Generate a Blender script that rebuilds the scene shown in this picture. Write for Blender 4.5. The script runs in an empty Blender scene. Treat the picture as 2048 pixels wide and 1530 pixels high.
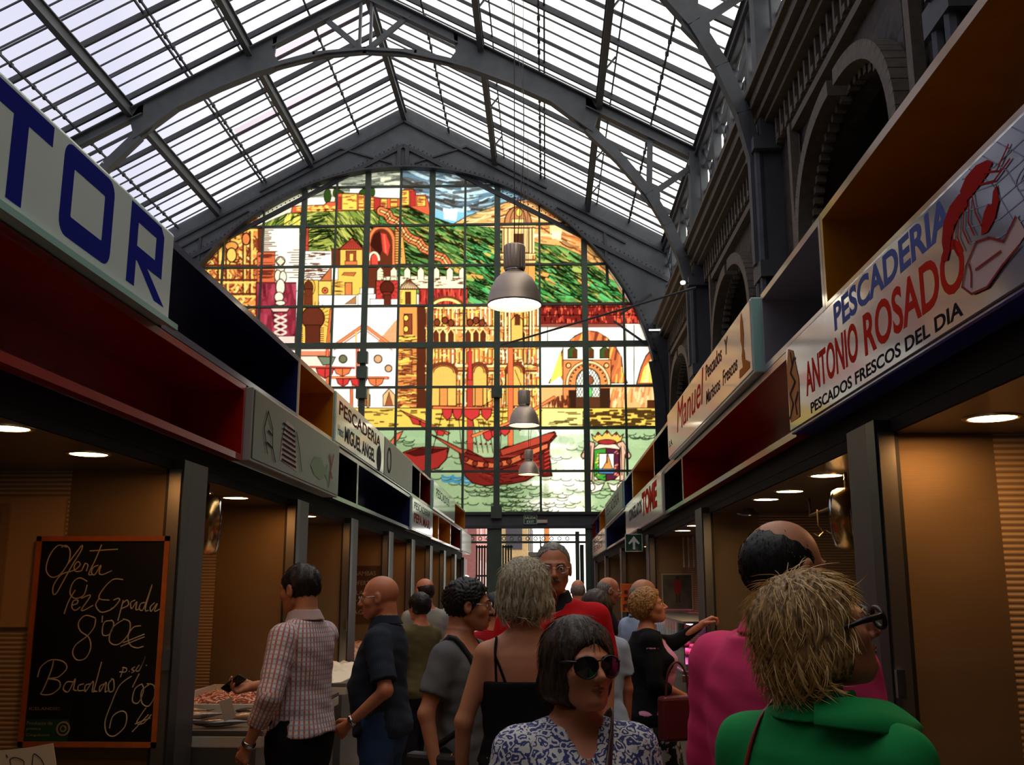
import bpy, bmesh, math, random
import numpy as np
from mathutils import Vector, Matrix

# ---------------------------------------------------------------- camera, sky, exposure
S = bpy.context.scene
COL = S.collection
FPX, CX, CY = 2000.0, 1024.0, 765.0
PITCH = math.atan(407/FPX)
YAW = math.atan(68/FPX*math.cos(PITCH))
EYE = np.array([0, 0, 1.62])
cam_data = bpy.data.cameras.new('camera')
cam_data.sensor_width = 36; cam_data.lens = 36*FPX/2048
cam_data.clip_start = .05; cam_data.clip_end = 400
camera = bpy.data.objects.new('camera', cam_data)
camera.location = EYE; camera.rotation_euler = (math.pi/2+PITCH, 0, YAW)
COL.objects.link(camera); S.camera = camera
S.view_settings.view_transform = 'Standard'; S.view_settings.look = 'None'
S.view_settings.gamma = 1; S.view_settings.use_curve_mapping = False
S.view_settings.exposure = 0.0
W = bpy.data.worlds.new('sky'); S.world = W; W.use_nodes = True
wn = W.node_tree.nodes; wl = W.node_tree.links
bgn = wn['Background']
tcn = wn.new('ShaderNodeTexCoord'); sep = wn.new('ShaderNodeSeparateXYZ'); wl.new(tcn.outputs['Generated'], sep.inputs[0])
mr = wn.new('ShaderNodeMapRange'); mr.inputs['From Min'].default_value = -.38; mr.inputs['From Max'].default_value = .12
wl.new(sep.outputs['X'], mr.inputs['Value'])
cr = wn.new('ShaderNodeMix'); cr.data_type = 'RGBA'
cr.inputs['A'].default_value = (.74, .75, .95, 1)      # veiled blue side of the sky
cr.inputs['B'].default_value = (3.0, 2.92, 2.6, 1)   # hazy bright side around the sun
wl.new(mr.outputs['Result'], cr.inputs['Factor']); wl.new(cr.outputs['Result'], bgn.inputs['Color'])
bgn.inputs['Strength'].default_value = 1.0

# ---------------------------------------------------------------- helpers
def lin(c):
    c = [v/255 for v in c]
    return tuple(v/12.92 if v <= .04045 else ((v+.055)/1.055)**2.4 for v in c)
MATS = {}
def mat(name, rgb, rough=.6, metal=0, emit=None, es=1, var=.0, vscale=8, bump=0, bscale=40, spec=.5, rgb2=None, vthresh=None, coat=0, srgb=True):
    if name in MATS: return MATS[name]
    m = bpy.data.materials.new(name); m.use_nodes = True
    n = m.node_tree.nodes; l = m.node_tree.links; b = n['Principled BSDF']
    c = (*(lin(rgb) if srgb else rgb), 1)
    b.inputs['Base Color'].default_value = c
    b.inputs['Roughness'].default_value = rough; b.inputs['Metallic'].default_value = metal
    b.inputs['Specular IOR Level'].default_value = spec
    if coat: b.inputs['Coat Weight'].default_value = coat; b.inputs['Coat Roughness'].default_value = .08
    if emit is not None:
        b.inputs['Emission Color'].default_value = (*emit, 1); b.inputs['Emission Strength'].default_value = es
    tc = n.new('ShaderNodeTexCoord')
    if var or rgb2:
        t = n.new('ShaderNodeTexNoise'); t.inputs['Scale'].default_value = vscale; t.inputs['Detail'].default_value = 5
        l.new(tc.outputs['Object'], t.inputs['Vector'])
        mx = n.new('ShaderNodeMix'); mx.data_type = 'RGBA'
        mx.inputs['A'].default_value = c
        if rgb2: mx.inputs['B'].default_value = (*lin(rgb2), 1)
        else: mx.inputs['B'].default_value = tuple(v*(1-var) for v in c[:3])+(1,)
        r = n.new('ShaderNodeMapRange'); a, z = (vthresh or (.35, .65))
        r.inputs['From Min'].default_value = a; r.inputs['From Max'].default_value = z
        l.new(t.outputs['Fac'], r.inputs['Value']); l.new(r.outputs['Result'], mx.inputs['Factor'])
        l.new(mx.outputs['Result'], b.inputs['Base Color'])
    if bump:
        t2 = n.new('ShaderNodeTexNoise'); t2.inputs['Scale'].default_value = bscale; t2.inputs['Detail'].default_value = 4
        l.new(tc.outputs['Object'], t2.inputs['Vector'])
        bp = n.new('ShaderNodeBump'); bp.inputs['Strength'].default_value = bump; bp.inputs['Distance'].default_value = .01
        l.new(t2.outputs['Fac'], bp.inputs['Height']); l.new(bp.outputs['Normal'], b.inputs['Normal'])
    MATS[name] = m
    return m
def wave_mat(name, rgb, rgb2, scale, axis='Z', rough=.6, metal=0, bump=.3, soft=(.3, .7), axis2=None, rgb3=None, scale2=None, distort=0, coord='Object', spec=.5):
    """stripes along an axis, optionally crossed by a second set"""
    m = mat(name, rgb, rough, metal, spec=spec)
    n = m.node_tree.nodes; l = m.node_tree.links; b = n['Principled BSDF']
    tc = n.new('ShaderNodeTexCoord')
    if coord == 'weave':
        at_ = n.new('ShaderNodeAttribute'); at_.attribute_name = 'weave'
    def wv(ax, sc):
        w = n.new('ShaderNodeTexWave'); w.bands_direction = ax; w.inputs['Scale'].default_value = sc
        w.inputs['Distortion'].default_value = distort
        l.new(at_.outputs['Vector'] if coord == 'weave' else tc.outputs[coord], w.inputs['Vector'])
        r = n.new('ShaderNodeMapRange'); r.inputs['From Min'].default_value, r.inputs['From Max'].default_value = soft
        l.new(w.outputs['Fac'], r.inputs['Value']); return r.outputs['Result'], w.outputs['Fac']
    f, raw = wv(axis, scale)
    mx = n.new('ShaderNodeMix'); mx.data_type = 'RGBA'
    mx.inputs['A'].default_value = (*lin(rgb), 1); mx.inputs['B'].default_value = (*lin(rgb2), 1)
    l.new(f, mx.inputs['Factor']); out = mx.outputs['Result']
    if axis2:
        g, _ = wv(axis2, scale2 or scale)
        m2 = n.new('ShaderNodeMix'); m2.data_type = 'RGBA'; l.new(out, m2.inputs['A']); m2.inputs['B'].default_value = (*lin(rgb3 or rgb2), 1)
        k = n.new('ShaderNodeMath'); k.operation = 'MULTIPLY'; k.inputs[1].default_value = .6; l.new(g, k.inputs[0])
        l.new(k.outputs[0], m2.inputs['Factor']); out = m2.outputs['Result']
    l.new(out, b.inputs['Base Color'])
    if bump:
        bp = n.new('ShaderNodeBump'); bp.inputs['Strength'].default_value = bump; bp.inputs['Distance'].default_value = .006
        l.new(raw, bp.inputs['Height']); l.new(bp.outputs['Normal'], b.inputs['Normal'])
    return m
def tag(o, label=None, cat=None, group=None, kind=None):
    if label: o['label'] = label
    if cat: o['category'] = cat
    if group: o['group'] = group
    if kind: o['kind'] = kind
    return o
def empty(name, loc, label=None, cat=None, rz=0, group=None, kind=None):
    o = bpy.data.objects.new(name, None); COL.objects.link(o); o.empty_display_size = .1
    o.location = loc; o.rotation_euler = (0, 0, rz)
    return tag(o, label, cat, group, kind)
def copy_tree(o, parent=None):
    c = o.copy(); COL.objects.link(c)
    if parent: c.parent = parent
    for ch in list(o.children): copy_tree(ch, c)
    return c
class MB:
    """collects shapes into one mesh"""
    def __init__(s): s.v = []; s.f = []; s.m = []; s.sm = []; s.mi = 0; s.smooth = False
    def add(s, vs, fs):
        b = len(s.v); s.v += [tuple(v) for v in vs]
        for f in fs: s.f.append(tuple(i+b for i in f)); s.m.append(s.mi); s.sm.append(s.smooth)
    def box(s, c, d, R=None):
        x, y, z = (k/2 for k in d)
        vs = [Vector((sx*x, sy*y, sz*z)) for sx in (-1, 1) for sy in (-1, 1) for sz in (-1, 1)]
        if R is not None: vs = [R @ v for v in vs]
        c = Vector(c)
        s.add([v+c for v in vs], [(0, 1, 3, 2), (4, 6, 7, 5), (0, 4, 5, 1), (2, 3, 7, 6), (0, 2, 6, 4), (1, 5, 7, 3)])
        return s
    def b2(s, x0, x1, y0, y1, z0, z1):
        return s.box(((x0+x1)/2, (y0+y1)/2, (z0+z1)/2), (abs(x1-x0), abs(y1-y0), abs(z1-z0)))
    def bar(s, a, b, w, h, up=(0, 0, 1)):
        a = Vector(a); b = Vector(b); d = b-a; L = d.length
        if L < 1e-6: return s
        d.normalize(); u = Vector(up)
        if abs(d.dot(u)) > .98: u = Vector((0, 1, 0)) if abs(d.y) < .9 else Vector((1, 0, 0))
        x = d.cross(u).normalized(); z = x.cross(d).normalized()
        return s.box((a+b)/2, (w, L, h), Matrix((x, d, z)).transposed())
    def tube(s, pts, r, n=8, caps=True, closed=False):
        pts = [Vector(p) for p in pts]; N = len(pts)
        rs = r if hasattr(r, '__len__') else [r]*N
        vs = []; fs = []; prev = None
        for i, p in enumerate(pts):
            if closed: t = pts[(i+1) % N]-pts[i-1]
            else: t = pts[min(i+1, N-1)]-pts[max(i-1, 0)]
            if t.length < 1e-9: t = Vector((0, 0, 1))
            t.normalize()
            if prev is None:
                u = Vector((0, 0, 1)) if abs(t.z) < .9 else Vector((1, 0, 0))
                x = t.cross(u).normalized()
            else:
                x = (prev-t*prev.dot(t))
                x = x.normalized() if x.length > 1e-6 else t.orthogonal().normalized()
            prev = x; y = t.cross(x)
            for k in range(n):
                a = 2*math.pi*k/n
                vs.append(p+(x*math.cos(a)+y*math.sin(a))*rs[i])
        for i in range(N if closed else N-1):
            j = (i+1) % N
            for k in range(n):
                k2 = (k+1) % n
                fs.append((i*n+k, i*n+k2, j*n+k2, j*n+k))
        if caps and not closed:
            fs.append(tuple(range(n))[::-1]); fs.append(tuple((N-1)*n+k for k in range(n)))
        s.add(vs, fs); return s
    def lathe(s, prof, c=(0, 0, 0), n=32, M=None):
        """prof: list of (r,z) about the local z axis"""
        vs = []; fs = []; N = len(prof)
        for r, z in prof:
            for k in range(n):
                a = 2*math.pi*k/n; v = Vector((r*math.cos(a), r*math.sin(a), z))
                if M is not None: v = M @ v
                vs.append(v+Vector(c))
        for i in range(N-1):
            for k in range(n):
                k2 = (k+1) % n; fs.append((i*n+k, i*n+k2, (i+1)*n+k2, (i+1)*n+k))
        if len(prof) == 2 and prof[0][0] > 1e-4: fs.append(tuple(range(n))[::-1])
        if len(prof) == 2 and prof[-1][0] > 1e-4: fs.append(tuple((N-1)*n+k for k in range(n)))
        s.add(vs, fs); return s
    def prism(s, poly, f, t0, t1):
        """poly 2D outline, f(u,v,t)->3D, between t0 and t1"""
        n = len(poly)
        vs = [f(u, v, t0) for u, v in poly]+[f(u, v, t1) for u, v in poly]
        fs = [tuple(range(n))[::-1], tuple(range(n, 2*n))]+[(i, (i+1) % n, n+(i+1) % n, n+i) for i in range(n)]
        s.add(vs, fs); return s
    def build(s, name, mats, parent=None, loc=None, bevel=0, autosmooth=False):
        me = bpy.data.meshes.new(name); me.from_pydata(s.v, [], s.f)
        mats = mats if isinstance(mats, (list, tuple)) else [mats]
        for m in mats: me.materials.append(m)
        me.polygons.foreach_set('material_index', s.m); me.polygons.foreach_set('use_smooth', s.sm)
        me.update()
        bm = bmesh.new(); bm.from_mesh(me); bmesh.ops.recalc_face_normals(bm, faces=bm.faces); bm.to_mesh(me); bm.free()
        o = bpy.data.objects.new(name, me); COL.objects.link(o)
        if loc: o.location = loc
        if parent: o.parent = parent
        if bevel:
            md = o.modifiers.new('bevel', 'BEVEL'); md.width = bevel; md.segments = 2; md.limit_method = 'ANGLE'
        return o
def text_mesh(name, body, M, m, parent=None, size=.2, width=None, height=None, ext=.0004, bold=0, shear=0, squash=None, kern=1):
    """letters as one mesh; M places local x (reading), y (up), z (towards the viewer)"""
    cu = bpy.data.curves.new('letters', 'FONT'); cu.body = body; cu.size = size; cu.extrude = ext; cu.offset = bold
    cu.shear = shear; cu.space_character = kern; cu.align_x = 'LEFT'; cu.resolution_u = 4
    t = bpy.data.objects.new('letters', cu); COL.objects.link(t)
    bpy.context.view_layer.update()
    me = bpy.data.meshes.new_from_object(t.evaluated_get(bpy.context.evaluated_depsgraph_get()))
    bpy.data.objects.remove(t); bpy.data.curves.remove(cu)
    n = len(me.vertices); co = np.empty(n*3, dtype=np.float32); me.vertices.foreach_get('co', co); co = co.reshape(-1, 3)
    mn = co.min(0); mx = co.max(0)
    co[:, 0] -= mn[0]; co[:, 1] -= mn[1]
    if width: co[:, 0] *= width/(mx[0]-mn[0])
    if height: co[:, 1] *= height/(mx[1]-mn[1])
    me.vertices.foreach_set('co', co.ravel()); me.update()
    me.materials.clear(); me.materials.append(m)
    me.transform(M)
    me.name = name
    o = bpy.data.objects.new(name, me); COL.objects.link(o)
    if parent: o.parent = parent
    return o
def frame(origin, x, y, z):
    M = Matrix.Identity(4)
    for i, a in enumerate((x, y, z)):
        a = Vector(a).normalized()
        for k in range(3): M[k][i] = a[k]
    for k in range(3): M[k][3] = origin[k]
    return M
# where the camera looks, used only to lay the drawn glass picture out flat on the end wall
_r = np.array([math.cos(YAW), math.sin(YAW), 0]); _f = np.array([-math.sin(YAW)*math.cos(PITCH), math.cos(YAW)*math.cos(PITCH), math.sin(PITCH)]); _u = np.cross(_r, _f)
def onplane(px, py, axis, val):
    d = _f+_r*((px-CX)/FPX)+_u*((CY-py)/FPX)
    return EYE+d*((val-EYE[axis])/d[axis])

# ---------------------------------------------------------------- shared materials
IRON = mat('painted_iron', (74, 77, 84), .62, 0, var=.25, vscale=3, bump=.15, bscale=30)
IRON_D = mat('dark_iron', (50, 52, 60), .65, 0, var=.3, vscale=5)
GREEN_IRON = mat('green_iron', (62, 74, 62), .6, var=.3, vscale=4)
STEEL = mat('stainless_steel', (150, 145, 138), .32, .9, bump=.03, bscale=60)
STEEL_D = mat('dark_steel', (70, 68, 66), .4, .8)
CHROME = mat('chrome', (200, 200, 200), .15, 1)
BLACK = mat('black_plastic', (18, 18, 18), .4)
def brushed(name, rgb, rough):
    m = mat(name, rgb, rough, .7)
    n = m.node_tree.nodes; l = m.node_tree.links; b = n['Principled BSDF']
    tc = n.new('ShaderNodeTexCoord'); mp = n.new('ShaderNodeMapping'); mp.inputs['Scale'].default_value = (3, 3, 160)
    t = n.new('ShaderNodeTexNoise'); t.inputs['Scale'].default_value = 2; l.new(tc.outputs['Object'], mp.inputs[0]); l.new(mp.outputs[0], t.inputs['Vector'])
    t2 = n.new('ShaderNodeTexNoise'); t2.inputs['Scale'].default_value = 2.2; l.new(tc.outputs['Object'], t2.inputs['Vector'])
    a = n.new('ShaderNodeMath'); a.operation = 'ADD'; l.new(t.outputs['Fac'], a.inputs[0]); l.new(t2.outputs['Fac'], a.inputs[1])
    r = n.new('ShaderNodeMapRange'); r.inputs['From Min'].default_value = .7; r.inputs['From Max'].default_value = 1.3
    r.inputs['To Min'].default_value = rough-.08; r.inputs['To Max'].default_value = rough+.12
    l.new(a.outputs[0], r.inputs['Value']); l.new(r.outputs['Result'], b.inputs['Roughness'])
    bp = n.new('ShaderNodeBump'); bp.inputs['Strength'].default_value = .08; bp.inputs['Distance'].default_value = .004
    l.new(t.outputs['Fac'], bp.inputs['Height']); l.new(bp.outputs['Normal'], b.inputs['Normal'])
    return m
PANEL = brushed('brushed_steel_panel', (158, 132, 98), .46)
TILE = wave_mat('ribbed_tile', (205, 178, 140), (150, 125, 95), 14, 'Z', .45, bump=.6)
# ---------------------------------------------------------------- the hall
NC = -4.2            # nave centre line
RZ, SL = 15.9, .55   # ridge height, slope
HW = 7.8             # half width
YE = 28.0            # end wall
YB = -7.0            # behind the camera
def roof_z(x): return RZ-SL*abs(x-NC)
# floor
fl = mat('worn_stone_floor', (120, 104, 88), .45, var=.35, vscale=1.5, bump=.1)
MB().b2(-13.2, 6.4, YB, YE+.2, -.2, 0).build('floor', fl)['kind'] = 'structure'
# roof glazing : milky glass
gm = bpy.data.materials.new('milky_roof_glass'); gm.use_nodes = True
n = gm.node_tree.nodes; l = gm.node_tree.links; n.remove(n['Principled BSDF'])
tr = n.new('ShaderNodeBsdfTransparent'); tr.inputs['Color'].default_value = (.92, .92, .93, 1)
tl = n.new('ShaderNodeBsdfTranslucent'); tl.inputs['Color'].default_value = (.75, .75, .78, 1)
mxs = n.new('ShaderNodeMixShader'); mxs.inputs['Fac'].default_value = .22
l.new(tr.outputs[0], mxs.inputs[1]); l.new(tl.outputs[0], mxs.inputs[2]); l.new(mxs.outputs[0], n['Material Output'].inputs['Surface'])
gp = bpy.data.materials.new('pink_roof_glass'); gp.use_nodes = True
n = gp.node_tree.nodes; l = gp.node_tree.links; n.remove(n['Principled BSDF'])
tr = n.new('ShaderNodeBsdfTransparent'); tr.inputs['Color'].default_value = (.84, .72, .74, 1)
l.new(tr.outputs[0], n['Material Output'].inputs['Surface'])
g = MB()
for s in (-1, 1):
    g.add([(NC, YB, RZ), (NC+s*HW, YB, RZ-SL*HW), (NC+s*HW, YE, RZ-SL*HW), (NC, YE, RZ)], [(0, 1, 2, 3)])
roof = g.build('ceiling', gm); roof['kind'] = 'structure'
g = MB()
for y0, y1, a, b in ((22.35, 22.82, .1, 2.7), (24.68, 25.15, .1, 4.1)):
    g.add([(NC-a, y0, RZ-SL*a-.02), (NC-b, y0, RZ-SL*b-.02), (NC-b, y1, RZ-SL*b-.02), (NC-a, y1, RZ-SL*a-.02)], [(0, 1, 2, 3)])
g.build('tinted_pane', gp, roof)
# glazing bars, rafters and purlins
g = MB()
def slope_bar(y, w, h, drop):
    for s in (-1, 1):
        g.bar((NC, y, RZ-drop), (NC+s*HW, y, RZ-SL*HW-drop), w, h)
y = YB+.3; i = 0
while y < YE:
    if i % 5 == 0: slope_bar(y, .07, .13, .09)
    elif i % 5 == 3:
        slope_bar(y-.04, .022, .04, .04); slope_bar(y+.04, .022, .04, .04)
    else: slope_bar(y, .026, .035, .03)
    y += .466; i += 1
g.build('glazing_bar', IRON_D, roof)
g = MB()
for off in (1.37, 4.12, 6.7):
    for s in (-1, 1):
        x = NC+s*off; z = RZ-SL*off-.12
        g.bar((x, YB, z), (x, YE, z), .035, .05)
        yy = YB+.3; k = 0
        while yy < YE:
            g.box((x, yy, z), (.07, .08, .08)); yy += .466
        if off == 4.12:
            g.bar((x+s*.12, YB, z), (x+s*.12, YE, z), .04, .05)
g.build('light_purlin', IRON_D, roof)
g = MB()
for off in (0, 2.75, 5.5, 7.7):
    for s in ((-1, 1) if off else (1,)):
        x = NC+s*off; z = RZ-SL*off-.30
        g.bar((x, YB, z), (x, YE, z), .035, .28)
        for zz, w in ((z+.13, .15), (z-.14, .14)): g.bar((x, YB, zz), (x, YE, zz), w, .025)
        if off:
            g.bar((x+s*.28, YB, z+.12), (x+s*.28, YE, z+.12), .03, .06)
            yy = YB+1.0
            while yy < YE:      # little struts beside the purlin
                g.bar((x+s*.27, yy, z+.16), (x+s*.02, yy+.1, z-.12), .04, .03); yy += 2.333
g.build('purlin', IRON, roof)

# ---- roof trusses
def tr_f(s):
    return lambda u, v, t: (NC+s*u, t, v)
HALF = [  # right half shape: outline polygons in (offset from centre, height)
    # top chord
    [(0, 15.62), (0, 15.37), (2.2, 14.17), (2.2, 14.42)],
    [(5.2, 12.76), (5.2, 12.5), (7.75, 11.1), (7.75, 11.36)],
    # winged plate girder
    [(2.1, 14.45), (5.3, 12.72), (5.5, 12.35), (5.35, 11.85), (5.05, 12.0), (4.85, 12.25), (4.4, 12.62), (3.4, 13.12), (2.5, 13.5), (1.95, 13.66), (2.15, 13.95)],
]
def arc_band(m, pts, w, f, t0, t1):
    """band of width w along a polyline, as short prisms"""
    for (a, b), (c, d) in zip(pts[:-1], pts[1:]):
        L = math.hypot(c-a, d-b); nx, ny = -(d-b)/L*w/2, (c-a)/L*w/2
        ex, ey = (c-a)/L*w*.2, (d-b)/L*w*.2
        m.prism([(a+nx-ex, b+ny-ey), (c+nx+ex, d+ny+ey), (c-nx+ex, d-ny+ey), (a-nx-ex, b-ny-ey)], f, t0, t1)
BRACE = [(5.25, 11.95), (5.95, 11.2), (6.6, 10.35), (7.0, 9.6), (7.3, 8.8), (7.5, 7.9), (7.62, 6.9), (7.66, 6.2)]
def make_truss(y, label):
    t = empty('roof_truss', (NC, y, 0), label, 'roof truss', group='iron roof trusses')
    L = MB()
    for s in (-1, 1):
        f = lambda u, v, w, s=s: (s*u, w, v)
        for k, poly in enumerate(HALF):
            L.prism(poly, f, -.03, .03)
        # flanges
        for a, b in (((0, 15.62), (7.75, 11.36)), ):
            L.bar((0, 0, a[1]), (s*b[0], 0, b[1]), .26, .03)
        L.bar((0, 0, 15.36), (s*2.2, 0, 14.16), .2, .03)
        L.bar((s*5.2, 0, 12.49), (s*7.75, 0, 11.09), .2, .03)
        low = [(0, 14.02), (.9, 13.95), (1.95, 13.68), (2.5, 13.5), (3.4, 13.12), (4.4, 12.62), (4.85, 12.25), (5.35, 11.85)]
        for a, b in zip(low[:-1], low[1:]): L.bar((s*a[0], 0, a[1]), (s*b[0], 0, b[1]), .24, .04)
    L.build('top_chord', IRON, t)
    m = MB()
    for s in (-1, 1):
        f = lambda u, v, w, s=s: (s*u, w, v)
        arc_band(m, [(0, 14.03), (1.2, 13.93), (2.1, 13.68)], .17, f, -.05, .05)
    m.build('collar_tie', IRON, t)
    for s in (-1, 1):
        m = MB(); f = lambda u, v, w, s=s: (s*u, w, v)
        arc_band(m, BRACE, .2, f, -.04, .04)
        for a, b in zip(BRACE[:-1], BRACE[1:]): m.bar((s*a[0], 0, a[1]), (s*b[0], 0, b[1]), .2, .22)
        m.build('curved_brace', IRON, t)
        for p, q, w, h in (((6.66, 11.75), (6.6, 10.35), .13, .075), ((6.6, 10.3), (7.72, 11.08), .13, .075), ((1.05, 14.95), (.12, 14.1), .12, .09)):
            MB().bar((s*p[0], 0, p[1]), (s*q[0], 0, q[1]), w, h, up=(0, 1, 0)).build('web_strut', IRON, t)
        m = MB()
        m.prism([(6.42, 10.45), (6.6, 10.62), (6.8, 10.52), (6.85, 10.3), (6.82, 9.9), (6.65, 10.0), (6.4, 10.3)], f, -.06, .06)
        m.build('gusset_plate', IRON, t)
        m = MB(); m.smooth = False
        m.bar((s*.13, 0, 15.5), (s*.13, 0, 14.0), .06, .12, up=(0, 1, 0))
        m.build('king_post', IRON, t)
    return t
for y, lb in ((21.5, 'grey riveted iron roof truss nearest the stained glass window, with winged plates'),
              (14.5, 'grey iron roof truss second from the stained glass, curved foot on the dark wall'),
              (7.5, 'nearest grey iron roof truss above the front stalls')):
    make_truss(y, lb)

# ---- end wall (gable) around the arch
AX, AZ, AR = -4.17, 6.45, 7.42
g = MB()
def ray_out(a):
    dx, dz = math.cos(a), math.sin(a)
    best = 1e9
    for s in (-1, 1):   # roof planes: z = RZ - SL*s*(x-NC)
        den = dz+SL*s*dx
        if abs(den) > 1e-6:
            t = (RZ-SL*s*(AX-NC)-AZ)/den
            if t > 0 and s*(AX+t*dx-NC) >= -1e-6: best = min(best, t)
        if s*dx > 1e-6:
            t = (NC+s*(HW+.3)-AX)/dx
            if t > 0: best = min(best, t)
    return best
N = 96; T0, T1 = YE-.02, YE+.25
for i in range(N):
    a, b = math.pi*i/N, math.pi*(i+1)/N
    q = []
    for t in (a, b):
        o = ray_out(t); q.append((AX+AR*math.cos(t), AZ+AR*math.sin(t))); q.append((AX+o*math.cos(t), AZ+o*math.sin(t)))
    g.prism([q[0], q[1], q[3], q[2]], lambda u, v, t: (u, t, v), T0, T1)
g.b2(AX+AR, NC+HW+.3, T0, T1, 0, AZ); g.b2(NC-HW-.3, AX-AR, T0, T1, 0, AZ)
g.b2(AX-AR, -5.2, T0, T1, 0, 3.3); g.b2(1.22, AX+AR, T0, T1, 0, 3.3)
g.b2(AX-AR, AX+AR, T0, T1, 3.22, 3.62)
wall_end = g.build('wall_end', IRON); wall_end['kind'] = 'structure'
g = MB()   # arch soffit ring and raised ribs
ring = [(AX+AR*math.cos(math.pi*i/N), AZ+AR*math.sin(math.pi*i/N)) for i in range(N+1)]
for a, b in zip(ring[:-1], ring[1:]): g.bar((a[0], YE-.12, a[1]), (b[0], YE-.12, b[1]), .3, .05)
for s in (-1, 1):
    for off, w in ((.38, .07), (1.15, .07), (1.22, .05)):
        g.bar((NC, YE-.05, RZ-.12-off), (NC+s*HW, YE-.05, RZ-.12-SL*HW-off), .09, w)
    g.bar((NC+s*.12, YE-.06, RZ-1.3), (NC+s*.12, YE-.06, AZ+AR), .12, .08)
    # sunk triangular panels
    P = [(.5, 14.15), (1.95, 14.75-.35), (3.6, 13.55), ]
    for a, b in (((.35, 14.05), (1.9, 14.55)), ((1.9, 14.55), (4.3, 13.2)), ((6.4, 9.3), (7.3, 9.9)), ((6.2, 9.1), (7.4, 8.2)), ((4.6, 12.6), (6.6, 11.45)), ((6.0, 11.8), (6.05, 10.2))):
        g.bar((NC+s*a[0], YE-.04, a[1]), (NC+s*b[0], YE-.04, b[1]), .08, .05)
g.b2(AX-AR, AX+AR, YE-.1, YE, 3.56, 3.64); g.b2(AX-AR, AX+AR, YE-.1, YE, 3.18, 3.26)
for s in (-1, 1): g.bar((AX+s*AR, YE-.12, AZ), (AX+s*AR, YE-.12, 3.6), .3, .05)
g.build('arch_rib', IRON_D, wall_end)
g = MB()   # rivets
random.seed(3)
for i in range(0, 160):
    t = math.pi*(i+.5)/160
    g.box((AX+(AR+.16)*math.cos(t), YE-.03, AZ+(AR+.16)*math.sin(t)), (.035, .03, .035))
for s in (-1, 1):
    for k in range(60):
        o = .2+k*.127
        g.box((NC+s*o, YE-.03, RZ-.12-SL*o-1.02), (.03, .03, .03))
g.build('rivet', IRON_D, wall_end)['kind'] = 'stuff'
# ---- right hand wall, plate trellis and arches
WX = 3.62
carved = mat('carved_dark_wall', (66, 54, 48), .7, var=.5, vscale=9)
nn = carved.node_tree.nodes; ll = carved.node_tree.links
vo = nn.new('ShaderNodeTexVoronoi'); vo.feature = 'DISTANCE_TO_EDGE'; vo.inputs['Scale'].default_value = 3.5
tcc = nn.new('ShaderNodeTexCoord'); ll.new(tcc.outputs['Object'], vo.inputs['Vector'])
bp = nn.new('ShaderNodeBump'); bp.inputs['Strength'].default_value = .9; bp.inputs['Distance'].default_value = .05
ll.new(vo.outputs['Distance'], bp.inputs['Height']); ll.new(bp.outputs['Normal'], nn['Principled BSDF'].inputs['Normal'])
CARV2 = mat('carved_trim', (104, 92, 80), .7, var=.3, vscale=12)
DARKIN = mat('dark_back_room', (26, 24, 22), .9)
SPR, PEAK, AHW = 5.6, 7.35, 1.75   # pointed horseshoe arches
def arch_pts(n=14):
    """half outline of the pointed arch from springing to peak, offsets from centre"""
    out = []
    for i in range(n+1):
        t = i/n
        out.append((AHW*(1-t**2.1)*(1+.06*math.sin(math.pi*t)), SPR+(PEAK-SPR)*math.sin(t*math.pi/2)))
    return out
def side_wall(sx, name):
    X0, X1 = NC+sx*(WX-NC), NC+sx*(WX-NC+.35)
    g = MB(); cs = [25.0-7*i for i in range(5)]
    f = lambda u, v, t: (t, u, v)
    ys = YE
    for c in cs:
        g.prism([(c+AHW*1.0, 0), (c+3.5, 0), (c+3.5, 9), (c+AHW, 9)], f, X0, X1)
        g.prism([(c-3.5, 0), (c-AHW, 0), (c-AHW, 9), (c-3.5, 9)], f, X0, X1)
        ap = arch_pts()
        for sgn in (-1, 1):
            for (a, b), (p, q) in zip(ap[:-1], ap[1:]):
                g.prism([(c+sgn*a, b), (c+sgn*p, q), (c+sgn*p, 9), (c+sgn*a, 9)], f, X0, X1)
    w = g.build(name, carved); w['kind'] = 'structure'
    m = MB()
    for c in cs:
        ap = arch_pts(18)
        for sgn in (-1, 1):
            for (a, b), (p, q) in zip(ap[:-1], ap[1:]):
                m.bar((X0-sx*.08, c+sgn*(a+.12), b+.1), (X0-sx*.08, c+sgn*(p+.12), q+.1), .3, .2)
                m.box((X0, c+sgn*(a-.03), b-.02), (.12, .09, .09))
            m.bar((X0-sx*.1, c+sgn*(AHW+.12), 0), (X0-sx*.1, c+sgn*(AHW+.12), SPR+.1), .16, .2)
            m.bar((X0-sx*.1, c+sgn*2.25, 0), (X0-sx*.1, c+sgn*2.25, 8.0), .12, .14)
            m.box((X0-sx*.08, c+sgn*(AHW+.12), SPR), (.22, .42, .22))
        m.bar((X0-sx*.06, c-2.3, 7.95), (X0-sx*.06, c+2.3, 7.95), .14, .12)
        k = c-3.3
        while k < c+3.3:    # pendants of the frieze
            m.box((X0-sx*.06, k, 8.35), (.1, .07, .42)); m.box((X0-sx*.08, k+.14, 8.2), (.09, .1, .1)); k += .28
    m.build('arch_moulding', CARV2, w)
    m = MB()
    for z, d, h in ((8.62, .22, .08), (8.72, .32, .1), (8.9, .42, .16), (9.02, .5, .07)):
        m.b2(X0-sx*d, X1, YB, YE, z-h/2, z+h/2)
    m.build('cornice', CARV2, w)
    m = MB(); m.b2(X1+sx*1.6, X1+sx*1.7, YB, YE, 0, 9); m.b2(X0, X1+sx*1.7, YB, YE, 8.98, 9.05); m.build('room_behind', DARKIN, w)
    return w
side_wall(1, 'wall_right'); side_wall(-1, 'wall_left')
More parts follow.
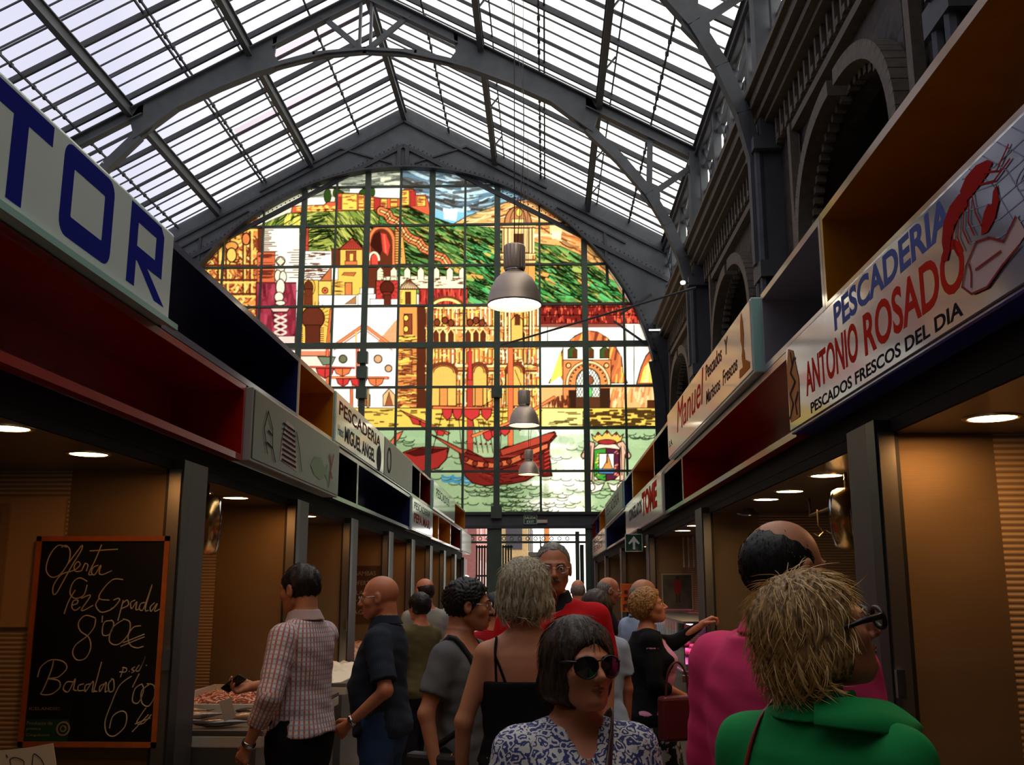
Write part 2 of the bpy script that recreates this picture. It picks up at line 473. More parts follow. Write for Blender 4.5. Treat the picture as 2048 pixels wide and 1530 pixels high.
# clerestory lattice above the cornice
for sx, nm, lab in ((1, 'trim_1', ''), (-1, 'trim_2', '')):
    X0 = NC+sx*(WX-NC)
    m = MB()
    for i in range(6):
        yc = 28.0-3.5-7*i
        for y0, y1 in ((yc-3.5, yc-1.75), (yc-1.75, yc), (yc, yc+1.75), (yc+1.75, yc+3.5)):
            m.bar((X0-sx*.05, y0, 9.05), (X0-sx*.05, y0, 11.5), .16, .14, up=(0, 1, 0))
            m.bar((X0, y0, 9.1), (X0, y1, 11.2), .09, .08); m.bar((X0, y1, 9.1), (X0, y0, 11.2), .09, .08)
            m.bar((X0, y0, 10.15), (X0, y1, 10.15), .09, .08)
            c = Vector((X0, (y0+y1)/2, 10.15))
            m.tube([c+Vector((0, .32*math.cos(a), .32*math.sin(a))) for a in [2*math.pi*k/12 for k in range(12)]], .035, 6, closed=True)
            m.tube([c+Vector((0, .62*math.cos(a), .9+.12*math.sin(a))) for a in [math.pi*k/8 for k in range(9)]], .03, 6)
    m.bar((X0, YB, 9.12), (X0, YE, 9.12), .2, .12); m.bar((X0, YB, 11.3), (X0, YE, 11.3), .25, .3)
    m.bar((X0, YB, 10.75), (X0, YE, 10.75), .1, .1)
    for i in range(5):      # columns under the trusses
        yc = 21.5-7*i if i else 21.5
        m.b2(X0-sx*.30, X0+sx*.1, yc-.16, yc+.16, 0, 11.3)
        m.b2(X0-sx*.42, X0+sx*.1, yc-.26, yc+.26, 6.1, 6.35); m.b2(X0-sx*.44, X0+sx*.1, yc-.3, yc+.3, 8.1, 8.3)
        m.tube([(X0-sx*.34, yc-.13, 0), (X0-sx*.34, yc-.13, 8.1)], .07, 8); m.tube([(X0-sx*.34, yc+.13, 0), (X0-sx*.34, yc+.13, 8.1)], .07, 8)
        m.b2(X0-sx*.46, X0, yc-.09, yc+.09, 6.35, 8.1)
    m.build(nm, IRON)['kind'] = 'structure'
# wall behind the camera, outer side walls
MB().b2(NC-HW-1.5, NC+HW+2.5, YB-.2, YB, 0, 16).build('wall_back', carved)['kind'] = 'structure'
# thin tie rod between window and column
tie = MB(); tie.tube([onplane(1003, 690, 1, 27.6), (3.3, 20.9, 7.95)], .028, 6)
tag(tie.build('tie_rod', IRON_D), 'thin slanting iron rod crossing in front of the stained glass towards the right wall', 'rod')

q = onplane(1310, 660, 1, YE-.12)
t = empty('tube_lamp', tuple(q), 'small white tube lamp glowing on the dark end wall right of the window', 'lamp')
m = MB(); m.tube([(-.17, 0, 0), (.17, 0, 0)], .022, 8); m.build('tube', mat('tube_glow', (255, 255, 240), .5, emit=(1, .95, .85), es=3), t)
m = MB(); m.b2(-.19, .19, .02, .1, -.02, .04); m.build('fitting', IRON_D, t)
t = empty('spot_lamp', (3.05, 21.2, 8.15), 'tiny bright spot lamp on the column by the end wall', 'lamp')
m = MB(); m.smooth = True; m.lathe([(0, -.05), (.05, -.03), (.06, 0), (.05, .03), (0, .05)], (0, 0, 0), 12); m.build('bulb', mat('tube_glow', (255, 255, 240), .5, emit=(1, .95, .85), es=3), t)
m = MB(); m.bar((0, 0, 0), (.28, .1, 0), .03, .03); m.build('bracket', IRON_D, t)
# ---------------------------------------------------------------- stained glass : a drawn town, hill, harbour and ship
X0A, Y0A, WA, HA = 340, 320, 1010, 720
art = np.zeros((HA, WA, 3), np.float32)
RNG = np.random.RandomState(7)
def C_(c): return np.array(lin(c), np.float32)
YY, XX = np.mgrid[0:HA, 0:WA].astype(np.float32); XX += X0A+.5; YY += Y0A+.5
def bb(x0, y0, x1, y1):
    return (slice(max(0, int(y0-Y0A)), max(0, min(HA, int(y1-Y0A)+1))), slice(max(0, int(x0-X0A)), max(0, min(WA, int(x1-X0A)+1))))
def pmask(pts):
    xs = [p[0] for p in pts]; ys = [p[1] for p in pts]
    s = bb(min(xs), min(ys), max(xs), max(ys)); x, y = XX[s], YY[s]
    m = np.zeros(x.shape, bool); n = len(pts)
    for i in range(n):
        xa, ya = pts[i]; xb, yb = pts[(i+1) % n]
        if ya == yb: continue
        c = (ya > y) != (yb > y)
        m ^= c & (x < (xb-xa)*(y-ya)/(yb-ya)+xa)
    return s, m
OUT = (50, 24, 8)
def L(pts, w=1.2, c=OUT, a=1.0, clip=None):
    c = C_(c); w = w*1.2
    for (xa, ya), (xb, yb) in zip(pts[:-1], pts[1:]):
        s = bb(min(xa, xb)-w-1, min(ya, yb)-w-1, max(xa, xb)+w+1, max(ya, yb)+w+1)
        x, y = XX[s], YY[s]
        if x.size == 0: continue
        dx, dy = xb-xa, yb-ya; LL = dx*dx+dy*dy+1e-6
        t = np.clip(((x-xa)*dx+(y-ya)*dy)/LL, 0, 1)
        d = np.hypot(x-xa-t*dx, y-ya-t*dy)
        k = np.clip(w/2+.5-d, 0, 1)*a
        if clip is not None: k = k*clip[s]
        art[s] = art[s]*(1-k[..., None])+c*k[..., None]
def P(pts, c, o=1.2, oc=OUT):
    s, m = pmask(pts); art[s][m] = C_(c)
    if o: L(list(pts)+[pts[0]], o, oc)
def R(x0, y0, x1, y1, c, o=1.2, oc=OUT): P([(x0, y0), (x1, y0), (x1, y1), (x0, y1)], c, o, oc)
def ell(cx, cy, rx, ry, a0=0, a1=360, n=28): return [(cx+rx*math.cos(math.radians(a0+(a1-a0)*i/n)), cy-ry*math.sin(math.radians(a0+(a1-a0)*i/n))) for i in range(n+1)]
def E_(cx, cy, rx, ry, c, o=1.2): P(ell(cx, cy, rx, ry)[:-1], c, o)
def full(pts):
    s, m = pmask(pts); f = np.zeros((HA, WA), np.float32); f[s][m] = 1; return f
def hatch(pts, n, length, w, cols, ang, curve=0, a=1.0, jit=12):
    """strokes inside a polygon; ang is a number or f(x,y)"""
    clip = full(pts); xs = [p[0] for p in pts]; ys = [p[1] for p in pts]
    for i in range(n):
        x = RNG.uniform(min(xs), max(xs)); y = RNG.uniform(min(ys), max(ys))
        if not (0 <= int(y-Y0A) < HA and 0 <= int(x-X0A) < WA) or clip[int(y-Y0A), int(x-X0A)] < .5: continue
        g = ang(x, y) if callable(ang) else ang
        g = math.radians(g+RNG.uniform(-jit, jit)); ln = length*RNG.uniform(.5, 1.3)
        cv = curve*RNG.uniform(.5, 1.2); q = []
        for k in range(5):
            t = k/4-.5; q.append((x+math.cos(g)*t*ln-math.sin(g)*cv*t*t*ln, y-math.sin(g)*t*ln-math.cos(g)*cv*t*t*ln))
        L(q, w*RNG.uniform(.6, 1.4), cols[RNG.randint(len(cols))], a, clip)
def dashes(x0, y0, x1, y1, n, c=OUT, l=14, w=2):
    for i in range(n):
        x = RNG.uniform(x0, x1-l); y = RNG.uniform(y0, y1); k = l*RNG.uniform(.5, 1.2)
        L([(x, y), (min(x+k, x1), y+RNG.uniform(-.6, .6))], w*RNG.uniform(.6, 1.2), c)
def bricks(x0, y0, x1, y1, dy=5, c=OUT, w=1):
    y = y0+dy
    while y < y1: L([(x0, y), (x0+(x1-x0)*RNG.uniform(.3, 1), y)], w, c); y += dy
GOLD, YEL, ORG, RED, BRN, WHT = (238, 150, 30), (255, 214, 50), (232, 105, 22), (190, 30, 10), (110, 48, 14), (255, 254, 238)
# ground colour and sky
art[:] = C_(WHT)
R(340, 320, 1350, 470, (225, 228, 200), 0)
hatch([(600, 340), (870, 340), (870, 380), (600, 400)], 90, 60, 3, [(120, 130, 115), (160, 172, 150), (90, 100, 88)], 6, .1, .8)
R(700, 372, 862, 395, (238, 246, 232), 0); R(598, 395, 662, 420, (246, 248, 226), 0)
R(862, 340, 1060, 450, (120, 200, 238), 0)
hatch([(800, 338), (1050, 338), (1050, 425), (862, 425), (800, 372)], 260, 60, 4.5, [(98, 104, 104), (70, 66, 62), (150, 195, 210), (100, 140, 165), (190, 225, 235)], lambda x, y: -14 if x < 930 else 12, .25, .9)
P([(886, 416), (916, 420), (912, 442), (888, 438)], (245, 252, 250), 0)
# ochre hill far right
OH = [(905, 449), (935, 432), (980, 416), (1020, 402), (1060, 400), (1110, 425), (1165, 470), (1230, 560), (1262, 612), (1200, 605), (1080, 500), (990, 456)]
P(OH, (240, 176, 84), 1.5)
hatch(OH, 380, 46, 2.2, [(120, 60, 14), (200, 110, 30), (250, 215, 150), (150, 140, 80), (236, 140, 40)], lambda x, y: 22-(x-930)*.23, .3)
R(1100, 447, 1124, 467, (250, 224, 150), 0); R(1104, 462, 1122, 478, (255, 240, 190), 0)
P([(905, 450), (960, 450), (990, 456), (1080, 470), (1060, 480), (950, 462)], (250, 240, 205), 0)
# green hills
G1 = [(516, 453), (545, 440), (575, 427), (690, 419), (762, 418), (770, 560), (690, 560), (640, 505), (600, 500), (600, 455)]
GH = [(762, 418), (790, 411), (815, 412), (850, 428), (905, 448), (990, 456), (1080, 488), (1120, 492), (1165, 512), (1215, 552), (1258, 607), (925, 607), (840, 590), (740, 540)]
P(G1, (134, 158, 52), 1.5)
hatch(G1, 420, 40, 2.2, [(48, 62, 20), (90, 110, 30), (186, 190, 62), (60, 80, 30), (200, 206, 90)], lambda x, y: 62-(x-520)*.42 if x < 660 else -48, .15)
hatch([(575, 428), (600, 428), (600, 455), (560, 455)], 20, 30, 3, [(235, 225, 70)], 80)
P(GH, (92, 146, 66), 1.5)
hatch(GH, 900, 46, 2.6, [(24, 40, 14), (36, 56, 22), (110, 176, 84), (74, 116, 44), (150, 190, 84), (60, 44, 16), (190, 176, 70)], lambda x, y: -22-(x-800)*.03, .3)
hatch([(930, 480), (1230, 560), (1250, 607), (940, 607)], 160, 34, 4, [(70, 180, 90), (96, 196, 112), (50, 140, 60)], -30, .3)
hatch(GH, 240, 40, 1.3, [(14, 22, 8)], lambda x, y: -24-(x-800)*.03, .3); hatch(G1, 160, 36, 1.5, [(20, 26, 8)], lambda x, y: 62-(x-520)*.42 if x < 660 else -48, .15)
hatch([(800, 440), (1180, 520), (1180, 590), (850, 560)], 26, 16, 6, [(215, 190, 60), (230, 170, 60), (170, 190, 80)], -20)
hatch([(930, 470), (1230, 550), (1250, 607), (940, 607)], 240, 44, 1.6, [(20, 36, 14)], -28, .3)
# fortress on the hill
for cx, cy, rx, ry in ((655, 392, 7, 15), (674, 386, 8, 10), (680, 390, 9, 9), (737, 384, 13, 14), (728, 388, 10, 10)): E_(cx, cy, rx, ry, (52, 84, 26))
P([(582, 426), (585, 413), (612, 411), (648, 410), (655, 404), (670, 404), (672, 388), (684, 386), (716, 387), (731, 391), (745, 393), (760, 396), (801, 397), (801, 381), (812, 378), (827, 379), (832, 390), (852, 390), (857, 404), (862, 432), (850, 428), (815, 411), (762, 420), (675, 422)], (226, 92, 22), 1.4)
for a, b, c, d in ((684, 388, 714, 420), (717, 390, 728, 421), (739, 396, 748, 420), (762, 398, 774, 416), (781, 398, 795, 413), (803, 381, 818, 410), (834, 393, 851, 412)):
    R(a, b, c, d, YEL, 1); dashes(a, b+3, c, d-3, 12, (170, 60, 10), 9, 1.6)
for a, b, c, d in ((748, 396, 760, 420), (820, 382, 831, 412), (674, 394, 682, 418)): R(a, b, c, d, RED, .8)
hatch([(590, 414), (675, 408), (675, 422), (590, 424)], 50, 8, 2, [YEL, BRN], 0)
# zig zag rampart
zz = [(762, 422), (776, 428), (780, 438), (794, 444), (804, 456), (812, 470), (822, 478), (838, 484), (846, 496), (860, 502), (872, 512), (886, 516), (894, 528)]
L(zz, 17, (60, 24, 8)); L(zz, 13, (236, 128, 50)); L(zz, 6, (120, 44, 14)); L(zz, 2.6, (255, 214, 120))
for a_, b_ in zz[1:-1]: L([(a_-7, b_+2), (a_+1, b_-7)], 1.6, (90, 36, 12)); L([(a_-3, b_+6), (a_+6, b_-3)], 1.2, (90, 36, 12))
# baroque doorway, far left
R(380, 430, 516, 700, GOLD, 0)
hatch([(380, 430), (516, 430), (516, 700), (380, 700)], 700, 20, 2.6, [(120, 46, 6), (150, 60, 8), (255, 205, 60), (255, 226, 110), (200, 96, 14)], lambda x, y: 90*(int(x/14+y/17) % 2), 1.6)
for x in (436, 452, 486, 500): L([(x, 455), (x, 590)], 3, BRN); L([(x+4, 455), (x+4, 590)], 2.5, (255, 220, 90))
for y in (455, 531, 560, 588): L([(400, y), (515, y)], 4, (110, 42, 6)); L([(400, y+5), (515, y+5)], 3, (255, 214, 80))
E_(463, 492, 13, 9, (240, 160, 40), 2); E_(463, 510, 10, 14, (255, 205, 70), 2); E_(492, 478, 8, 12, (235, 130, 30), 2)
# white tower block with dark side
R(516, 455, 599, 582, (255, 254, 226), 1.2); R(516, 455, 528, 510, BRN, 0)
for i in range(16): L([(528, 460+i*3.6), (RNG.uniform(536, 556), 460+i*3.6)], 1.8, BRN)
for i in range(12): L([(RNG.uniform(570, 590), 500+i*5), (598, 500+i*5)], 1.4, BRN)
R(514, 504, 550, 565, (224, 104, 30), 1.2); dashes(516, 508, 548, 562, 40, (120, 44, 10), 24, 1.6)
R(512, 565, 592, 700, (140, 26, 52), 1.4); hatch([(512, 568), (592, 568), (592, 700), (512, 700)], 40, 26, 6, [(170, 40, 68), (100, 16, 36), (190, 60, 86)], 90, 0, .8)
# carved white column figure
for cx, cy, rx, ry in ((561, 522, 9, 9), (561, 538, 8, 8), (556, 552, 7, 12), (566, 554, 7, 12), (561, 574, 9, 16), (558, 594, 9, 10), (561, 606, 10, 5)): E_(cx, cy, rx, ry, (250, 232, 205), 1.6)
P([(552, 523), (561, 513), (570, 523), (561, 532)], (250, 235, 190), 1.4)
P([(538, 613), (582, 613), (574, 624), (546, 624)], (236, 196, 180), 1.6)
for i in range(4): L([(550, 630+i*12), (572, 640+i*12)], 3, (240, 214, 196)); L([(572, 630+i*12), (550, 640+i*12)], 3, (240, 214, 196))
R(556, 672, 590, 690, (240, 210, 196), 1.4)
# striped red pier, pale wall with dashes
R(602, 455, 617, 502, (210, 50, 16), 1); bricks(602, 455, 617, 502, 3.6)
P([(600, 502), (664, 502), (664, 532), (640, 560), (600, 560)], (255, 253, 232), 1); dashes(600, 505, 662, 555, 60, BRN, 16, 1.6)
P([(640, 562), (664, 532), (664, 562)], (206, 110, 40), 1)
# little houses
R(600, 560, 637, 612, (246, 196, 40), 1.4); R(602, 588, 608, 610, ORG, 1)
P(ell(617, 575, 9, 13)[:-1], BRN, 1.6); R(609, 578, 625, 610, (120, 52, 14), 1.2); L(ell(617, 574, 13, 19), 1.4, BRN); P([(612, 566), (617, 556), (622, 566)], BRN, 0)
R(637, 562, 663, 590, (252, 206, 60), 1.2); E_(650, 581, 6, 6, ORG, 1.4); E_(650, 581, 2.4, 2.4, BRN, 0)
R(663, 497, 682, 532, BRN, 1); R(680, 498, 726, 532, (250, 196, 48), 1.4)
P([(677, 499), (704, 476), (728, 499)], (196, 46, 14), 1.6)
for i in range(9): L([(682+i*5, 497), (698+i*2, 482)], 1, BRN)
R(692, 502, 712, 522, (160, 70, 20), 1.2); R(700, 508, 706, 522, YEL, 0); R(690, 522, 714, 530, (236, 120, 30), 1)
R(663, 532, 726, 592, (250, 200, 44), 1.4); R(663, 533, 676, 560, WHT, 1); L([(663, 534), (726, 534)], 2, WHT)
P([(684, 550), (688, 545), (712, 545), (708, 552)], (206, 110, 40), 1); R(690, 565, 704, 592, (226, 130, 30), 1.4); dashes(664, 562, 688, 590, 18, BRN, 14, 1)
R(637, 590, 734, 614, WHT, 1.2); P([(690, 608), (712, 592), (712, 608)], (190, 130, 70), 1)
# great gate
P([(724, 612), (724, 500), (736, 470), (752, 455), (772, 452), (790, 462), (795, 490), (795, 612)], BRN, 0)
L(ell(763, 487, 25, 33, 0, 180)+[(738, 530)], 7, (150, 50, 14)); L(ell(763, 487, 25, 33, 0, 180), 4, (240, 132, 40)); L([(788, 487), (788, 532)], 5, (236, 130, 40)); L([(738, 487), (738, 530)], 5, (200, 90, 30))
P([(740, 490), (748, 468), (760, 462), (764, 500), (760, 512)], (70, 24, 10), 0)
P([(762, 466), (772, 468), (780, 490), (776, 512), (766, 502)], (226, 40, 10), 0); L([(768, 470), (772, 505)], 2, (255, 120, 30))
P([(742, 530), (742, 512), (750, 505), (757, 515), (757, 530)], (226, 60, 16), 1.4); L(ell(748, 520, 10, 15, 0, 180), 3, (255, 240, 200))
P([(790, 528), (790, 456), (806, 470), (812, 528)], (236, 168, 44), 1.2); bricks(790, 458, 808, 528, 5, BRN, 2)
R(724, 532, 752, 575, BRN, 0); R(720, 576, 748, 590, WHT, 1); R(716, 588, 752, 612, WHT, 1)
# battlements
CW = (255, 246, 196)
R(797, 552, 932, 577, CW, 1.2); R(754, 553, 797, 562, CW, 1)
for x in (754, 781, 808, 835, 866, 893, 918):
    P([(x, 558), (x, 541), (x+6.5, 534), (x+13, 541), (x+13, 558)], CW, 1.3); R(x+1, 553, x+12, 561, CW, 0)
dashes(800, 556, 930, 575, 34, BRN, 10, 1.8); dashes(756, 542, 795, 560, 8, BRN, 8, 1.4)
# red keyhole tower
R(752, 561, 797, 600, (208, 34, 10), 1.6); E_(774, 576, 14, 14, (96, 34, 12), 1.6); R(766, 584, 782, 608, (130, 40, 14), 1.2)
for a in range(0, 360, 24): L([(774+17*math.cos(math.radians(a)), 576+17*math.sin(math.radians(a))), (774+22*math.cos(math.radians(a)), 576+22*math.sin(math.radians(a)))], 1.4, BRN)
R(740, 598, 797, 612, WHT, 1); R(768, 590, 782, 610, (110, 40, 14), 1)
# small tower with striped cone roof, red band
R(838, 578, 935, 612, (196, 34, 12), 1.2); hatch([(838, 578), (935, 578), (935, 612), (838, 612)], 50, 20, 2, [(120, 16, 8), (230, 80, 30)], 90)
P([(797, 578), (816, 556), (840, 578)], (240, 214, 160), 1.6)
for i in range(8): L([(801+i*5, 577), (815+i*.6, 560)], 1.4, BRN)
R(797, 579, 833, 612, (250, 208, 60), 1.4); R(811, 584, 821, 608, BRN, 1.4); bricks(797, 580, 809, 612, 4, BRN, 1.2)
R(796, 612, 836, 690, (238, 158, 44), 1.4); R(808, 628, 824, 668, (150, 70, 20), 1.4)
E_(812, 636, 5, 6, YEL, 1.2); E_(812, 658, 5, 6, YEL, 1.2); hatch([(796, 670), (836, 670), (836, 690), (796, 690)], 30, 24, 2, [BRN, YEL], 0)
R(834, 612, 852, 820, (96, 44, 18), 0); R(852, 612, 864, 690, (255, 220, 120), 1)
# big keyhole door
R(596, 612, 662, 692, (250, 198, 40), 1.4)
for k in range(9): R(600, 655+k*4.2, 606, 657+k*4.2, BRN, 0); R(640, 655+k*4.2, 648, 657+k*4.2, BRN, 0)
for a in range(-30, 215, 14): L([(626+26*math.cos(math.radians(a)), 636-26*math.sin(math.radians(a))), (626+33*math.cos(math.radians(a)), 636-33*math.sin(math.radians(a)))], 1.3, BRN)
E_(626, 636, 23, 23, (112, 48, 20), 2); R(611, 650, 640, 692, (104, 44, 18), 1.5)
P([(652, 692), (660, 618), (664, 618), (658, 692)], ORG, 1)
# white house fronts
R(664, 613, 796, 820, (255, 253, 240), 0); R(597, 694, 664, 820, (250, 226, 205), 0); L([(664, 613), (664, 692)], 1.4)
P([(748, 692), (792, 640), (796, 640), (796, 692)], (226, 170, 110), 0)
for off, w, c in ((0, 6, (170, 66, 20)), (0, 3.6, (240, 140, 50)), (8, 2, (200, 100, 40))): L([(668, 692+off), (728, 650+off), (784, 692+off)], w, c)
L([(712, 665), (712, 692)], 3, (240, 190, 80)); L([(596, 692), (596, 820)], 2)
# lower left : houses with round windows, mast and sails
R(597, 702, 665, 712, (230, 140, 90), 0); L([(597, 712), (665, 712)], 1.4); L([(664, 700), (664, 720)], 1.2)
for cx, cy, r, c in ((686, 718, 8, (120, 124, 84)), (756, 718, 8, (222, 170, 110)), (777, 737, 7, (222, 170, 110))): E_(cx, cy, r, r, c, 1.8)
for x, y1 in ((655, 700), (715, 695), (707, 770)): L([(x, y1), (x, 815)], 6, (170, 50, 10)); L([(x, y1), (x, 815)], 3.4, (238, 110, 30))
P([(635, 713), (671, 714), (664, 729), (646, 730)], (122, 140, 110), 1.6)
L([(620, 734), (708, 736)], 4, (190, 60, 16)); L([(662, 755), (776, 756)], 5, (190, 60, 16)); L([(664, 755), (774, 756)], 2, (250, 150, 60))
for x0, x1, y, d, c in ((632, 668, 737, 20, (216, 28, 10)), (668, 702, 737, 16, (250, 120, 20)), (672, 700, 757, 17, (216, 28, 10)), (700, 734, 757, 18, (214, 20, 20)), (736, 768, 757, 17, (250, 120, 20))):
    P([(x0, y), (x1, y), (x1-4, y+d*.6), ((x0+x1)/2, y+d), (x0+4, y+d*.6)], c, 1.5); L([((x0+x1)/2, y+2), ((x0+x1)/2, y+d)], 1.3)
R(597, 777, 795, 820, WHT, 0); R(700, 776, 706, 815, ORG, 1)
for x in (728, 778): P([(x-12, 812), (x-12, 790), (x, 777), (x+12, 790), (x+12, 812)], (240, 190, 120), 1.6); P([(x-8, 812), (x, 784), (x+8, 812)], (170, 90, 40), 1)
R(734, 778, 738, 815, (200, 150, 90), 1)
R(795, 692, 834, 815, (226, 140, 40), 1.4); R(804, 700, 824, 748, (190, 110, 30), 1.4); hatch([(795, 692), (834, 692), (834, 815), (795, 815)], 120, 14, 2, [BRN, YEL, (150, 70, 16)], 0)
# cathedral front
R(852, 610, 1082, 820, (240, 160, 44), 0)
for y in (612, 652, 690, 728, 742, 775): L([(852, y), (1082, y)], 4, (130, 62, 12)); L([(852, y+4), (1082, y+4)], 3, (255, 236, 150)); L([(852, y+8), (1082, y+8)], 1.2, BRN)
x = 854
while x < 1080:
    for y0, y1 in ((618, 650), (700, 726), (748, 774), (780, 815)): L([(x, y0), (x, y1)], RNG.uniform(1, 3), (130, 60, 14)); L([(x+3, y0), (x+3, y1)], RNG.uniform(1.5, 3), (255, 222, 96) if RNG.rand() < .7 else (255, 250, 210))
    x += RNG.uniform(7, 10)
hatch([(852, 612), (1082, 612), (1082, 820), (852, 820)], 420, 12, 2, [(120, 54, 10), (255, 216, 80), (255, 244, 190), (200, 110, 24), (226, 90, 20)], lambda x, y: 90 if RNG.rand() < .5 else 0, .6)
for cx in (872, 886, 902, 936, 952, 966, 1030, 1044): P([(cx-5, 690), (cx-5, 668), (cx, 660), (cx+5, 668), (cx+5, 690)], BRN, 1); L([(cx-7, 690), (cx-7, 666), (cx, 657), (cx+7, 666), (cx+7, 690)], 1.6, (255, 230, 130))
for cx, cy in ((874, 645), (890, 641), (902, 646), (940, 645), (952, 641), (964, 646)): E_(cx, cy, 6, 7, (140, 60, 16), 1.6)
for cx, w in ((887, 26), (1030, 18), (958, 16)):
    P(ell(cx, 745, w, 18, 0, 180)+[(cx-w, 812), (cx+w, 812)], (250, 190, 60), 2); L(ell(cx, 745, w, 18, 0, 180), 6, (130, 56, 14)); L(ell(cx, 745, w-6, 13, 0, 180), 1.6, BRN)
    R(cx-8, 775, cx+8, 812, (235, 150, 40), 1.6)
L(ell(893, 618, 36, 24, 0, 180), 4, (130, 60, 20)); L(ell(893, 618, 30, 19, 0, 180), 4, (255, 226, 120))
# bell tower with dome
R(1002, 505, 1070, 625, (240, 160, 40), 0); R(1004, 447, 1066, 520, (234, 190, 120), 1.4)
P(ell(1036, 447, 27, 34, 0, 180), (200, 130, 70), 1.8); L(ell(1036, 447, 16, 32, 0, 180), 1.2); E_(1038, 425, 6, 8, YEL, 1); R(1024, 438, 1048, 446, (255, 220, 120), 1)
L([(1036, 415), (1036, 396)], 3, BRN)
for y in (448, 456, 506, 520): L([(1002, y), (1070, y)], 3, (110, 56, 20)); L([(1002, y+3), (1070, y+3)], 2, (255, 226, 140))
for x in (1008, 1016, 1058, 1064): L([(x, 458), (x, 505)], 2, BRN); L([(x+3, 458), (x+3, 505)], 2.4, (255, 230, 150)); L([(x, 620), (x, 690)], 2, BRN); L([(x+3, 620), (x+3, 690)], 2.4, (255, 236, 170))
R(1028, 468, 1046, 505, (90, 50, 20), 1.4); P([(1022, 690), (1022, 640), (1034, 628), (1046, 640), (1046, 690)], (250, 190, 60), 1.6); R(1030, 630, 1040, 650, BRN, 1)
# red arcade wall and white palace on the right
R(1080, 605, 1330, 648, (128, 22, 8), 1.4)
hatch([(1080, 606), (1330, 606), (1330, 646), (1080, 646)], 170, 8, 2, [(60, 10, 4), (200, 50, 14), (235, 90, 20)], 90, 0)
hatch([(1245, 615), (1330, 615), (1330, 646), (1245, 646)], 60, 8, 2.4, [(240, 60, 10), (255, 120, 30)], 90, 0)
for y in (614, 630): L([(1080, y), (1330, y)], 1.6, (60, 12, 4))
R(1080, 648, 1340, 776, (255, 253, 240), 0); R(1080, 648, 1248, 655, (150, 80, 60), 0); R(1080, 772, 1340, 818, (240, 180, 100), 0)
L([(1095, 655), (1095, 690)], 1.4); L([(1252, 650), (1252, 770)], 1.4); L([(1268, 650), (1268, 770)], 1.6)
AR1 = [(1098, 766), (1110, 745), (1118, 715), (1130, 690), (1150, 672), (1173, 661), (1195, 664), (1215, 676), (1232, 695), (1243, 715), (1246, 745), (1255, 766)]
P(AR1, (206, 108, 34), 2); hatch(AR1, 130, 34, 3, [(140, 56, 14), (255, 190, 40), (230, 130, 40)], 80, 0)
P([(1106, 745), (1122, 700), (1124, 752), (1100, 766)], (255, 226, 60), 0); P([(1100, 767), (1120, 752), (1130, 770)], WHT, 0)
R(1126, 690, 1218, 720, (255, 250, 224), 1.4)
for x in (1145, 1178, 1209): P([(x-9, 716), (x-9, 700), (x, 692), (x+9, 700), (x+9, 716)], (62, 96, 40), 2); R(x, 700, x+7, 716, BRN, 0)
R(1126, 720, 1222, 816, (236, 140, 50), 1.4); L(ell(1176, 770, 42, 46, 0, 180), 6, (90, 44, 20)); L(ell(1176, 770, 42, 46, 0, 180), 3.2, (250, 214, 150))
for a in range(0, 181, 12): E_(1176+36*math.cos(math.radians(a)), 770-40*math.sin(math.radians(a)), 2, 2, (80, 40, 20), 0)
for x in (1137, 1213): E_(x, 731, 5, 5, (240, 190, 110), 1.6)
P(ell(1176, 765, 24, 28, 0, 180)+[(1152, 795), (1200, 795)], (244, 250, 236), 2)
for i in range(-4, 10): L([(1152+i*6, 740), (1182+i*6, 795)], 1, (60, 60, 50), 1, full(ell(1176, 765, 24, 28, 0, 180)+[(1152, 795), (1200, 795)])); L([(1200-i*6, 740), (1170-i*6, 795)], 1, (60, 60, 50), 1, full(ell(1176, 765, 24, 28, 0, 180)+[(1152, 795), (1200, 795)]))
E_(1178, 760, 9, 9, (150, 80, 40), 1.4); R(1172, 776, 1184, 793, (90, 210, 90), 1)
R(1137, 780, 1152, 815, (60, 36, 20), 0); R(1200, 776, 1222, 815, (66, 38, 20), 0); R(1152, 795, 1200, 815, (96, 54, 26), 0); hatch([(1090, 800), (1140, 785), (1140, 815), (1090, 815)], 50, 16, 2, [BRN], 90, 0)
AR2 = [(1273, 768), (1282, 735), (1292, 712), (1304, 698), (1318, 690), (1340, 690), (1340, 768)]
P(AR2, (220, 110, 24), 2); hatch([(1280, 765), (1288, 735), (1305, 715), (1318, 740), (1320, 765)], 80, 16, 6, [(255, 216, 60), (255, 240, 150)], 80)
hatch([(1220, 772), (1340, 772), (1340, 818), (1220, 818)], 60, 18, 3, [(250, 210, 150), (216, 130, 50)], 80)
R(1294, 800, 1340, 816, (90, 44, 14), 0)
# quay
R(340, 816, 1350, 857, (240, 204, 50), 1.5); dashes(724, 820, 1100, 852, 70, (110, 80, 14), 12, 2.6); dashes(1150, 820, 1330, 853, 80, (86, 60, 14), 15, 4.5)
R(1085, 818, 1165, 855, (250, 236, 130), 0); dashes(1090, 822, 1165, 852, 14, (110, 90, 30), 22, 2.2)
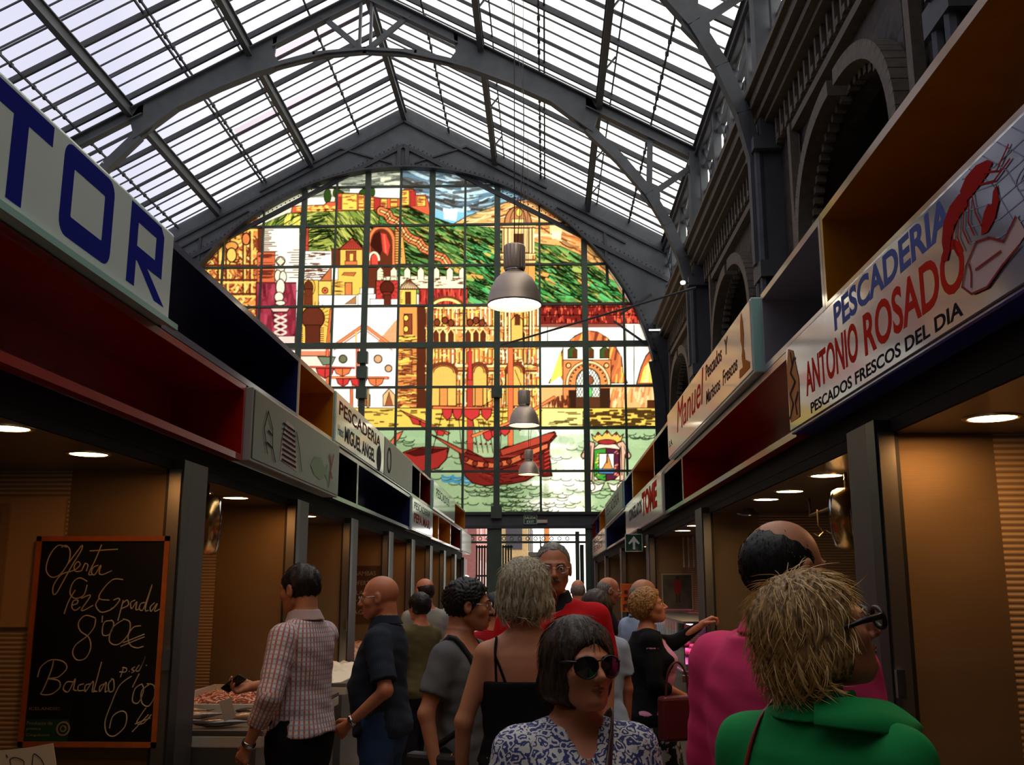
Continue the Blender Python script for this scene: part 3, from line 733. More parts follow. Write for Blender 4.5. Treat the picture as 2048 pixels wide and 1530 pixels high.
# sea
R(340, 857, 1350, 1040, (160, 192, 142), 0)
yg = np.clip(1-np.abs(XX-1115)/75, 0, 1); k = np.where((YY > 859) & (YY < 1030), np.clip(yg*2.2, 0, 1), 0)[..., None]
art[:] = art*(1-k)+C_((250, 255, 236))*k
R(1040, 860, 1100, 872, (250, 253, 240), 0)
hatch([(720, 857), (1350, 857), (1350, 1040), (720, 1040)], 60, 60, 14, [(172, 204, 150), (192, 214, 160), (148, 184, 132)], 0, 0, .35)
def waves(x0, y0, x1, y1, n, c=(48, 70, 40), w=1.5, r=12):
    for i in range(n):
        x = RNG.uniform(x0, x1); y = RNG.uniform(y0, y1)
        for j in range(RNG.randint(1, 4)): L([(x+j*r*1.7+r*math.cos(a)*.9, y-abs(math.sin(a))*-r*.35+j*1.2) for a in [math.pi*q/6 for q in range(7)]], w, c)
waves(740, 870, 925, 1020, 34); waves(925, 965, 1075, 1020, 40); waves(1090, 880, 1180, 1022, 22, (90, 100, 60), 1.3); waves(1180, 960, 1290, 1025, 14); waves(1240, 866, 1300, 880, 5)
waves(780, 950, 900, 965, 8, (40, 150, 190), 4)
# small boat
P([(806, 905), (830, 896), (862, 893), (898, 896), (893, 918), (876, 936), (846, 944), (818, 936)], (176, 30, 12), 2); P([(812, 906), (840, 897), (892, 898), (860, 908), (830, 912)], (96, 18, 10), 1.4)
P([(776, 890), (792, 868), (806, 862), (798, 878), (786, 890)], (226, 96, 24), 1.6)
P([(800, 820), (850, 842), (900, 866), (896, 870), (840, 850)], (210, 90, 24), 1.6)
for x0, y0 in ((818, 832), (838, 842), (866, 854)): P([(x0, y0), (x0+24, y0+10), (x0+20, y0+18), (x0+8, y0+16)], (200, 24, 14), 1.4)
# ship
for xm, w, c in ((940, 9, (196, 50, 16)), (1021, 8, (232, 110, 24))):
    L([(xm, 740 if xm < 1000 else 700), (xm, 905)], w+2, OUT); L([(xm, 740 if xm < 1000 else 700), (xm, 905)], w, c)
P([(936, 705), (940, 695), (944, 705), (944, 760), (936, 760)], (216, 20, 14), 1)
for x in (890, 905, 920): L([(x-4, 820), (x-26+(x-890), 905)], 1.5); 
for x in (950, 960, 970, 980): L([(x-4, 840), (x+6, 905)], 1.5); E_(x+1, 888, 2.2, 2.2, (130, 20, 14), 0)
L([(1012, 740), (1000, 900)], 1.4); L([(1030, 740), (1085, 880)], 1.4); L([(1004, 790), (960, 815)], 1.4)
L([(866, 815), (990, 818)], 6, (120, 40, 10)); L([(868, 815), (988, 818)], 3.4, (238, 120, 40))
for x0, x1 in ((884, 905), (905, 925), (926, 960), (962, 984)): P([(x0, 818), (x1, 818), (x1-2, 832), ((x0+x1)/2, 841), (x0+2, 832)], (206, 22, 20), 1.6)
L([(945, 872), (1030, 842), (1108, 795)], 6, (120, 44, 10)); L([(946, 872), (1030, 842), (1108, 795)], 3.6, (240, 130, 40))
for x0, y0 in ((966, 866), (982, 862), (1000, 856), (1030, 845), (1050, 838)): P([(x0, y0), (x0+20, y0-8), (x0+19, y0+8), (x0+10, y0+16), (x0+2, y0+10)], (206, 26, 22), 1.6)
HULL = [(860, 868), (872, 873), (922, 898), (936, 900), (952, 908), (968, 916), (986, 916), (1000, 900), (1012, 893), (1030, 892), (1098, 866), (1109, 863), (1113, 872), (1100, 886), (1098, 900), (1104, 952), (1086, 953), (1072, 950), (1052, 962), (1020, 968), (970, 972), (945, 966), (930, 952), (922, 925), (918, 905)]
P(HULL, (132, 26, 12), 2.2); hatch(HULL, 110, 40, 2, [(96, 14, 8), (176, 50, 22), (70, 14, 8)], lambda x, y: 8 if x > 990 else -20)
P([(924, 912), (950, 922), (985, 926), (1020, 918), (1060, 900), (1096, 886), (1096, 896), (1060, 912), (1020, 930), (985, 936), (950, 934), (926, 924)], (226, 110, 40), 1.6)
for x, y in ((932, 918), (950, 927), (972, 930), (1000, 928), (1018, 923), (1046, 913)): E_(x, y, 5, 5, (150, 40, 16), 1.5)
P([(860, 868), (922, 898), (936, 900), (926, 910), (900, 894)], (206, 84, 30), 1.6)
P([(1000, 900), (1098, 866), (1112, 866), (1098, 882), (1004, 912)], (190, 60, 24), 1.6); P([(1078, 912), (1098, 898), (1102, 952), (1086, 953)], (110, 26, 14), 1.8)
for y in range(905, 950, 8): L([(1090, y), (1098, y-4)], 2, (216, 40, 20))
# crest with crown, wings and scrolls
for s in (-1, 1):
    P([(1212+s*22, 886), (1212+s*34, 882), (1212+s*42, 894), (1212+s*50, 912), (1212+s*46, 918), (1212+s*38, 910), (1212+s*36, 960), (1212+s*28, 962), (1212+s*24, 900)], (226, 176, 150), 2)
    L(ell(1212+s*44, 911, 6, 6), 1.5); L([(1212+s*30, 892), (1212+s*32, 950)], 1.5); L([(1212+s*36, 892), (1212+s*40, 906)], 1.3)
P([(1188, 896), (1197, 888), (1231, 888), (1240, 896), (1240, 960), (1188, 960)], (244, 214, 190), 1.8)
P([(1188, 899), (1212, 896), (1212, 962), (1196, 958), (1188, 950)], (60, 160, 50), 1.8); P([(1212, 896), (1238, 899), (1238, 950), (1230, 958), (1212, 962)], (96, 24, 62), 1.8)
hatch([(1190, 900), (1211, 900), (1211, 958), (1190, 950)], 24, 6, 2, [(240, 214, 60), (20, 90, 20)], 30); hatch([(1228, 900), (1237, 900), (1237, 955), (1228, 950)], 8, 5, 2, [(226, 130, 90)], 30)
R(1198, 907, 1228, 948, (252, 252, 246), 1.6); R(1198, 937, 1228, 947, (50, 150, 216), 1)
P([(1204, 938), (1212, 924), (1216, 908), (1222, 928), (1226, 938)], (214, 150, 50), 1.4); L([(1214, 910), (1214, 925)], 3, (130, 60, 30))
P([(1186, 878), (1183, 868), (1190, 874), (1196, 864), (1204, 872), (1214, 860), (1224, 872), (1233, 864), (1240, 874), (1247, 868), (1242, 882), (1230, 887), (1198, 887)], (238, 190, 60), 1.8)
P(ell(1214, 884, 18, 5)[:-1], (170, 24, 30), 1.4)
for x, y in ((1196, 868), (1214, 865), (1232, 868)): E_(x, y, 2.2, 2.2, (190, 30, 40), .8)
for s in (-1, 1): P([(1212+s*3, 966), (1212+s*16, 970), (1212+s*32, 962), (1212+s*36, 972), (1212+s*28, 986), (1212+s*10, 980)], (250, 236, 216), 1.8); L(ell(1212+s*28, 974, 6, 7), 1.5)
# fine painting lines and little squares of glass
art *= (1+.05*RNG.randn(HA, WA, 1)).astype(np.float32)
art = np.clip(art, 0, 1)**1.1
lum = art.mean(-1, keepdims=True); art = lum+(art-lum)*.84
# the picture becomes colours on a fine grid of glass cells in the plane of the window
STEP = .0195
gx = np.arange(-11.7, 3.4, STEP); gz = np.arange(3.5, 14.0, STEP)
GX, GZ = np.meshgrid(gx, gz)
V = np.stack([GX-EYE[0], np.full_like(GX, YE+.1-EYE[1]), GZ-EYE[2]], -1)
dep = V@_f; PX = CX+FPX*(V@_r)/dep; PY = CY-FPX*(V@_u)/dep
ix = np.clip(PX-X0A-.5, 0, WA-1.001); iy = np.clip(PY-Y0A-.5, 0, HA-1.001)
i0 = ix.astype(int); j0 = iy.astype(int); fx = (ix-i0)[..., None]; fy = (iy-j0)[..., None]
colr = (art[j0, i0]*(1-fx)*(1-fy)+art[j0, i0+1]*fx*(1-fy)+art[j0+1, i0]*(1-fx)*fy+art[j0+1, i0+1]*fx*fy)
nx_, nz_ = len(gx), len(gz)
idx = np.arange(nx_*nz_).reshape(nz_, nx_)
quads = np.stack([idx[:-1, :-1], idx[:-1, 1:], idx[1:, 1:], idx[1:, :-1]], -1).reshape(-1, 4)
cxm = (GX[:-1, :-1]).ravel(); czm = GZ[:-1, :-1].ravel()
keep = ((np.hypot(cxm-AX, czm-AZ) < AR+.1) | ((czm < AZ) & (np.abs(cxm-AX) < AR+.1)))
quads = quads[keep]
def np_mesh(name, verts, quads, smooth=True):
    me = bpy.data.meshes.new(name)
    used = np.unique(quads); remap = np.zeros(len(verts), np.int64); remap[used] = np.arange(len(used))
    v = verts[used].astype(np.float32); q = remap[quads].astype(np.int32)
    me.vertices.add(len(v)); me.vertices.foreach_set('co', v.ravel())
    me.loops.add(q.size); me.loops.foreach_set('vertex_index', q.ravel())
    me.polygons.add(len(q)); me.polygons.foreach_set('loop_start', np.arange(0, q.size, q.shape[1], dtype=np.int32))
    me.update(calc_edges=True)
    if smooth: me.polygons.foreach_set('use_smooth', np.ones(len(q), bool))
    return me, used
vv = np.stack([GX.ravel(), np.full(GX.size, YE+.1), GZ.ravel()], -1)
me, used = np_mesh('window_1', vv, quads, False)
ca = me.color_attributes.new('glass_colour', 'FLOAT_COLOR', 'POINT')
rgba = np.ones((len(used), 4), np.float32); rgba[:, :3] = np.clip(colr.reshape(-1, 3)[used], 0, 1); ca.data.foreach_set('color', rgba.ravel())
sg = bpy.data.materials.new('stained_glass'); sg.use_nodes = True
n = sg.node_tree.nodes; l = sg.node_tree.links; n.remove(n['Principled BSDF'])
at = n.new('ShaderNodeAttribute'); at.attribute_name = 'glass_colour'
tl = n.new('ShaderNodeBsdfTranslucent'); tp = n.new('ShaderNodeBsdfTransparent'); mx = n.new('ShaderNodeMixShader'); mx.inputs['Fac'].default_value = .16
l.new(at.outputs['Color'], tl.inputs['Color']); l.new(at.outputs['Color'], tp.inputs['Color'])
l.new(tl.outputs[0], mx.inputs[1]); l.new(tp.outputs[0], mx.inputs[2]); l.new(mx.outputs[0], n['Material Output'].inputs['Surface'])
me.materials.append(sg)
win = bpy.data.objects.new('window_1', me); COL.objects.link(win); win['kind'] = 'structure'
def wx(px, py=690): return float(onplane(px, py, 1, YE)[0])
def wz(py, px=900): return float(onplane(px, py, 1, YE)[2])
g = MB()
def topz(x): return AZ+math.sqrt(max(.01, AR**2-(x-AX)**2)) if abs(x-AX) < AR else AZ
for px, w in ((436, .05), (515, .05), (597, .16), (663, .05), (727, .17), (795, .06), (860, .17), (928, .06), (994, .17), (1080, .06), (1171, .17), (1249, .06)):
    x = wx(px); g.b2(x-w/2, x+w/2, YE-.06, YE+.04, 3.6, topz(x))
for py, w in ((372, .05), (450, .06), (531, .06), (611, .06), (690, .17), (774, .06), (857, .08), (943, .06)):
    z = wz(py); hw = math.sqrt(max(0, AR**2-(z-AZ)**2)) if z > AZ else AR
    g.b2(AX-hw, AX+hw, YE-.05, YE+.05, z-w/2, z+w/2)
for px, py in ((727, 745), (727, 785), (994, 785), (994, 1025), (727, 715)):
    x = wx(px); z = wz(py); g.box((x, YE-.06, z), (.3, .2, .34))
g.build('window_frame', GREEN_IRON, win)
# door opening under the window, gates, exit sign
d = MB()
d.b2(-5.12, -5.0, YE+.02, YE+.12, 0, 3.22); d.b2(-1.62, -1.22, YE-.05, YE+.2, 0, 3.22); d.b2(.82, .93, YE+.02, YE+.12, 0, 3.1)
d.b2(-5.2, 1.22, YE+.03, YE+.1, 2.98, 3.03); d.b2(-5.2, 1.22, YE+.04, YE+.09, 2.78, 2.84)
d.b2(1.1, 1.25, YE-.05, YE+.2, 0, 3.3)
k = -4.9
while k < .8:
    d.tube([(k+.05*math.cos(a), YE+.07, 2.91+.05*math.sin(a)) for a in [2*math.pi*q/8 for q in range(8)]], .012, 5, closed=True); k += .22
dr = d.build('door_1', GREEN_IRON); dr['kind'] = 'structure'
for x0, x1, yy in ((-1.95, -1.64, YE+.6), (-1.2, -.95, YE+.5)):
    m = MB(); x = x0
    while x <= x1: m.tube([(x, yy, .1), (x, yy, 2.75)], .026, 6); x += .075
    for z in (.15, .9, 1.9, 2.7): m.b2(x0-.03, x1+.03, yy-.02, yy+.02, z-.025, z+.025)
    m.build('gate_leaf', GREEN_IRON, dr)
g = MB(); g.b2(.95, 1.0, YE+.3, YE+.36, .05, 2.75); g.b2(1.0, 1.06, YE+.3, YE+.36, 0, 2.75); g.build('gate_leaf', GREEN_IRON, dr)
# ---------------------------------------------------------------- fascia of cubbies and shop signs
XL, XR = -1.83, 1.27
def ysolve(px, X, Z):
    """distance along the aisle of a point on a fascia seen at this picture column"""
    k = (px-CX)/FPX; a = _r-k*_f
    return float(EYE[1]-(a[0]*(X-EYE[0])+a[2]*(Z-EYE[2]))/a[1])
PAL = {
 'navy': (34, 40, 92), 'ochre': (206, 128, 22), 'red': (168, 22, 16), 'black': (20, 24, 20), 'darkred': (120, 20, 20),
 'grey': (150, 146, 152), 'yellow': (176, 116, 16)}
def paint(name): return mat('gloss_paint_'+name, PAL[name], .28, coat=.5, var=.12, vscale=6)
SIDE = {-1: ('left', XL), 1: ('right', XR)}
def cubby(side, row, y0, y1, colour, label):
    X = SIDE[side][1]; z0 = 2.36+.47*row; z1 = z0+.465; T = .038; D = .46
    yc = (y0+y1)/2
    xi, xo = X, X+side*D
    o = MB()
    o.b2(xi, xo, y0+.003, y1-.003, z0, z0+T); o.b2(xi, xo, y0+.003, y1-.003, z1-T, z1)
    o.b2(xi, xo, y0+.003, y0+T, z0+T, z1-T); o.b2(xi, xo, y1-T, y1-.003, z0+T, z1-T)
    ob = o.build('display_cubby', paint(colour)); tag(ob, label, 'cubby', 'open painted cubbies above the %s stalls' % SIDE[side][0])
    bp_ = MB(); bp_.b2(xo-side*.02, xo, y0+T, y1-T, z0+T, z1-T); bp_.build('back_panel', paint(colour), ob)
    return ob
def M_side(side, y, z, out):
    """frame for lettering on a fascia: origin at the first letter's foot"""
    X = SIDE[side][1]-side*out
    if side < 0: return frame((X, y, z), (0, 1, 0), (0, 0, 1), (1, 0, 0))
    return frame((X, y, z), (0, -1, 0), (0, 0, 1), (-1, 0, 0))
def sign(side, row, y0, y1, face, edge, label, out=.045):
    X = SIDE[side][1]; z0 = 2.36+.47*row
    ob = MB().b2(X-side*(out-.008), X+side*.3, y0+.006, y1-.006, z0+.005, z0+.46).build('shop_sign', edge, bevel=.006)
    tag(ob, label, 'sign', 'shop signs above the %s stalls' % SIDE[side][0])
    MB().b2(X-side*out, X-side*(out-.012), y0+.02, y1-.02, z0+.02, z0+.447).build('sign_face', face, ob, bevel=.004)
    return ob
WHITE_F = mat('white_sign_face', (236, 246, 242), .16, coat=.6, var=.06, vscale=2)
CREAM_F = mat('cream_sign_face', (236, 214, 196), .2, coat=.5, var=.06, vscale=2)
GREY_F = mat('grey_sign_face', (92, 88, 84), .35, coat=.0, spec=.25, rgb2=(80, 92, 78), vscale=1.6)
LILAC_F = mat('lilac_grey_sign_face', (112, 114, 134), .14, coat=.55, var=.1, vscale=2)
AQUA = mat('aqua_acrylic_edge', (170, 214, 206), .2, coat=.6)
BLUE_E = mat('blue_sign_edge', (36, 44, 150), .3, coat=.5)
def ink(name, c): return mat('ink_'+name, c, .9, spec=.05)
BLU, REDI, BRNI, GRYI, GRN = ink('blue', (22, 32, 140)), ink('red', (206, 40, 22)), ink('brown', (110, 62, 46)), ink('grey', (70, 72, 70)), ink('green', (40, 100, 70))
NAVY_I = ink('navy', (40, 56, 150)); DKI = ink('dark', (34, 32, 36)); LIGHTBLUE = ink('light_blue', (92, 106, 166))
zl = 3.06
yl = lambda px, z=3.06: ysolve(px, XL, z)
yr = lambda px, z=3.06: ysolve(px, XR, z)
# left upper row
s1 = sign(-1, 1, 1.1, 4.56, WHITE_F, AQUA, 'big white sign with blue letters TOR, nearest on the left fascia')
m = MB(); fL = lambda u, v, t: (t, u, v); t0, t1 = XL+.0445, XL+.0458
m.b2(t0, t1, 2.72, 3.34, 3.185, 3.262); m.b2(t0, t1, 3.07, 3.17, 2.885, 3.185); m.build('letter_t', BLU, s1)
def ring_letter(y0, y1, z0, z1, w, r):
    def rr(a, b, c, d, r):
        out = []
        for cx, cy, s in ((b-r, d-r, 0), (a+r, d-r, 90), (a+r, c+r, 180), (b-r, c+r, 270)):
            for k in range(6): t = math.radians(s+18*k); out.append((cx+r*math.cos(t), cy+r*math.sin(t)))
        return out
    o, i = rr(y0, y1, z0, z1, r), rr(y0+w, y1-w, z0+w, z1-w, .008); g = MB()
    for k in range(len(o)):
        j = (k+1) % len(o); g.prism([o[k], o[j], i[j], i[k]], fL, t0, t1)
    return g
ring_letter(3.43, 3.87, 2.9, 3.262, .085, .06).build('letter_o', BLU, s1)
g = MB(); w = .085
g.b2(t0, t1, 4.04, 4.04+w, 2.9, 3.262); g.b2(t0, t1, 4.04+w, 4.33, 3.262-.07, 3.262); g.b2(t0, t1, 4.04+w, 4.33, 3.02, 3.085); g.b2(t0, t1, 4.33, 4.42, 3.02, 3.192)
g.prism([(4.33, 3.262), (4.33, 3.192), (4.42, 3.192), (4.42, 3.225), (4.38, 3.262)], fL, t0, t1); g.prism([(4.14, 3.02), (4.25, 3.02), (4.47, 2.9), (4.35, 2.9)], fL, t0, t1)
g.build('letter_r', BLU, s1)
m = MB(); m.b2(XL+.047, XL+.07, 1.0, 4.6, 2.822, 2.85); tag(m.build('sign_ledge', AQUA), 'pale aqua ledge strip under the big TOR sign', 'ledge')
cubby(-1, 1, 4.57, yl(597), 'navy', 'dark navy open cubby right after the big TOR sign')
cubby(-1, 1, yl(597), yl(667), 'ochre', 'ochre open cubby between the navy cubby and the PESCADERIA sign on the left')
s2 = sign(-1, 1, yl(667), yl(765), WHITE_F, AQUA, 'white sign reading PESCADERIA in brown letters on the left fascia', .02)
text_mesh('lettering', 'PESCADERIA', M_side(-1, 8.62, 3.1, .021), BRNI, s2, width=2.25, height=.125, bold=.004)
text_mesh('lettering', 'MIGUEL ANGEL', M_side(-1, 8.9, 2.9, .021), GRYI, s2, width=1.62, height=.14, bold=.006)
text_mesh('lettering', 'Hnos', M_side(-1, 8.6, 2.92, .021), GRYI, s2, width=.24, height=.09)
m = MB(); m.lathe([(.14, 0), (.14, .003)], (0, 0, 0), 20); e = m.build('round_emblem', GRYI, s2); e.matrix_local = M_side(-1, 10.78, 2.98, .021)
s3 = sign(-1, 1, yl(765), yl(822), GREY_F, AQUA, 'greenish grey glossy sign right after the PESCADERIA sign', .02)
m = MB(); m.lathe([(.12, 0), (.15, 0), (.15, .003), (.12, .003)], (0, 0, 0), 24); e = m.build('round_emblem', GRYI, s3); e.matrix_local = M_side(-1, 11.5, 3.05, .021)
cubby(-1, 1, yl(822), yl(840), 'black', 'black open cubby in the upper left row, far side of the grey glossy sign')
cubby(-1, 1, yl(840), yl(861), 'darkred', 'dark red open cubby in the upper left row, before the far white sign')
s4 = sign(-1, 1, yl(861), yl(905), WHITE_F, AQUA, 'far white sign on the upper left row, after the dark red cubby', .05)
text_mesh('lettering', 'PESCADOS', M_side(-1, yl(861)+.4, 3.05, .051), GRN, s4, width=2.2, height=.14)
cubby(-1, 1, yl(905), yl(930), 'ochre', 'ochre open cubby at the far end of the upper left row')
# left lower row
z2 = 2.6
yl2 = lambda px: ysolve(px, XL, z2)
yr2 = lambda px: ysolve(px, XR, z2)
cubby(-1, 0, 1.1, 5.96, 'red', 'long dark red open cubby under the big TOR sign')
s5 = sign(-1, 0, 5.97, yl2(667), GREY_F, mat('silver_edge', (170, 165, 160), .3), 'glossy grey sign with a drawn tower and fish, lower left row', .05)
def flat(side, polys, m, parent, out, name):
    g = MB(); X = SIDE[side][1]-side*out
    for i, p in enumerate(polys): g.prism(p, lambda u, v, t: (t, u, v), X, X-side*(.0006+.0003*i))
    return g.build(name, m, parent)
def stroke(side, lines, w, m, parent, out, name):
    g = MB(); X = SIDE[side][1]-side*out
    for p in lines: arc_band(g, p, w, lambda u, v, t: (t, u, v), X, X-side*.0008)
    return g.build(name, m, parent)
flat(-1, [[(6.62, 2.45), (6.66, 2.6), (6.74, 2.74), (6.95, 2.72), (7.0, 2.6), (7.1, 2.42)]], ink('pale_pink', (214, 186, 176)), s5, .052, 'drawn_tower')
stroke(-1, [[(6.3, 2.45), (6.2, 2.6), (6.28, 2.72), (6.4, 2.62), (6.42, 2.5), (6.5, 2.42)], [(7.02, 2.7), (7.12, 2.6), (7.22, 2.44)], [(6.3, 2.6), (6.4, 2.58)], [(6.28, 2.52), (6.42, 2.5)]]+[[(6.66, 2.46+.035*k), (7.05-.01*k, 2.45+.035*k)] for k in range(8)], .012, DKI, s5, .055, 'drawn_outline')
flat(-1, [[(7.5, 2.52), (7.62, 2.6), (7.85, 2.62), (8.0, 2.54), (8.1, 2.6), (8.1, 2.46), (8.0, 2.5), (7.85, 2.44), (7.62, 2.46)]], ink('pale_green', (150, 170, 140)), s5, .052, 'drawn_fish')
stroke(-1, [[(8.15, 2.42), (8.2, 2.55), (8.3, 2.7)], [(8.2, 2.55), (8.28, 2.5)], [(8.22, 2.6), (8.14, 2.68)]], .02, ink('dull_red', (150, 70, 66)), s5, .055, 'drawn_coral')
cubby(-1, 0, yl2(667), yl2(715), 'black', 'black open cubby in the lower left row, right after the grey drawn sign')
cubby(-1, 0, yl2(715), yl2(820), 'navy', 'long navy open cubby in the lower left row')
s6 = sign(-1, 0, yl2(820), yl2(862), WHITE_F, AQUA, 'small white sign with green and red letters in the lower left row', .03)
text_mesh('lettering', 'PESCADERIA', M_side(-1, yl2(824), 2.66, .031), GRN, s6, width=1.9, height=.1); text_mesh('lettering', 'PEPA MARI', M_side(-1, yl2(824), 2.48, .031), ink('wine', (140, 30, 40)), s6, width=1.9, height=.13, bold=.006)
cubby(-1, 0, yl2(862), yl2(877), 'ochre', 'first small ochre cubby after the small white sign, lower left row')
cubby(-1, 0, yl2(877), yl2(901), 'ochre', 'second ochre cubby in the lower left row, before the far dark red one')
cubby(-1, 0, yl2(901), yl2(921), 'darkred', 'dark red open cubby near the far end of the lower left row')
s7 = sign(-1, 0, yl2(921), yl2(940), CREAM_F, AQUA, 'cream sign at the very far end of the lower left row', .03)
# right upper row
cubby(1, 1, 1.0, yr(1645), 'yellow', 'nearest long ochre yellow open cubby, top right')
cubby(1, 1, yr(1645), 5.7, 'grey', 'lilac grey open cubby between the ochre one and the Manuel sign')
s8 = sign(1, 1, 5.72, 9.83, CREAM_F, AQUA, 'cream sign reading Manuel Pescados y Mariscos Frescos, upper right row', .06)
text_mesh('lettering', 'Manuel', M_side(1, 9.1, 2.99, .061), REDI, s8, width=1.6, height=.27, shear=.3)
text_mesh('lettering', 'Pescados  Y', M_side(1, 7.4, 3.13, .061), BRNI, s8, width=.95, height=.11, bold=.003, shear=.15)
text_mesh('lettering', 'Mariscos  Frescos', M_side(1, 7.42, 2.95, .061), BRNI, s8, width=1.25, height=.1, bold=.003, shear=.15)
text_mesh('lettering', 'S.A.', M_side(1, 9.72, 2.94, .061), GRYI, s8, width=.25, height=.06)
flat(1, [[(5.99, 2.9), (6.02, 3.0), (5.99, 3.04), (6.03, 3.1), (6.02, 3.2), (5.98, 3.27), (5.95, 3.2), (5.93, 3.12), (5.96, 3.04), (5.93, 3.0), (5.93, 2.96), (5.84, 2.93), (5.84, 2.9)], [(6.12, 2.88), (6.1, 2.93), (5.8, 2.92), (5.8, 2.88)]], ink('orange', (206, 120, 50)), s8, .062, 'drawn_figure')
cubby(1, 1, 9.84, yr(1308), 'black', 'black open cubby right behind the Manuel sign')
cubby(1, 1, yr(1308), yr(1265), 'ochre', 'ochre open cubby in the middle of the upper right row')
cubby(1, 1, yr(1265), yr(1249), 'navy', 'navy open cubby in the upper right row, before the grey green sign')
s9 = sign(1, 1, yr(1249), yr(1213), GREY_F, AQUA, 'grey green sign far along the upper right row', .03)
text_mesh('lettering', 'PESCADERIA', M_side(1, yr(1214)-.3, 3.0, .031), GRYI, s9, width=3.6, height=.2)
cubby(1, 1, yr(1213), yr(1199), 'ochre', 'ochre open cubby behind the grey green sign, far upper right row')
cubby(1, 1, yr(1199), yr(1192), 'navy', 'navy open cubby near the far end of the upper right row')
cubby(1, 1, yr(1192), 27.6, 'darkred', 'dull red open cubby at the very far end of the upper right row')
# right lower row
s10 = sign(1, 0, 2.2, 5.03, LILAC_F, BLUE_E, 'big blue edged sign of ANTONIO ROSADO with a red lobster and a fish', .04)
text_mesh('lettering', 'PESCADERIA', M_side(1, 4.15, 2.675, .0403), LIGHTBLUE, s10, width=1.25, height=.12, bold=.006)
text_mesh('lettering', 'ANTONIO', M_side(1, 4.66, 2.49, .0404), REDI, s10, width=.80, height=.16, bold=.004)
text_mesh('lettering', 'ROSADO', M_side(1, 3.78, 2.48, .0404), REDI, s10, width=.94, height=.165, bold=.004)
text_mesh('lettering', 'PESCADOS FRESCOS DEL DIA', M_side(1, 4.6, 2.4, .0404), DKI, s10, width=1.72, height=.05, bold=.004)
LOB = ink('lobster', (176, 34, 30))
def dots(cy, cz, ry, rz, n=14, a=0): return [(cy+ry*math.cos(t)*math.cos(a)-rz*math.sin(t)*math.sin(a), cz+ry*math.cos(t)*math.sin(a)+rz*math.sin(t)*math.cos(a)) for t in [2*math.pi*k/n for k in range(n)]]
flat(1, [[(2.97, 2.60), (2.98, 2.66), (2.955, 2.715), (2.90, 2.745), (2.83, 2.755), (2.78, 2.745), (2.78, 2.70), (2.84, 2.69), (2.88, 2.675), (2.91, 2.65), (2.93, 2.61)], [(2.82, 2.76), (2.77, 2.785), (2.70, 2.79), (2.63, 2.775), (2.60, 2.755), (2.64, 2.735), (2.72, 2.72), (2.79, 2.715)], [(2.71, 2.585), (2.67, 2.58), (2.62, 2.60), (2.585, 2.64), (2.59, 2.685), (2.615, 2.675), (2.63, 2.64), (2.65, 2.655), (2.68, 2.64), (2.70, 2.615)], [(2.99, 2.60), (2.95, 2.59), (2.93, 2.61), (2.97, 2.63)]], LOB, s10, .042, 'drawn_lobster')
stroke(1, [[(2.66, 2.75), (2.58, 2.72), (2.5, 2.76)], [(2.7, 2.73), (2.6, 2.70), (2.5, 2.72)], [(2.8, 2.7), (2.82, 2.64), (2.79, 2.59)], [(2.84, 2.69), (2.86, 2.63), (2.83, 2.58)], [(2.76, 2.71), (2.78, 2.65), (2.75, 2.60)], [(2.88, 2.68), (2.90, 2.62), (2.87, 2.58)], [(2.74, 2.72), (2.73, 2.66), (2.70, 2.61)]], .006, LOB, s10, .044, 'drawn_feeler')
FISHI = ink('pale_fish', (214, 180, 172))
flat(1, [[(2.86, 2.48), (2.82, 2.53), (2.74, 2.575), (2.66, 2.56), (2.58, 2.52), (2.5, 2.56), (2.46, 2.5), (2.52, 2.48), (2.6, 2.46), (2.7, 2.43), (2.8, 2.44)]], FISHI, s10, .042, 'drawn_fish')
stroke(1, [[(2.86, 2.48), (2.82, 2.53), (2.74, 2.575), (2.66, 2.56), (2.58, 2.52), (2.5, 2.56)], [(2.5, 2.48), (2.6, 2.46), (2.7, 2.43), (2.8, 2.44), (2.86, 2.48)], [(2.8, 2.46), (2.79, 2.5), (2.8, 2.53)], [(2.76, 2.5), (2.6, 2.5)]], .007, ink('fish_red', (150, 56, 50)), s10, .045, 'drawn_outline')
NET = ink('net', (160, 164, 184))
stroke(1, [[(2.75-.09*k, 2.8), (2.62-.09*k, 2.7), (2.52-.09*k, 2.55)] for k in range(5)]+[[(2.8, 2.79-.05*k), (2.6, 2.74-.05*k), (2.3, 2.74-.05*k)] for k in range(5)], .0035, NET, s10, .0405, 'drawn_net')
stroke(1, [dots(2.42, 2.64, .07, .03), dots(2.42, 2.64, .04, .015)], .0035, NET, s10, .0405, 'drawn_shell')
flat(1, [[(4.98, 2.42), (4.8, 2.42), (4.78, 2.6), (4.86, 2.76), (4.95, 2.79), (5.0, 2.7)]], ink('tan_orange', (206, 138, 80)), s10, .042, 'drawn_squid')
stroke(1, [[(4.98, 2.44), (4.9, 2.5), (4.95, 2.56), (4.84, 2.6), (4.92, 2.66), (4.84, 2.72)], [(4.84, 2.44), (4.86, 2.5), (4.8, 2.54)], [(4.9, 2.76), (4.88, 2.7)]], .014, ink('plum', (66, 44, 60)), s10, .045, 'drawn_outline')
cubby(1, 0, 5.05, yr2(1365), 'red', 'long red open cubby after the ANTONIO ROSADO sign, lower right row')
cubby(1, 0, yr2(1365), yr2(1329), 'black', 'black open cubby between the red cubby and the TOME sign')
s11 = sign(1, 0, yr2(1329), yr2(1255), CREAM_F, mat('silver_edge', (170, 165, 160), .3), 'white sign reading CONGELADOS TOME with tall red letters, lower right row', .03)
text_mesh('lettering', 'CONGELADOS', M_side(1, 15.0, 2.55, .031), GRYI, s11, width=2.0, height=.17, bold=.008)
text_mesh('lettering', 'TOME', M_side(1, 12.95, 2.48, .031), REDI, s11, width=1.75, height=.31, bold=.010)
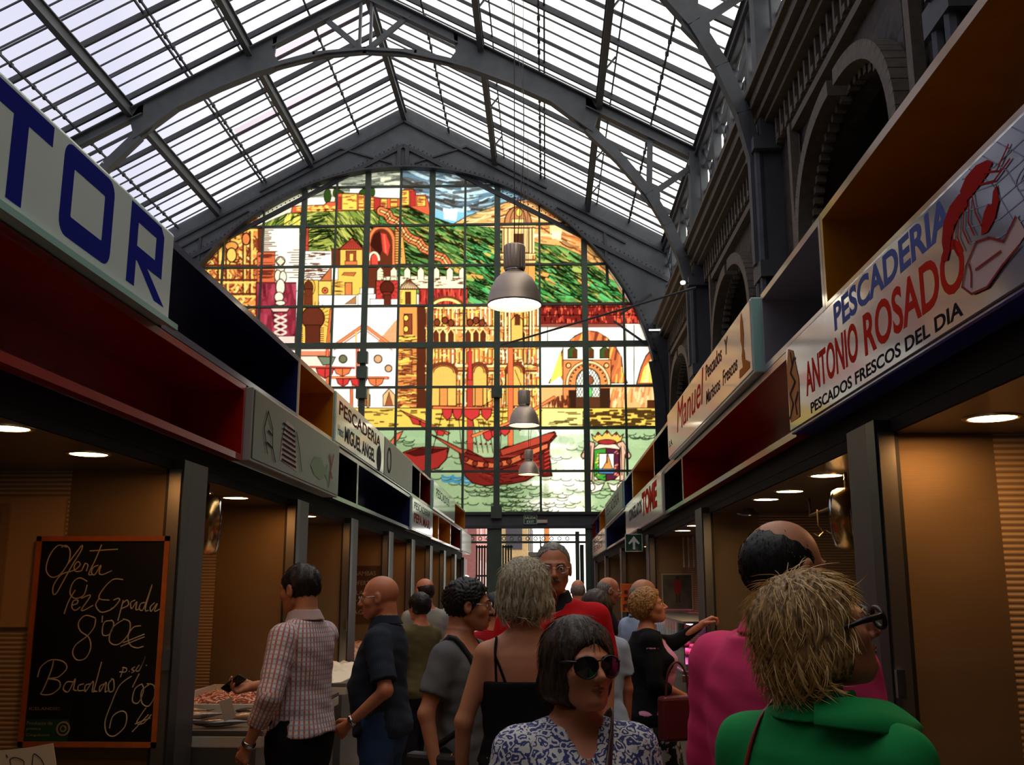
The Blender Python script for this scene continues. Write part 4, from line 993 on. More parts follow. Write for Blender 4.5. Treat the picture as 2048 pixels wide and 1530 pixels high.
cubby(1, 0, yr2(1255), yr2(1213), 'navy', 'navy open cubby behind the TOME sign, lower right row')
s12 = sign(1, 0, yr2(1213), yr2(1187), CREAM_F, AQUA, 'far cream sign in the lower right row, behind the navy cubby', .03)
text_mesh('lettering', 'MARISCOS', M_side(1, yr2(1188)-.4, 2.66, .031), GRYI, s12, width=4, height=.12); text_mesh('lettering', 'PESCADOS', M_side(1, yr2(1188)-.4, 2.46, .031), BRNI, s12, width=4, height=.15)
cubby(1, 0, yr2(1187), 27.6, 'ochre', 'ochre open cubby at the very far end of the lower right row')
# ---------------------------------------------------------------- stalls under the fascia
SOFF = mat('dark_soffit', (88, 72, 58), .35, coat=.2); HOUS = mat('shutter_housing', (30, 24, 22), .75, spec=.08)
MARBLE = mat('pale_marble', (206, 196, 180), .25, var=.15, vscale=3)
PL = [5.09, 7.45, 9.53, 11.85, 13.87, 16.1, 18.3, 20.5, 22.8]; PR = [3.95, 8.33, 12.64, 17.2, 21.8, 26.4]
for side, YS, y_start, y_end, back in ((-1, PL, -2.0, 22.9, -4.6), (1, PR, -2.0, 27.6, 3.45)):
    nm, X = SIDE[side]; sgn = side
    c = MB(); c.b2(X+sgn*.078, back, y_start, y_end, 2.2, 2.25); tag(c.build('stall_ceiling', SOFF), 'dark glossy ceiling panel over the %s stalls' % nm, 'ceiling panel')
    c = MB(); c.b2(X+sgn*.06, X+sgn*.076, y_start, y_end, 2.252, 2.357)
    c.b2(X+sgn*.062, X+sgn*.074, y_start, y_end, 2.2, 2.252)
    tag(c.build('shutter_housing', HOUS), 'dark roller shutter housing running under the %s cubbies' % nm, 'shutter housing')
    w = MB(); w.b2(back, back+sgn*.08, y_start, y_end, 0, 2.36); w.build('trim_%d' % (3 if side < 0 else 4), TILE)['kind'] = 'structure'
    for i, y in enumerate(YS):
        t = empty('stall_partition', (X+sgn*.5, y, 0), '%s partition wall of brushed steel and ribbed tile, %s' % (nm, ['nearest one', 'second', 'third', 'fourth', 'fifth', 'sixth', 'seventh', 'eighth', 'ninth'][i]+' down the row' if i else 'nearest down the row'), 'partition', group='%s stall partitions' % nm)
        R_ = X+sgn*.5
        def loc(x0, x1, y0, y1, z0, z1, name, m):
            b = MB(); b.b2(x0-R_, x1-R_, y0, y1, z0, z1); return b.build(name, m, t)
        loc(X+sgn*.06, X+sgn*(.60 if side < 0 else .47), -.035, .035, 0, 2.2, 'steel_panel', PANEL)
        loc(X+sgn*(.60 if side < 0 else .47), back-sgn*.005, -.03, .03, 0, 2.2, 'tiled_wall', TILE)
        a = X+sgn*.0; b_ = X+sgn*.09
        loc(a, b_, -.085, .02, 0, 2.25, 'post', STEEL_D)
        loc(a+sgn*.01, b_-sgn*.02, -.10, -.085, .1, 2.2, 'shutter_rail', STEEL)
        loc(a, b_-sgn*.015, .021, .27, 0, 2.25, 'pillar', mat('pillar_steel', (92, 84, 80), .5, .6, bump=.05))
        lk = MB(); lk.box((a-R_+sgn*.02, -.11, 1.27), (.03, .03, .1)); lk.build('latch', CHROME, t)
# ceiling downlights
GLOW = mat('downlight_glow', (255, 240, 200), .5, emit=(1.0, .46, .15), es=32); RIM = mat('downlight_rim', (170, 160, 140), .25, .8)
GLOWW = mat('downlight_glow_white', (255, 240, 200), .5, emit=(1.0, .66, .32), es=34)
GLOWN = mat('downlight_glow_strong', (255, 240, 200), .5, emit=(1.0, .50, .18), es=58)
def downlight(x, y, label, r=.085, gm_=GLOW):
    t = empty('downlight', (x, y, 2.2), label, 'ceiling light', group='round ceiling downlights of the stalls')
    m = MB(); m.smooth = True; m.lathe([(r-.008, .02), (r, -.006), (r+.014, -.004), (r+.016, 0.0)], (0, 0, 0), 28); m.build('rim', RIM, t)
    m = MB(); m.lathe([(r-.006, -.004), (r-.006, -.001)], (0, 0, 0), 28); m.build('lens', gm_, t)
    return t
for x, y, lb in ((-2.01, 3.63, 'glowing round ceiling light cut by the left picture edge'), (-2.04, 4.38, 'glowing round ceiling light just above the chalkboard'),
                 (-2.2, 6.27, 'round ceiling light above the hanging scale on the left'), (-2.07, 6.64, 'smaller looking round light behind the one above the left hanging scale'),
                 (-2.02, 8.45, 'round ceiling light between the second and third left partitions'), (-2.2, 10.6, 'round ceiling light in the fourth left stall'),
                 (-2.1, 12.9, 'round ceiling light in the fifth left stall'), (-2.1, 15.0, 'round ceiling light in the sixth left stall'), (-2.1, 17.2, 'round ceiling light in the seventh left stall'), (-2.1, 19.5, 'round ceiling light in the eighth left stall')):
    downlight(x, y, lb)
for x, y, lb in ((1.57, 3.52, 'big glowing round ceiling light at the right picture edge under the ROSADO sign'), (1.5, 5.38, 'largest round ceiling light beside the steel post on the right'), (1.52, 6.29, 'second round ceiling light of the big right stall'),
                 (1.5, 6.88, 'third round ceiling light of the big right stall'), (1.46, 9.9, 'first round ceiling light of the poster stall'),
                 (1.46, 10.8, 'last round ceiling light of the poster stall'), (1.55, 15.2, 'round ceiling light above the orange poster'), (1.5, 19.5, 'round ceiling light in the fifth right stall'), (1.5, 23.5, 'round ceiling light in the farthest right stall')):
    downlight(x, y, lb, gm_=GLOW if y > 12 else (GLOWN if y < 4 else GLOWW))
t = empty('spotlight', (1.53, 7.63, 2.2), 'unlit silver reflector spotlight hanging askew from the right stall ceiling', 'spotlight')
m = MB(); m.smooth = True; m.lathe([(.03, 0), (.05, -.03), (.085, -.05), (.088, -.047), (.05, -.025)], (0, 0, 0), 24, Matrix.Rotation(.25, 3, 'X')); m.build('reflector', CHROME, t)
m = MB(); m.tube([(0, 0, 0), (0, .0, -.03)], .02, 10); m.build('stem', STEEL, t)
# counters
def counter(x0, x1, y0, y1, z, label, mtop=MARBLE, mfront=STEEL):
    cx, cy = (x0+x1)/2, (y0+y1)/2
    t = empty('stall_counter', (cx, cy, 0), label, 'counter', group='market stall counters')
    b = MB(); b.b2(x0-cx+.03, x1-cx-.03, y0-cy, y1-cy, 0, z-.06); b.build('base', mfront, t)
    b = MB(); b.b2(x0-cx, x1-cx, y0-cy, y1-cy, z-.06, z); b.build('worktop', mtop, t, bevel=.006)
    b = MB(); b.b2(x0-cx, x1-cx, y0-cy, y1-cy, z, z+.025); b.build('raised_lip', STEEL, t)
    return t
counter(-2.35, -1.5, 1.6, 4.25, .87, 'pale fish counter of the nearest left stall below the chalkboard')
counter(-2.35, -1.47, 5.38, 7.33, .86, 'fish counter with the prawns, beside the man in the checked shirt')
counter(-2.35, -1.5, 7.74, 9.41, .88, 'brightly lit counter behind the man in the checked shirt')
counter(-2.35, -1.5, 9.82, 11.73, .9, 'counter behind the bald man in the dark shirt')
counter(-2.35, -1.5, 12.14, 13.75, .9, 'counter with bright red shellfish farther down the left row')
for a, b, c in ((14.16, 15.98, 'sixth'), (16.39, 18.18, 'seventh'), (18.59, 20.38, 'eighth'), (20.79, 22.68, 'ninth')): counter(-2.35, -1.5, a, b, .9, 'plain counter of the %s stall down the left row' % c)
counter(1.12, 1.95, 1.0, 3.85, .9, 'counter under the ROSADO sign on the right', mtop=STEEL)
counter(1.12, 1.95, 4.24, 8.2, .9, 'long steel counter of the big right stall', mtop=STEEL)
counter(1.12, 1.95, 8.62, 12.5, .9, 'meat counter under the pink light', mtop=STEEL)
counter(1.12, 1.95, 12.93, 17.08, .9, 'counter in front of the orange poster', mtop=STEEL)
for a, b, c in ((17.49, 21.68, 'fifth'), (22.09, 26.28, 'last')): counter(1.12, 1.95, a, b, .9, 'steel counter of the %s stall down the right row' % c, mtop=STEEL)
# ---- chalkboard
def catmull(p, n=6):
    if len(p) < 3: return p
    q = [p[0]]+list(p)+[p[-1]]; out = []
    for i in range(1, len(q)-2):
        for k in range(n):
            t = k/n; a, b, c, d = (np.array(q[i+j], float) for j in (-1, 0, 1, 2))
            out.append(tuple(.5*((2*b)+(-a+c)*t+(2*a-5*b+4*c-d)*t*t+(-a+3*b-3*c+d)*t**3)))
    out.append(tuple(p[-1])); return out
cb = empty('chalkboard', (-2.21, 5.0, .86), 'black chalkboard in a wooden frame with handwritten fish prices', 'chalkboard')
BX, BY, BZ = -2.21, 5.0, .86
def L3(x0, x1, y0, y1, z0, z1): return (x0-BX, x1-BX, y0-BY, y1-BY, z0-BZ, z1-BZ)
m = MB(); m.b2(*L3(-2.53, -1.89, 4.995, 5.015, .88, 1.84)); m.build('slate', mat('slate', (12, 12, 13), .55, spec=.25), cb)
m = MB(); WOOD = mat('frame_wood', (176, 88, 30), .45, var=.2, vscale=20)
for q in ((-2.55, -2.525, 4.985, 5.02, .86, 1.865), (-1.9, -1.875, 4.985, 5.02, .86, 1.865), (-2.55, -1.875, 4.985, 5.02, 1.84, 1.865), (-2.55, -1.875, 4.985, 5.02, .86, .885)): m.b2(*L3(*q))
m.build('frame', WOOD, cb)
ST = [[(390,130),(340,120),(290,180),(270,260),(300,305),(350,290),(400,220),(410,150),(385,120),(360,130)],[(400,225),(440,170),(480,120),(475,150),(420,240),(370,330),(330,400),(310,400),(315,350),(360,290),(420,270),(450,255),(470,230),(455,215),(435,240),(440,270),(470,270),(480,262),(495,230),(500,225),(515,235),(505,270)],
[(595,115),(560,200),(520,285),(540,290)],[(525,152),(690,142)],[(575,235),(545,250),(535,280),(555,290),(590,235),(580,280),(600,290),(655,268)],
[(510,330),(465,310),(425,340),(410,400),(440,430),(490,410),(510,350)],[(440,380),(400,450),(375,520)],[(420,470),(450,460),(455,440),(430,445),(420,480),(440,500),(470,480)],[(475,430),(530,412),(480,490),(490,500),(545,470)],
[(720,320),(660,320),(600,380),(580,430),(640,440)],[(580,430),(560,470),(590,510),(640,500),(670,480)],[(665,440),(690,430),(700,440),(670,480),(650,490)],[(722,440),(690,560)],[(715,460),(745,440),(750,470),(710,490)],[(790,440),(765,455),(770,490),(800,450),(795,495),(820,490)],[(850,455),(825,460),(815,490),(840,490),(890,350),(850,490),(870,500)],[(905,455),(880,480),(885,505),(920,460),(905,505),(940,490)],
[(560,545),(500,530),(460,570),(470,620),(520,660),(530,720),(500,780),(450,790),(425,750),(445,700),(510,650),(550,600),(560,550)],[(600,530),(597,570)],[(660,560),(610,570),(600,640),(640,640),(665,580),(650,555)],[(730,550),(660,600),(640,680),(690,700),(750,640),(760,570),(720,550)],[(825,590),(780,600),(750,650),(760,700),(800,720),(840,710)],[(720,690),(845,640)],[(705,712),(845,655)],
[(220,890),(240,830),(300,790),(370,800),(390,840),(340,890),(280,900),(340,910),(350,950),(300,990),(240,990),(255,960),(300,850),(315,785)],[(430,920),(390,920),(370,960),(400,975),(440,900),(430,960),(450,970)],[(490,930),(460,940),(460,970),(500,965)],[(530,930),(500,940),(500,975),(545,915),(540,975),(560,970)],[(595,800),(560,930),(550,970),(570,975)],[(610,930),(585,945),(585,975),(620,920),(615,975),(630,970)],[(660,900),(635,930),(640,975),(665,965),(665,910),(650,900)],
[(725,830),(705,890)],[(715,835),(740,840),(735,860),(700,860)],[(755,855),(758,858)],[(790,830),(770,845),(785,855),(770,865)],[(815,820),(795,850),(815,850),(850,770),(825,830)],[(855,820),(858,823)],
[(770,885),(700,940),(650,1050),(615,1150),(625,1220),(670,1235),(730,1180),(740,1110),(710,1090),(660,1120),(640,1190)],[(815,870),(775,950)],[(830,930),(790,960),(775,1030),(810,1040),(840,970),(830,930)],[(880,930),(830,970),(830,1040),(870,1060),(905,1000),(900,940),(860,930)],[(855,1070),(820,1120),(800,1160),(840,1160),(885,1110)],[(790,1165),(880,1130)],[(775,1210),(870,1110)]]
m = MB()
for s in ST:
    m.tube([onplane(x/2.926, 1050+y/2.926, 1, 4.993)-np.array([BX, BY, BZ]) for x, y in catmull(s)], .0032, 5)
m.build('chalk_writing', mat('chalk', (190, 172, 140), .9), cb)
st_ = MB().b2(*L3(-2.522, -2.31, 4.992, 4.995, .885, 1.07)).build('sticker', mat('sticker_green', (22, 66, 44), .4), cb)
m = MB(); m.b2(*L3(-2.522, -2.31, 4.9905, 4.993, .99, 1.07)); m.build('sticker_top', mat('sticker_black', (14, 14, 16), .4), st_)
def mb_front(x, y, z): return frame((x-BX, y-BY, z-BZ), (1, 0, 0), (0, 0, 1), (0, -1, 0))
text_mesh('lettering', 'ICELANDIC', mb_front(-2.51, 4.99, 1.03), mat('ink_cream', (150, 130, 100), .6), st_, width=.15, height=.014)
for k, s in enumerate(('Producto de', 'primera', 'Congelacion')): text_mesh('lettering', s, mb_front(-2.515, 4.99, .962-.028*k), mat('ink_cream', (150, 130, 100), .6), st_, width=(.125, .07, .115)[k], height=.016)
m = MB(); m.lathe([(.026, 0), (.034, 0), (.034, .003), (.026, .003)], (-2.335-BX, 4.992-BY, .945-BZ), 20, Matrix.Rotation(math.pi/2, 3, 'X')); m.lathe([(.01, 0), (.016, 0), (.016, .003), (.01, .003)], (-2.335-BX, 4.992-BY, .945-BZ), 16, Matrix.Rotation(math.pi/2, 3, 'X')); m.build('round_stamp', mat('ink_cream', (150, 130, 100), .6), st_)
# price card at the very front
pc = MB(); pc.prism([(-1.94, .87), (-1.66, .87), (-1.715, 1.085), (-1.80, 1.07), (-1.94, 1.055)], lambda u, v, t: (u, t, v), 3.598, 3.6)
pc = pc.build('price_card', mat('card_paper', (226, 190, 150), .7)); tag(pc, 'torn paper price card with figures at the lower left picture corner', 'price card')
m = MB()
for s in ([(15, 1515), (12, 1509)], [(22, 1530), (20, 1519), (30, 1515), (46, 1521), (48, 1531)], [(64, 1530), (66, 1512), (70, 1508), (82, 1518), (88, 1530)]):
    m.tube([onplane(x, y, 1, 3.596) for x, y in catmull(s)], .0013, 5)
m.build('writing', DKI, pc)
# ---- hanging scales
BRASS = mat('brassy_steel', (214, 172, 110), .22, .95)
def hang_scale(x, y, z, ang, r, label):
    t = empty('hanging_scale', (x, y, z), label, 'scale', rz=ang)
    Rm = Matrix.Rotation(math.pi/2, 3, 'X')
    m = MB(); m.smooth = True; m.lathe([(0, .05), (r*.9, .05), (r, .042), (r, -.042), (r*.9, -.05), (0, -.05)], (0, 0, 0), 40, Rm); m.build('drum', BRASS, t)
    for s in (-1, 1):
        m = MB(); m.smooth = True; m.lathe([(r*.88, .051), (r*.88, .058), (r*.96, .058), (r*.96, .048)], (0, 0, 0), 40, Matrix.Rotation(s*math.pi/2, 3, 'X')); m.build('rim', CHROME, t)
        m = MB(); m.lathe([(0, .0505), (r*.86, .0505), (r*.86, .052), (0, .052)], (0, 0, 0), 32, Matrix.Rotation(s*math.pi/2, 3, 'X')); d = m.build('dial', mat('dial_face', (216, 206, 180), .3), t)
        m = MB(); m.bar((0, -s*.055, -.02), (r*.3, -s*.055, r*.6), .008, .003, up=(0, 1, 0)); m.build('needle', BLACK, d)
    m = MB(); m.tube([(0, 0, r), (0, 0, 2.2-z)], .009, 8); m.tube([(0, 0, r+.02), (.02, 0, r+.04), (0, 0, r+.06), (-.02, 0, r+.04)], .006, 6, closed=True); m.build('hook', STEEL, t)
    return t
hang_scale(-1.985, 5.84, 1.97, math.radians(-62), .175, 'shiny round brassy scale hanging behind the first left post')
hang_scale(1.56, 5.25, 1.96, math.radians(60), .16, 'round brassy drum scale hanging in the big right stall')
t = empty('meat_hook_rail', (1.72, 6.1, 2.2), 'dark hooks and cables hanging from the ceiling of the right stall', 'hook rail')
m = MB(); m.tube([(.0, -.7, -.1), (.05, .7, -.12)], .012, 8); m.tube([(0, -.7, -.1), (0, -.7, 0)], .008, 6); m.tube([(.05, .7, -.12), (.05, .7, 0)], .008, 6); m.build('rail', STEEL_D, t)
for k in range(4):
    m = MB(); yy = -.5+.3*k; m.tube([(.02, yy, -.1), (.02, yy, -.2), (.05, yy, -.24), (.02, yy, -.27), (-.01, yy, -.25)], .006, 6); m.build('hook', BRASS, t)
m = MB(); m.tube(catmull([(.25, -.6, 0), (.2, -.3, -.14), (.3, 0, -.03), (.2, .4, -.16), (.3, .7, 0)]), .008, 6); m.build('cable', BLACK, t)
# posters, notices and signs
EXITG = mat('exit_green', (30, 70, 48), .35, coat=.3); WHT_I = ink('white', (226, 230, 220))
t = MB().b2(1.04, 1.265, 13.30, 13.33, 2.06, 2.29).build('arrow_sign', EXITG); tag(t, 'green square exit sign with a white upward arrow hanging on the right', 'sign')
m = MB(); m.prism([(1.22, 2.09), (1.25, 2.09), (1.25, 2.19), (1.295, 2.155), (1.31, 2.17), (1.235, 2.262), (1.16, 2.17), (1.175, 2.155), (1.22, 2.19)], lambda u, v, t: (u-.08, t, v), 13.297, 13.3); m.build('arrow', WHT_I, t)
m = MB(); 
for q in ((1.04, 1.265, 13.296, 13.3, 2.06, 2.068), (1.04, 1.265, 13.296, 13.3, 2.282, 2.29), (1.04, 1.048, 13.296, 13.3, 2.06, 2.29), (1.257, 1.265, 13.296, 13.3, 2.06, 2.29)): m.b2(*q)
m.build('border', WHT_I, t)
m = MB(); m.b2(1.2, 1.268, 13.3, 13.33, 2.29, 2.355); m.build('bracket', STEEL_D, t)
t = MB().b2(-.6, -.235, YE-.06, YE-.03, 3.3, 3.55).build('exit_sign', EXITG); tag(t, 'dark green SALIDA EXIT sign on the beam above the doorway', 'sign')
text_mesh('lettering', 'SALIDA', frame((-.57, YE-.061, 3.44), (1, 0, 0), (0, 0, 1), (0, -1, 0)), WHT_I, t, width=.3, height=.07, bold=.002)
text_mesh('lettering', 'EXIT', frame((-.52, YE-.061, 3.33), (1, 0, 0), (0, 0, 1), (0, -1, 0)), WHT_I, t, width=.2, height=.07, bold=.002)
m = MB()
for q in ((-.6, -.235, 3.3, 3.31), (-.6, -.235, 3.54, 3.55), (-.6, -.59, 3.3, 3.55), (-.245, -.235, 3.3, 3.55)): m.b2(q[0], q[1], YE-.064, YE-.06, q[2], q[3])
m.build('border', WHT_I, t)
t = MB().b2(-.23, .05, YE-.08, YE-.02, 3.33, 3.42).build('emergency_lamp', mat('lamp_plastic', (190, 180, 165), .5)); tag(t, 'small pale emergency lamp box beside the SALIDA EXIT sign', 'lamp')
def poster(x0, x1, z0, z1, y, border, field, label, cat='poster'):
    o = MB().b2(x0, x1, y-.012, y, z0, z1).build('poster', border); tag(o, label, cat)
    MB().b2(x0+.015, x1-.015, y-.014, y-.012, z0+.015, z1-.015).build('picture', field, o); return o
PD = mat('poster_dark', (58, 58, 50), .5, rgb2=(120, 112, 80), vscale=2.5)
o = poster(1.42, 1.80, 1.33, 1.77, 12.6, mat('poster_border', (196, 176, 150), .6), PD, 'dark poster of a figure in red on the partition behind the curly haired woman')
m = MB()
for p in ([(1.57, 1.58), (1.56, 1.68), (1.6, 1.70), (1.65, 1.69), (1.665, 1.6), (1.64, 1.52), (1.585, 1.52)],): m.prism(p, lambda u, v, t: (u, t, v), 12.582, 12.586)
m.build('red_shirt', mat('poster_red', (150, 24, 26), .5), o)
m = MB(); m.lathe([(0, 0), (.022, 0), (.022, .003), (0, .003)], (1.615, 12.586, 1.72), 14, Matrix.Rotation(math.pi/2, 3, 'X')); m.b2(1.59, 1.608, 12.582, 12.586, 1.42, 1.52); m.b2(1.622, 1.64, 12.582, 12.586, 1.42, 1.52); m.build('figure', mat('poster_skin', (70, 44, 30), .5), o)
OP = mat('lamplit_orange_paper', (255, 110, 30), .6)  # warm lamplight is put into the orange of paper and border
o = poster(1.24, 1.56, 1.2, 1.66, 17.1, mat('lamplit_border', (255, 150, 70), .6), OP, 'notice board, its orange standing in for warm lamplight, on the partition behind the bald man')
m = MB()
for k in range(3):
    for j in range(2): m.b2(1.3+.12*j, 1.36+.12*j, 17.078, 17.084, 1.27+.11*k, 1.33+.11*k)
m.build('printed_squares', mat('print_brown', (120, 44, 16), .6), o)
for k in range(3):
    tag(MB().b2(1.66+.05*k, 1.665+.05*k, 12.25-.06*k, 12.36-.06*k, 1.84, 2.2).build('paper_strip', mat('strip_paper', (206, 200, 170), .7)), 'pale paper strip hanging from the ceiling of the poster stall', 'paper strip', 'hanging paper strips')
t = MB().b2(-2.3, -1.92, 11.80, 11.814, 1.2, 1.85).build('menu_panel', mat('brown_panel', (96, 56, 26), .5)); tag(t, 'brown panel with faint chalk words on the fourth left partition', 'menu board')
for k, s in enumerate(('GAMBAS', 'OFERTAS', 'PLATOS', 'TAPAS', 'AGUA')): text_mesh('lettering', s, frame((-2.24, 11.797, 1.74-.11*k), (1, 0, 0), (0, 0, 1), (0, -1, 0)), mat('chalk', (190, 172, 140), .9), t, width=.26, height=.05)
# ---- meat display with its pink light
t = empty('meat_display', (1.5, 10.45, .925), 'glass meat display case glowing pink behind the woman in the cardigan', 'display case')
m = MB(); m.b2(-.33, .33, -1.7, 1.7, 0, .05); m.build('tray', STEEL, t)
glm = bpy.data.materials.new('display_glass'); glm.use_nodes = True
n = glm.node_tree.nodes; l = glm.node_tree.links; n.remove(n['Principled BSDF'])
a = n.new('ShaderNodeBsdfTransparent'); b = n.new('ShaderNodeBsdfGlossy'); b.inputs['Roughness'].default_value = .03; f = n.new('ShaderNodeFresnel'); x = n.new('ShaderNodeMixShader')
l.new(f.outputs[0], x.inputs[0]); l.new(a.outputs[0], x.inputs[1]); l.new(b.outputs[0], x.inputs[2]); l.new(x.outputs[0], n['Material Output'].inputs['Surface'])
m = MB(); m.b2(-.34, -.334, -1.7, 1.7, .05, .38); m.build('front_pane', glm, t)
for s in (-1, 1): m = MB(); m.b2(-.33, .33, s*1.7-.003, s*1.7+.003, .05, .38); m.build('side_pane', glm, t)
m = MB(); m.b2(-.34, .1, -1.7, 1.7, .38, .40); m.build('shelf_top', STEEL, t)
m = MB(); m.tube([(-.2, -1.6, .36), (-.2, 1.6, .36)], .012, 8); m.build('pink_tube', mat('pink_tube', (255, 140, 220), .5, emit=(1, .22, .72), es=30), t)
random.seed(5)
for k in range(14):
    o = MB(); o.smooth = True; r = .06+.03*random.random()
    o.lathe([(0, -r*.4), (r*.8, -r*.25), (r, 0), (r*.8, r*.3), (0, r*.45)], (0, 0, 0), 12)
    o = o.build('meat_cut', mat('raw_meat', (190, 60, 60), .35, rgb2=(230, 180, 170), vscale=20)); o.location = (1.3+.2*(k % 2)+.05*random.random(), 8.9+.21*k, .977+r*.4); o.scale = (1, 1.5, 1)
    tag(o, 'slab of meat in the pink lit display', 'meat', 'cuts of meat in the pink lit display')
for k in range(5):
    tag(MB().b2(1.18, 1.185, 9.0+.45*k, 9.22+.45*k, 1.04, 1.2).build('price_card', mat('price_white', (230, 200, 220), .6)), 'white price card in the pink lit meat display', 'price card', 'price cards in the meat display')
# ---- fish on the left counters
FISH = mat('fish_skin', (190, 150, 120), .3, rgb2=(110, 84, 70), vscale=12, coat=.3)
def fish_mesh(L_, r):
    g = MB(); g.smooth = True; n = 12; prof = [(0, .0), (.08, .5), (.25, .95), (.45, 1), (.65, .75), (.85, .3), (.93, .16)]
    vs = []
    for t_, w_ in prof:
        for k in range(n): a = 2*math.pi*k/n; vs.append(((t_-.5)*L_, math.cos(a)*r*w_*1.1, math.sin(a)*r*.45*w_+r*.45))
    fs = [(i*n+k, i*n+(k+1) % n, (i+1)*n+(k+1) % n, (i+1)*n+k) for i in range(len(prof)-1) for k in range(n)]; g.add(vs, fs)
    return g
def fish(x, y, z, rz, L_, r, label, m=FISH, tilt=0):
    g = fish_mesh(L_, r).build('fish', m); g.location = (x, y, z); g.rotation_euler = (0, tilt, rz); tag(g, label, 'fish', 'fish laid out on the left counter')
    tl_ = MB(); tl_.prism([(.42*L_, -.01), (.42*L_, .01), (.55*L_, r*.9), (.5*L_, 0), (.55*L_, -r*.9)], lambda u, v, t: (u, v, t+r*.45), -.003, .003); tl_.build('tail_fin', m, g)
    e = MB(); e.lathe([(0, 0), (.006, .001), (.006, .003), (0, .004)], (-.4*L_, r*.45, r*.62), 8); e.build('eye', BLACK, g)
FISHD = mat('dark_fish_skin', (70, 56, 52), .3, coat=.3)
for i, (x, y, rz, L_, r, mm, lb) in enumerate(((-1.72, 5.35, .3, .32, .05, FISHD, 'dark fish nearest on the prawn counter'), (-1.98, 5.36, .5, .34, .05, FISHD, 'dark fish by the post on the prawn counter'), (-1.62, 5.62, .15, .30, .05, FISH, 'pale fish near the front edge of the prawn counter'), (-1.95, 5.66, .45, .32, .05, FISH, 'pale flat fish in the middle of the prawn counter'), (-1.68, 5.85, -.2, .28, .045, FISHD, 'dark fish beside the prawn heap'), (-2.1, 5.86, .1, .28, .05, FISH, 'pale fish at the back of the prawn counter'))):
    fish(x, y+.16, .888, rz, L_, r, lb, mm, 0)
random.seed(11); g = MB(); g.smooth = True
for k in range(620):
    x = random.uniform(-2.28, -1.56); y = random.uniform(6.22, 7.1); hh = .05*(1-abs((x+1.92)/.4))+.02
    a = random.uniform(0, 6.28); r0 = random.uniform(.018, .028); z = .893+random.uniform(.004, hh); t0_ = random.uniform(0, 3)
    g.tube([(x+r0*math.cos(a+q*.7), y+r0*math.sin(a+q*.7), z+.006*math.sin(q+t0_)) for q in range(5)], [.006, .007, .006, .0045, .002], 5)
tag(g.build('prawn_heap', mat('prawn', (226, 120, 96), .35, rgb2=(240, 196, 170), vscale=30)), 'wide heap of small pink prawns on the left counter', 'prawns', kind='stuff')
m = MB(); m.b2(-2.3, -1.55, 6.15, 6.17, .885, .93); m.b2(-2.3, -1.55, 7.15, 7.17, .885, .95); m.b2(-2.31, -2.29, 6.15, 7.17, .885, .95); m.b2(-1.56, -1.54, 6.15, 7.17, .885, .915)
tag(m.build('fish_tray', mat('white_plastic', (224, 214, 196), .4)), 'white tray edge around the prawn heap', 'tray')
def heap(x0, x1, y0, y1, z, h, m, name, label, cat, n=36):
    rs = np.random.RandomState(int(y0*10)); xs = np.linspace(x0, x1, 14); ys = np.linspace(y0, y1, n); vs = []; fs = []
    for j, yv in enumerate(ys):
        for i, xv in enumerate(xs):
            u = (i/13)*2-1; v = (j/(n-1))*2-1; vs.append((xv, yv, z+h*max(0, (1-u**4)*(1-v**6))*(1+.35*rs.randn()*.6)))
    for j in range(n-1):
        for i in range(13): a = j*14+i; fs.append((a, a+1, a+15, a+14))
    g = MB(); g.add(vs, fs); tag(g.build(name, m), label, cat, kind='stuff')
heap(-2.25, -1.56, 7.8, 9.3, .905, .06, mat('crushed_ice', (240, 226, 200), .4), 'crushed_ice', 'bright crushed ice heaped on the counter behind the checked shirt', 'ice')
heap(-2.25, -1.56, 9.9, 11.65, .925, .08, mat('pale_shellfish', (220, 170, 130), .5, rgb2=(150, 80, 50), vscale=18), 'shellfish_heap', 'pale shellfish heap behind the bald man in the dark shirt', 'shellfish')
heap(-2.25, -1.56, 12.2, 13.7, .925, .16, mat('red_shellfish', (206, 40, 26), .45, rgb2=(236, 110, 70), vscale=18), 'red_shellfish_heap', 'bright red shellfish heap farther along the left row', 'shellfish')
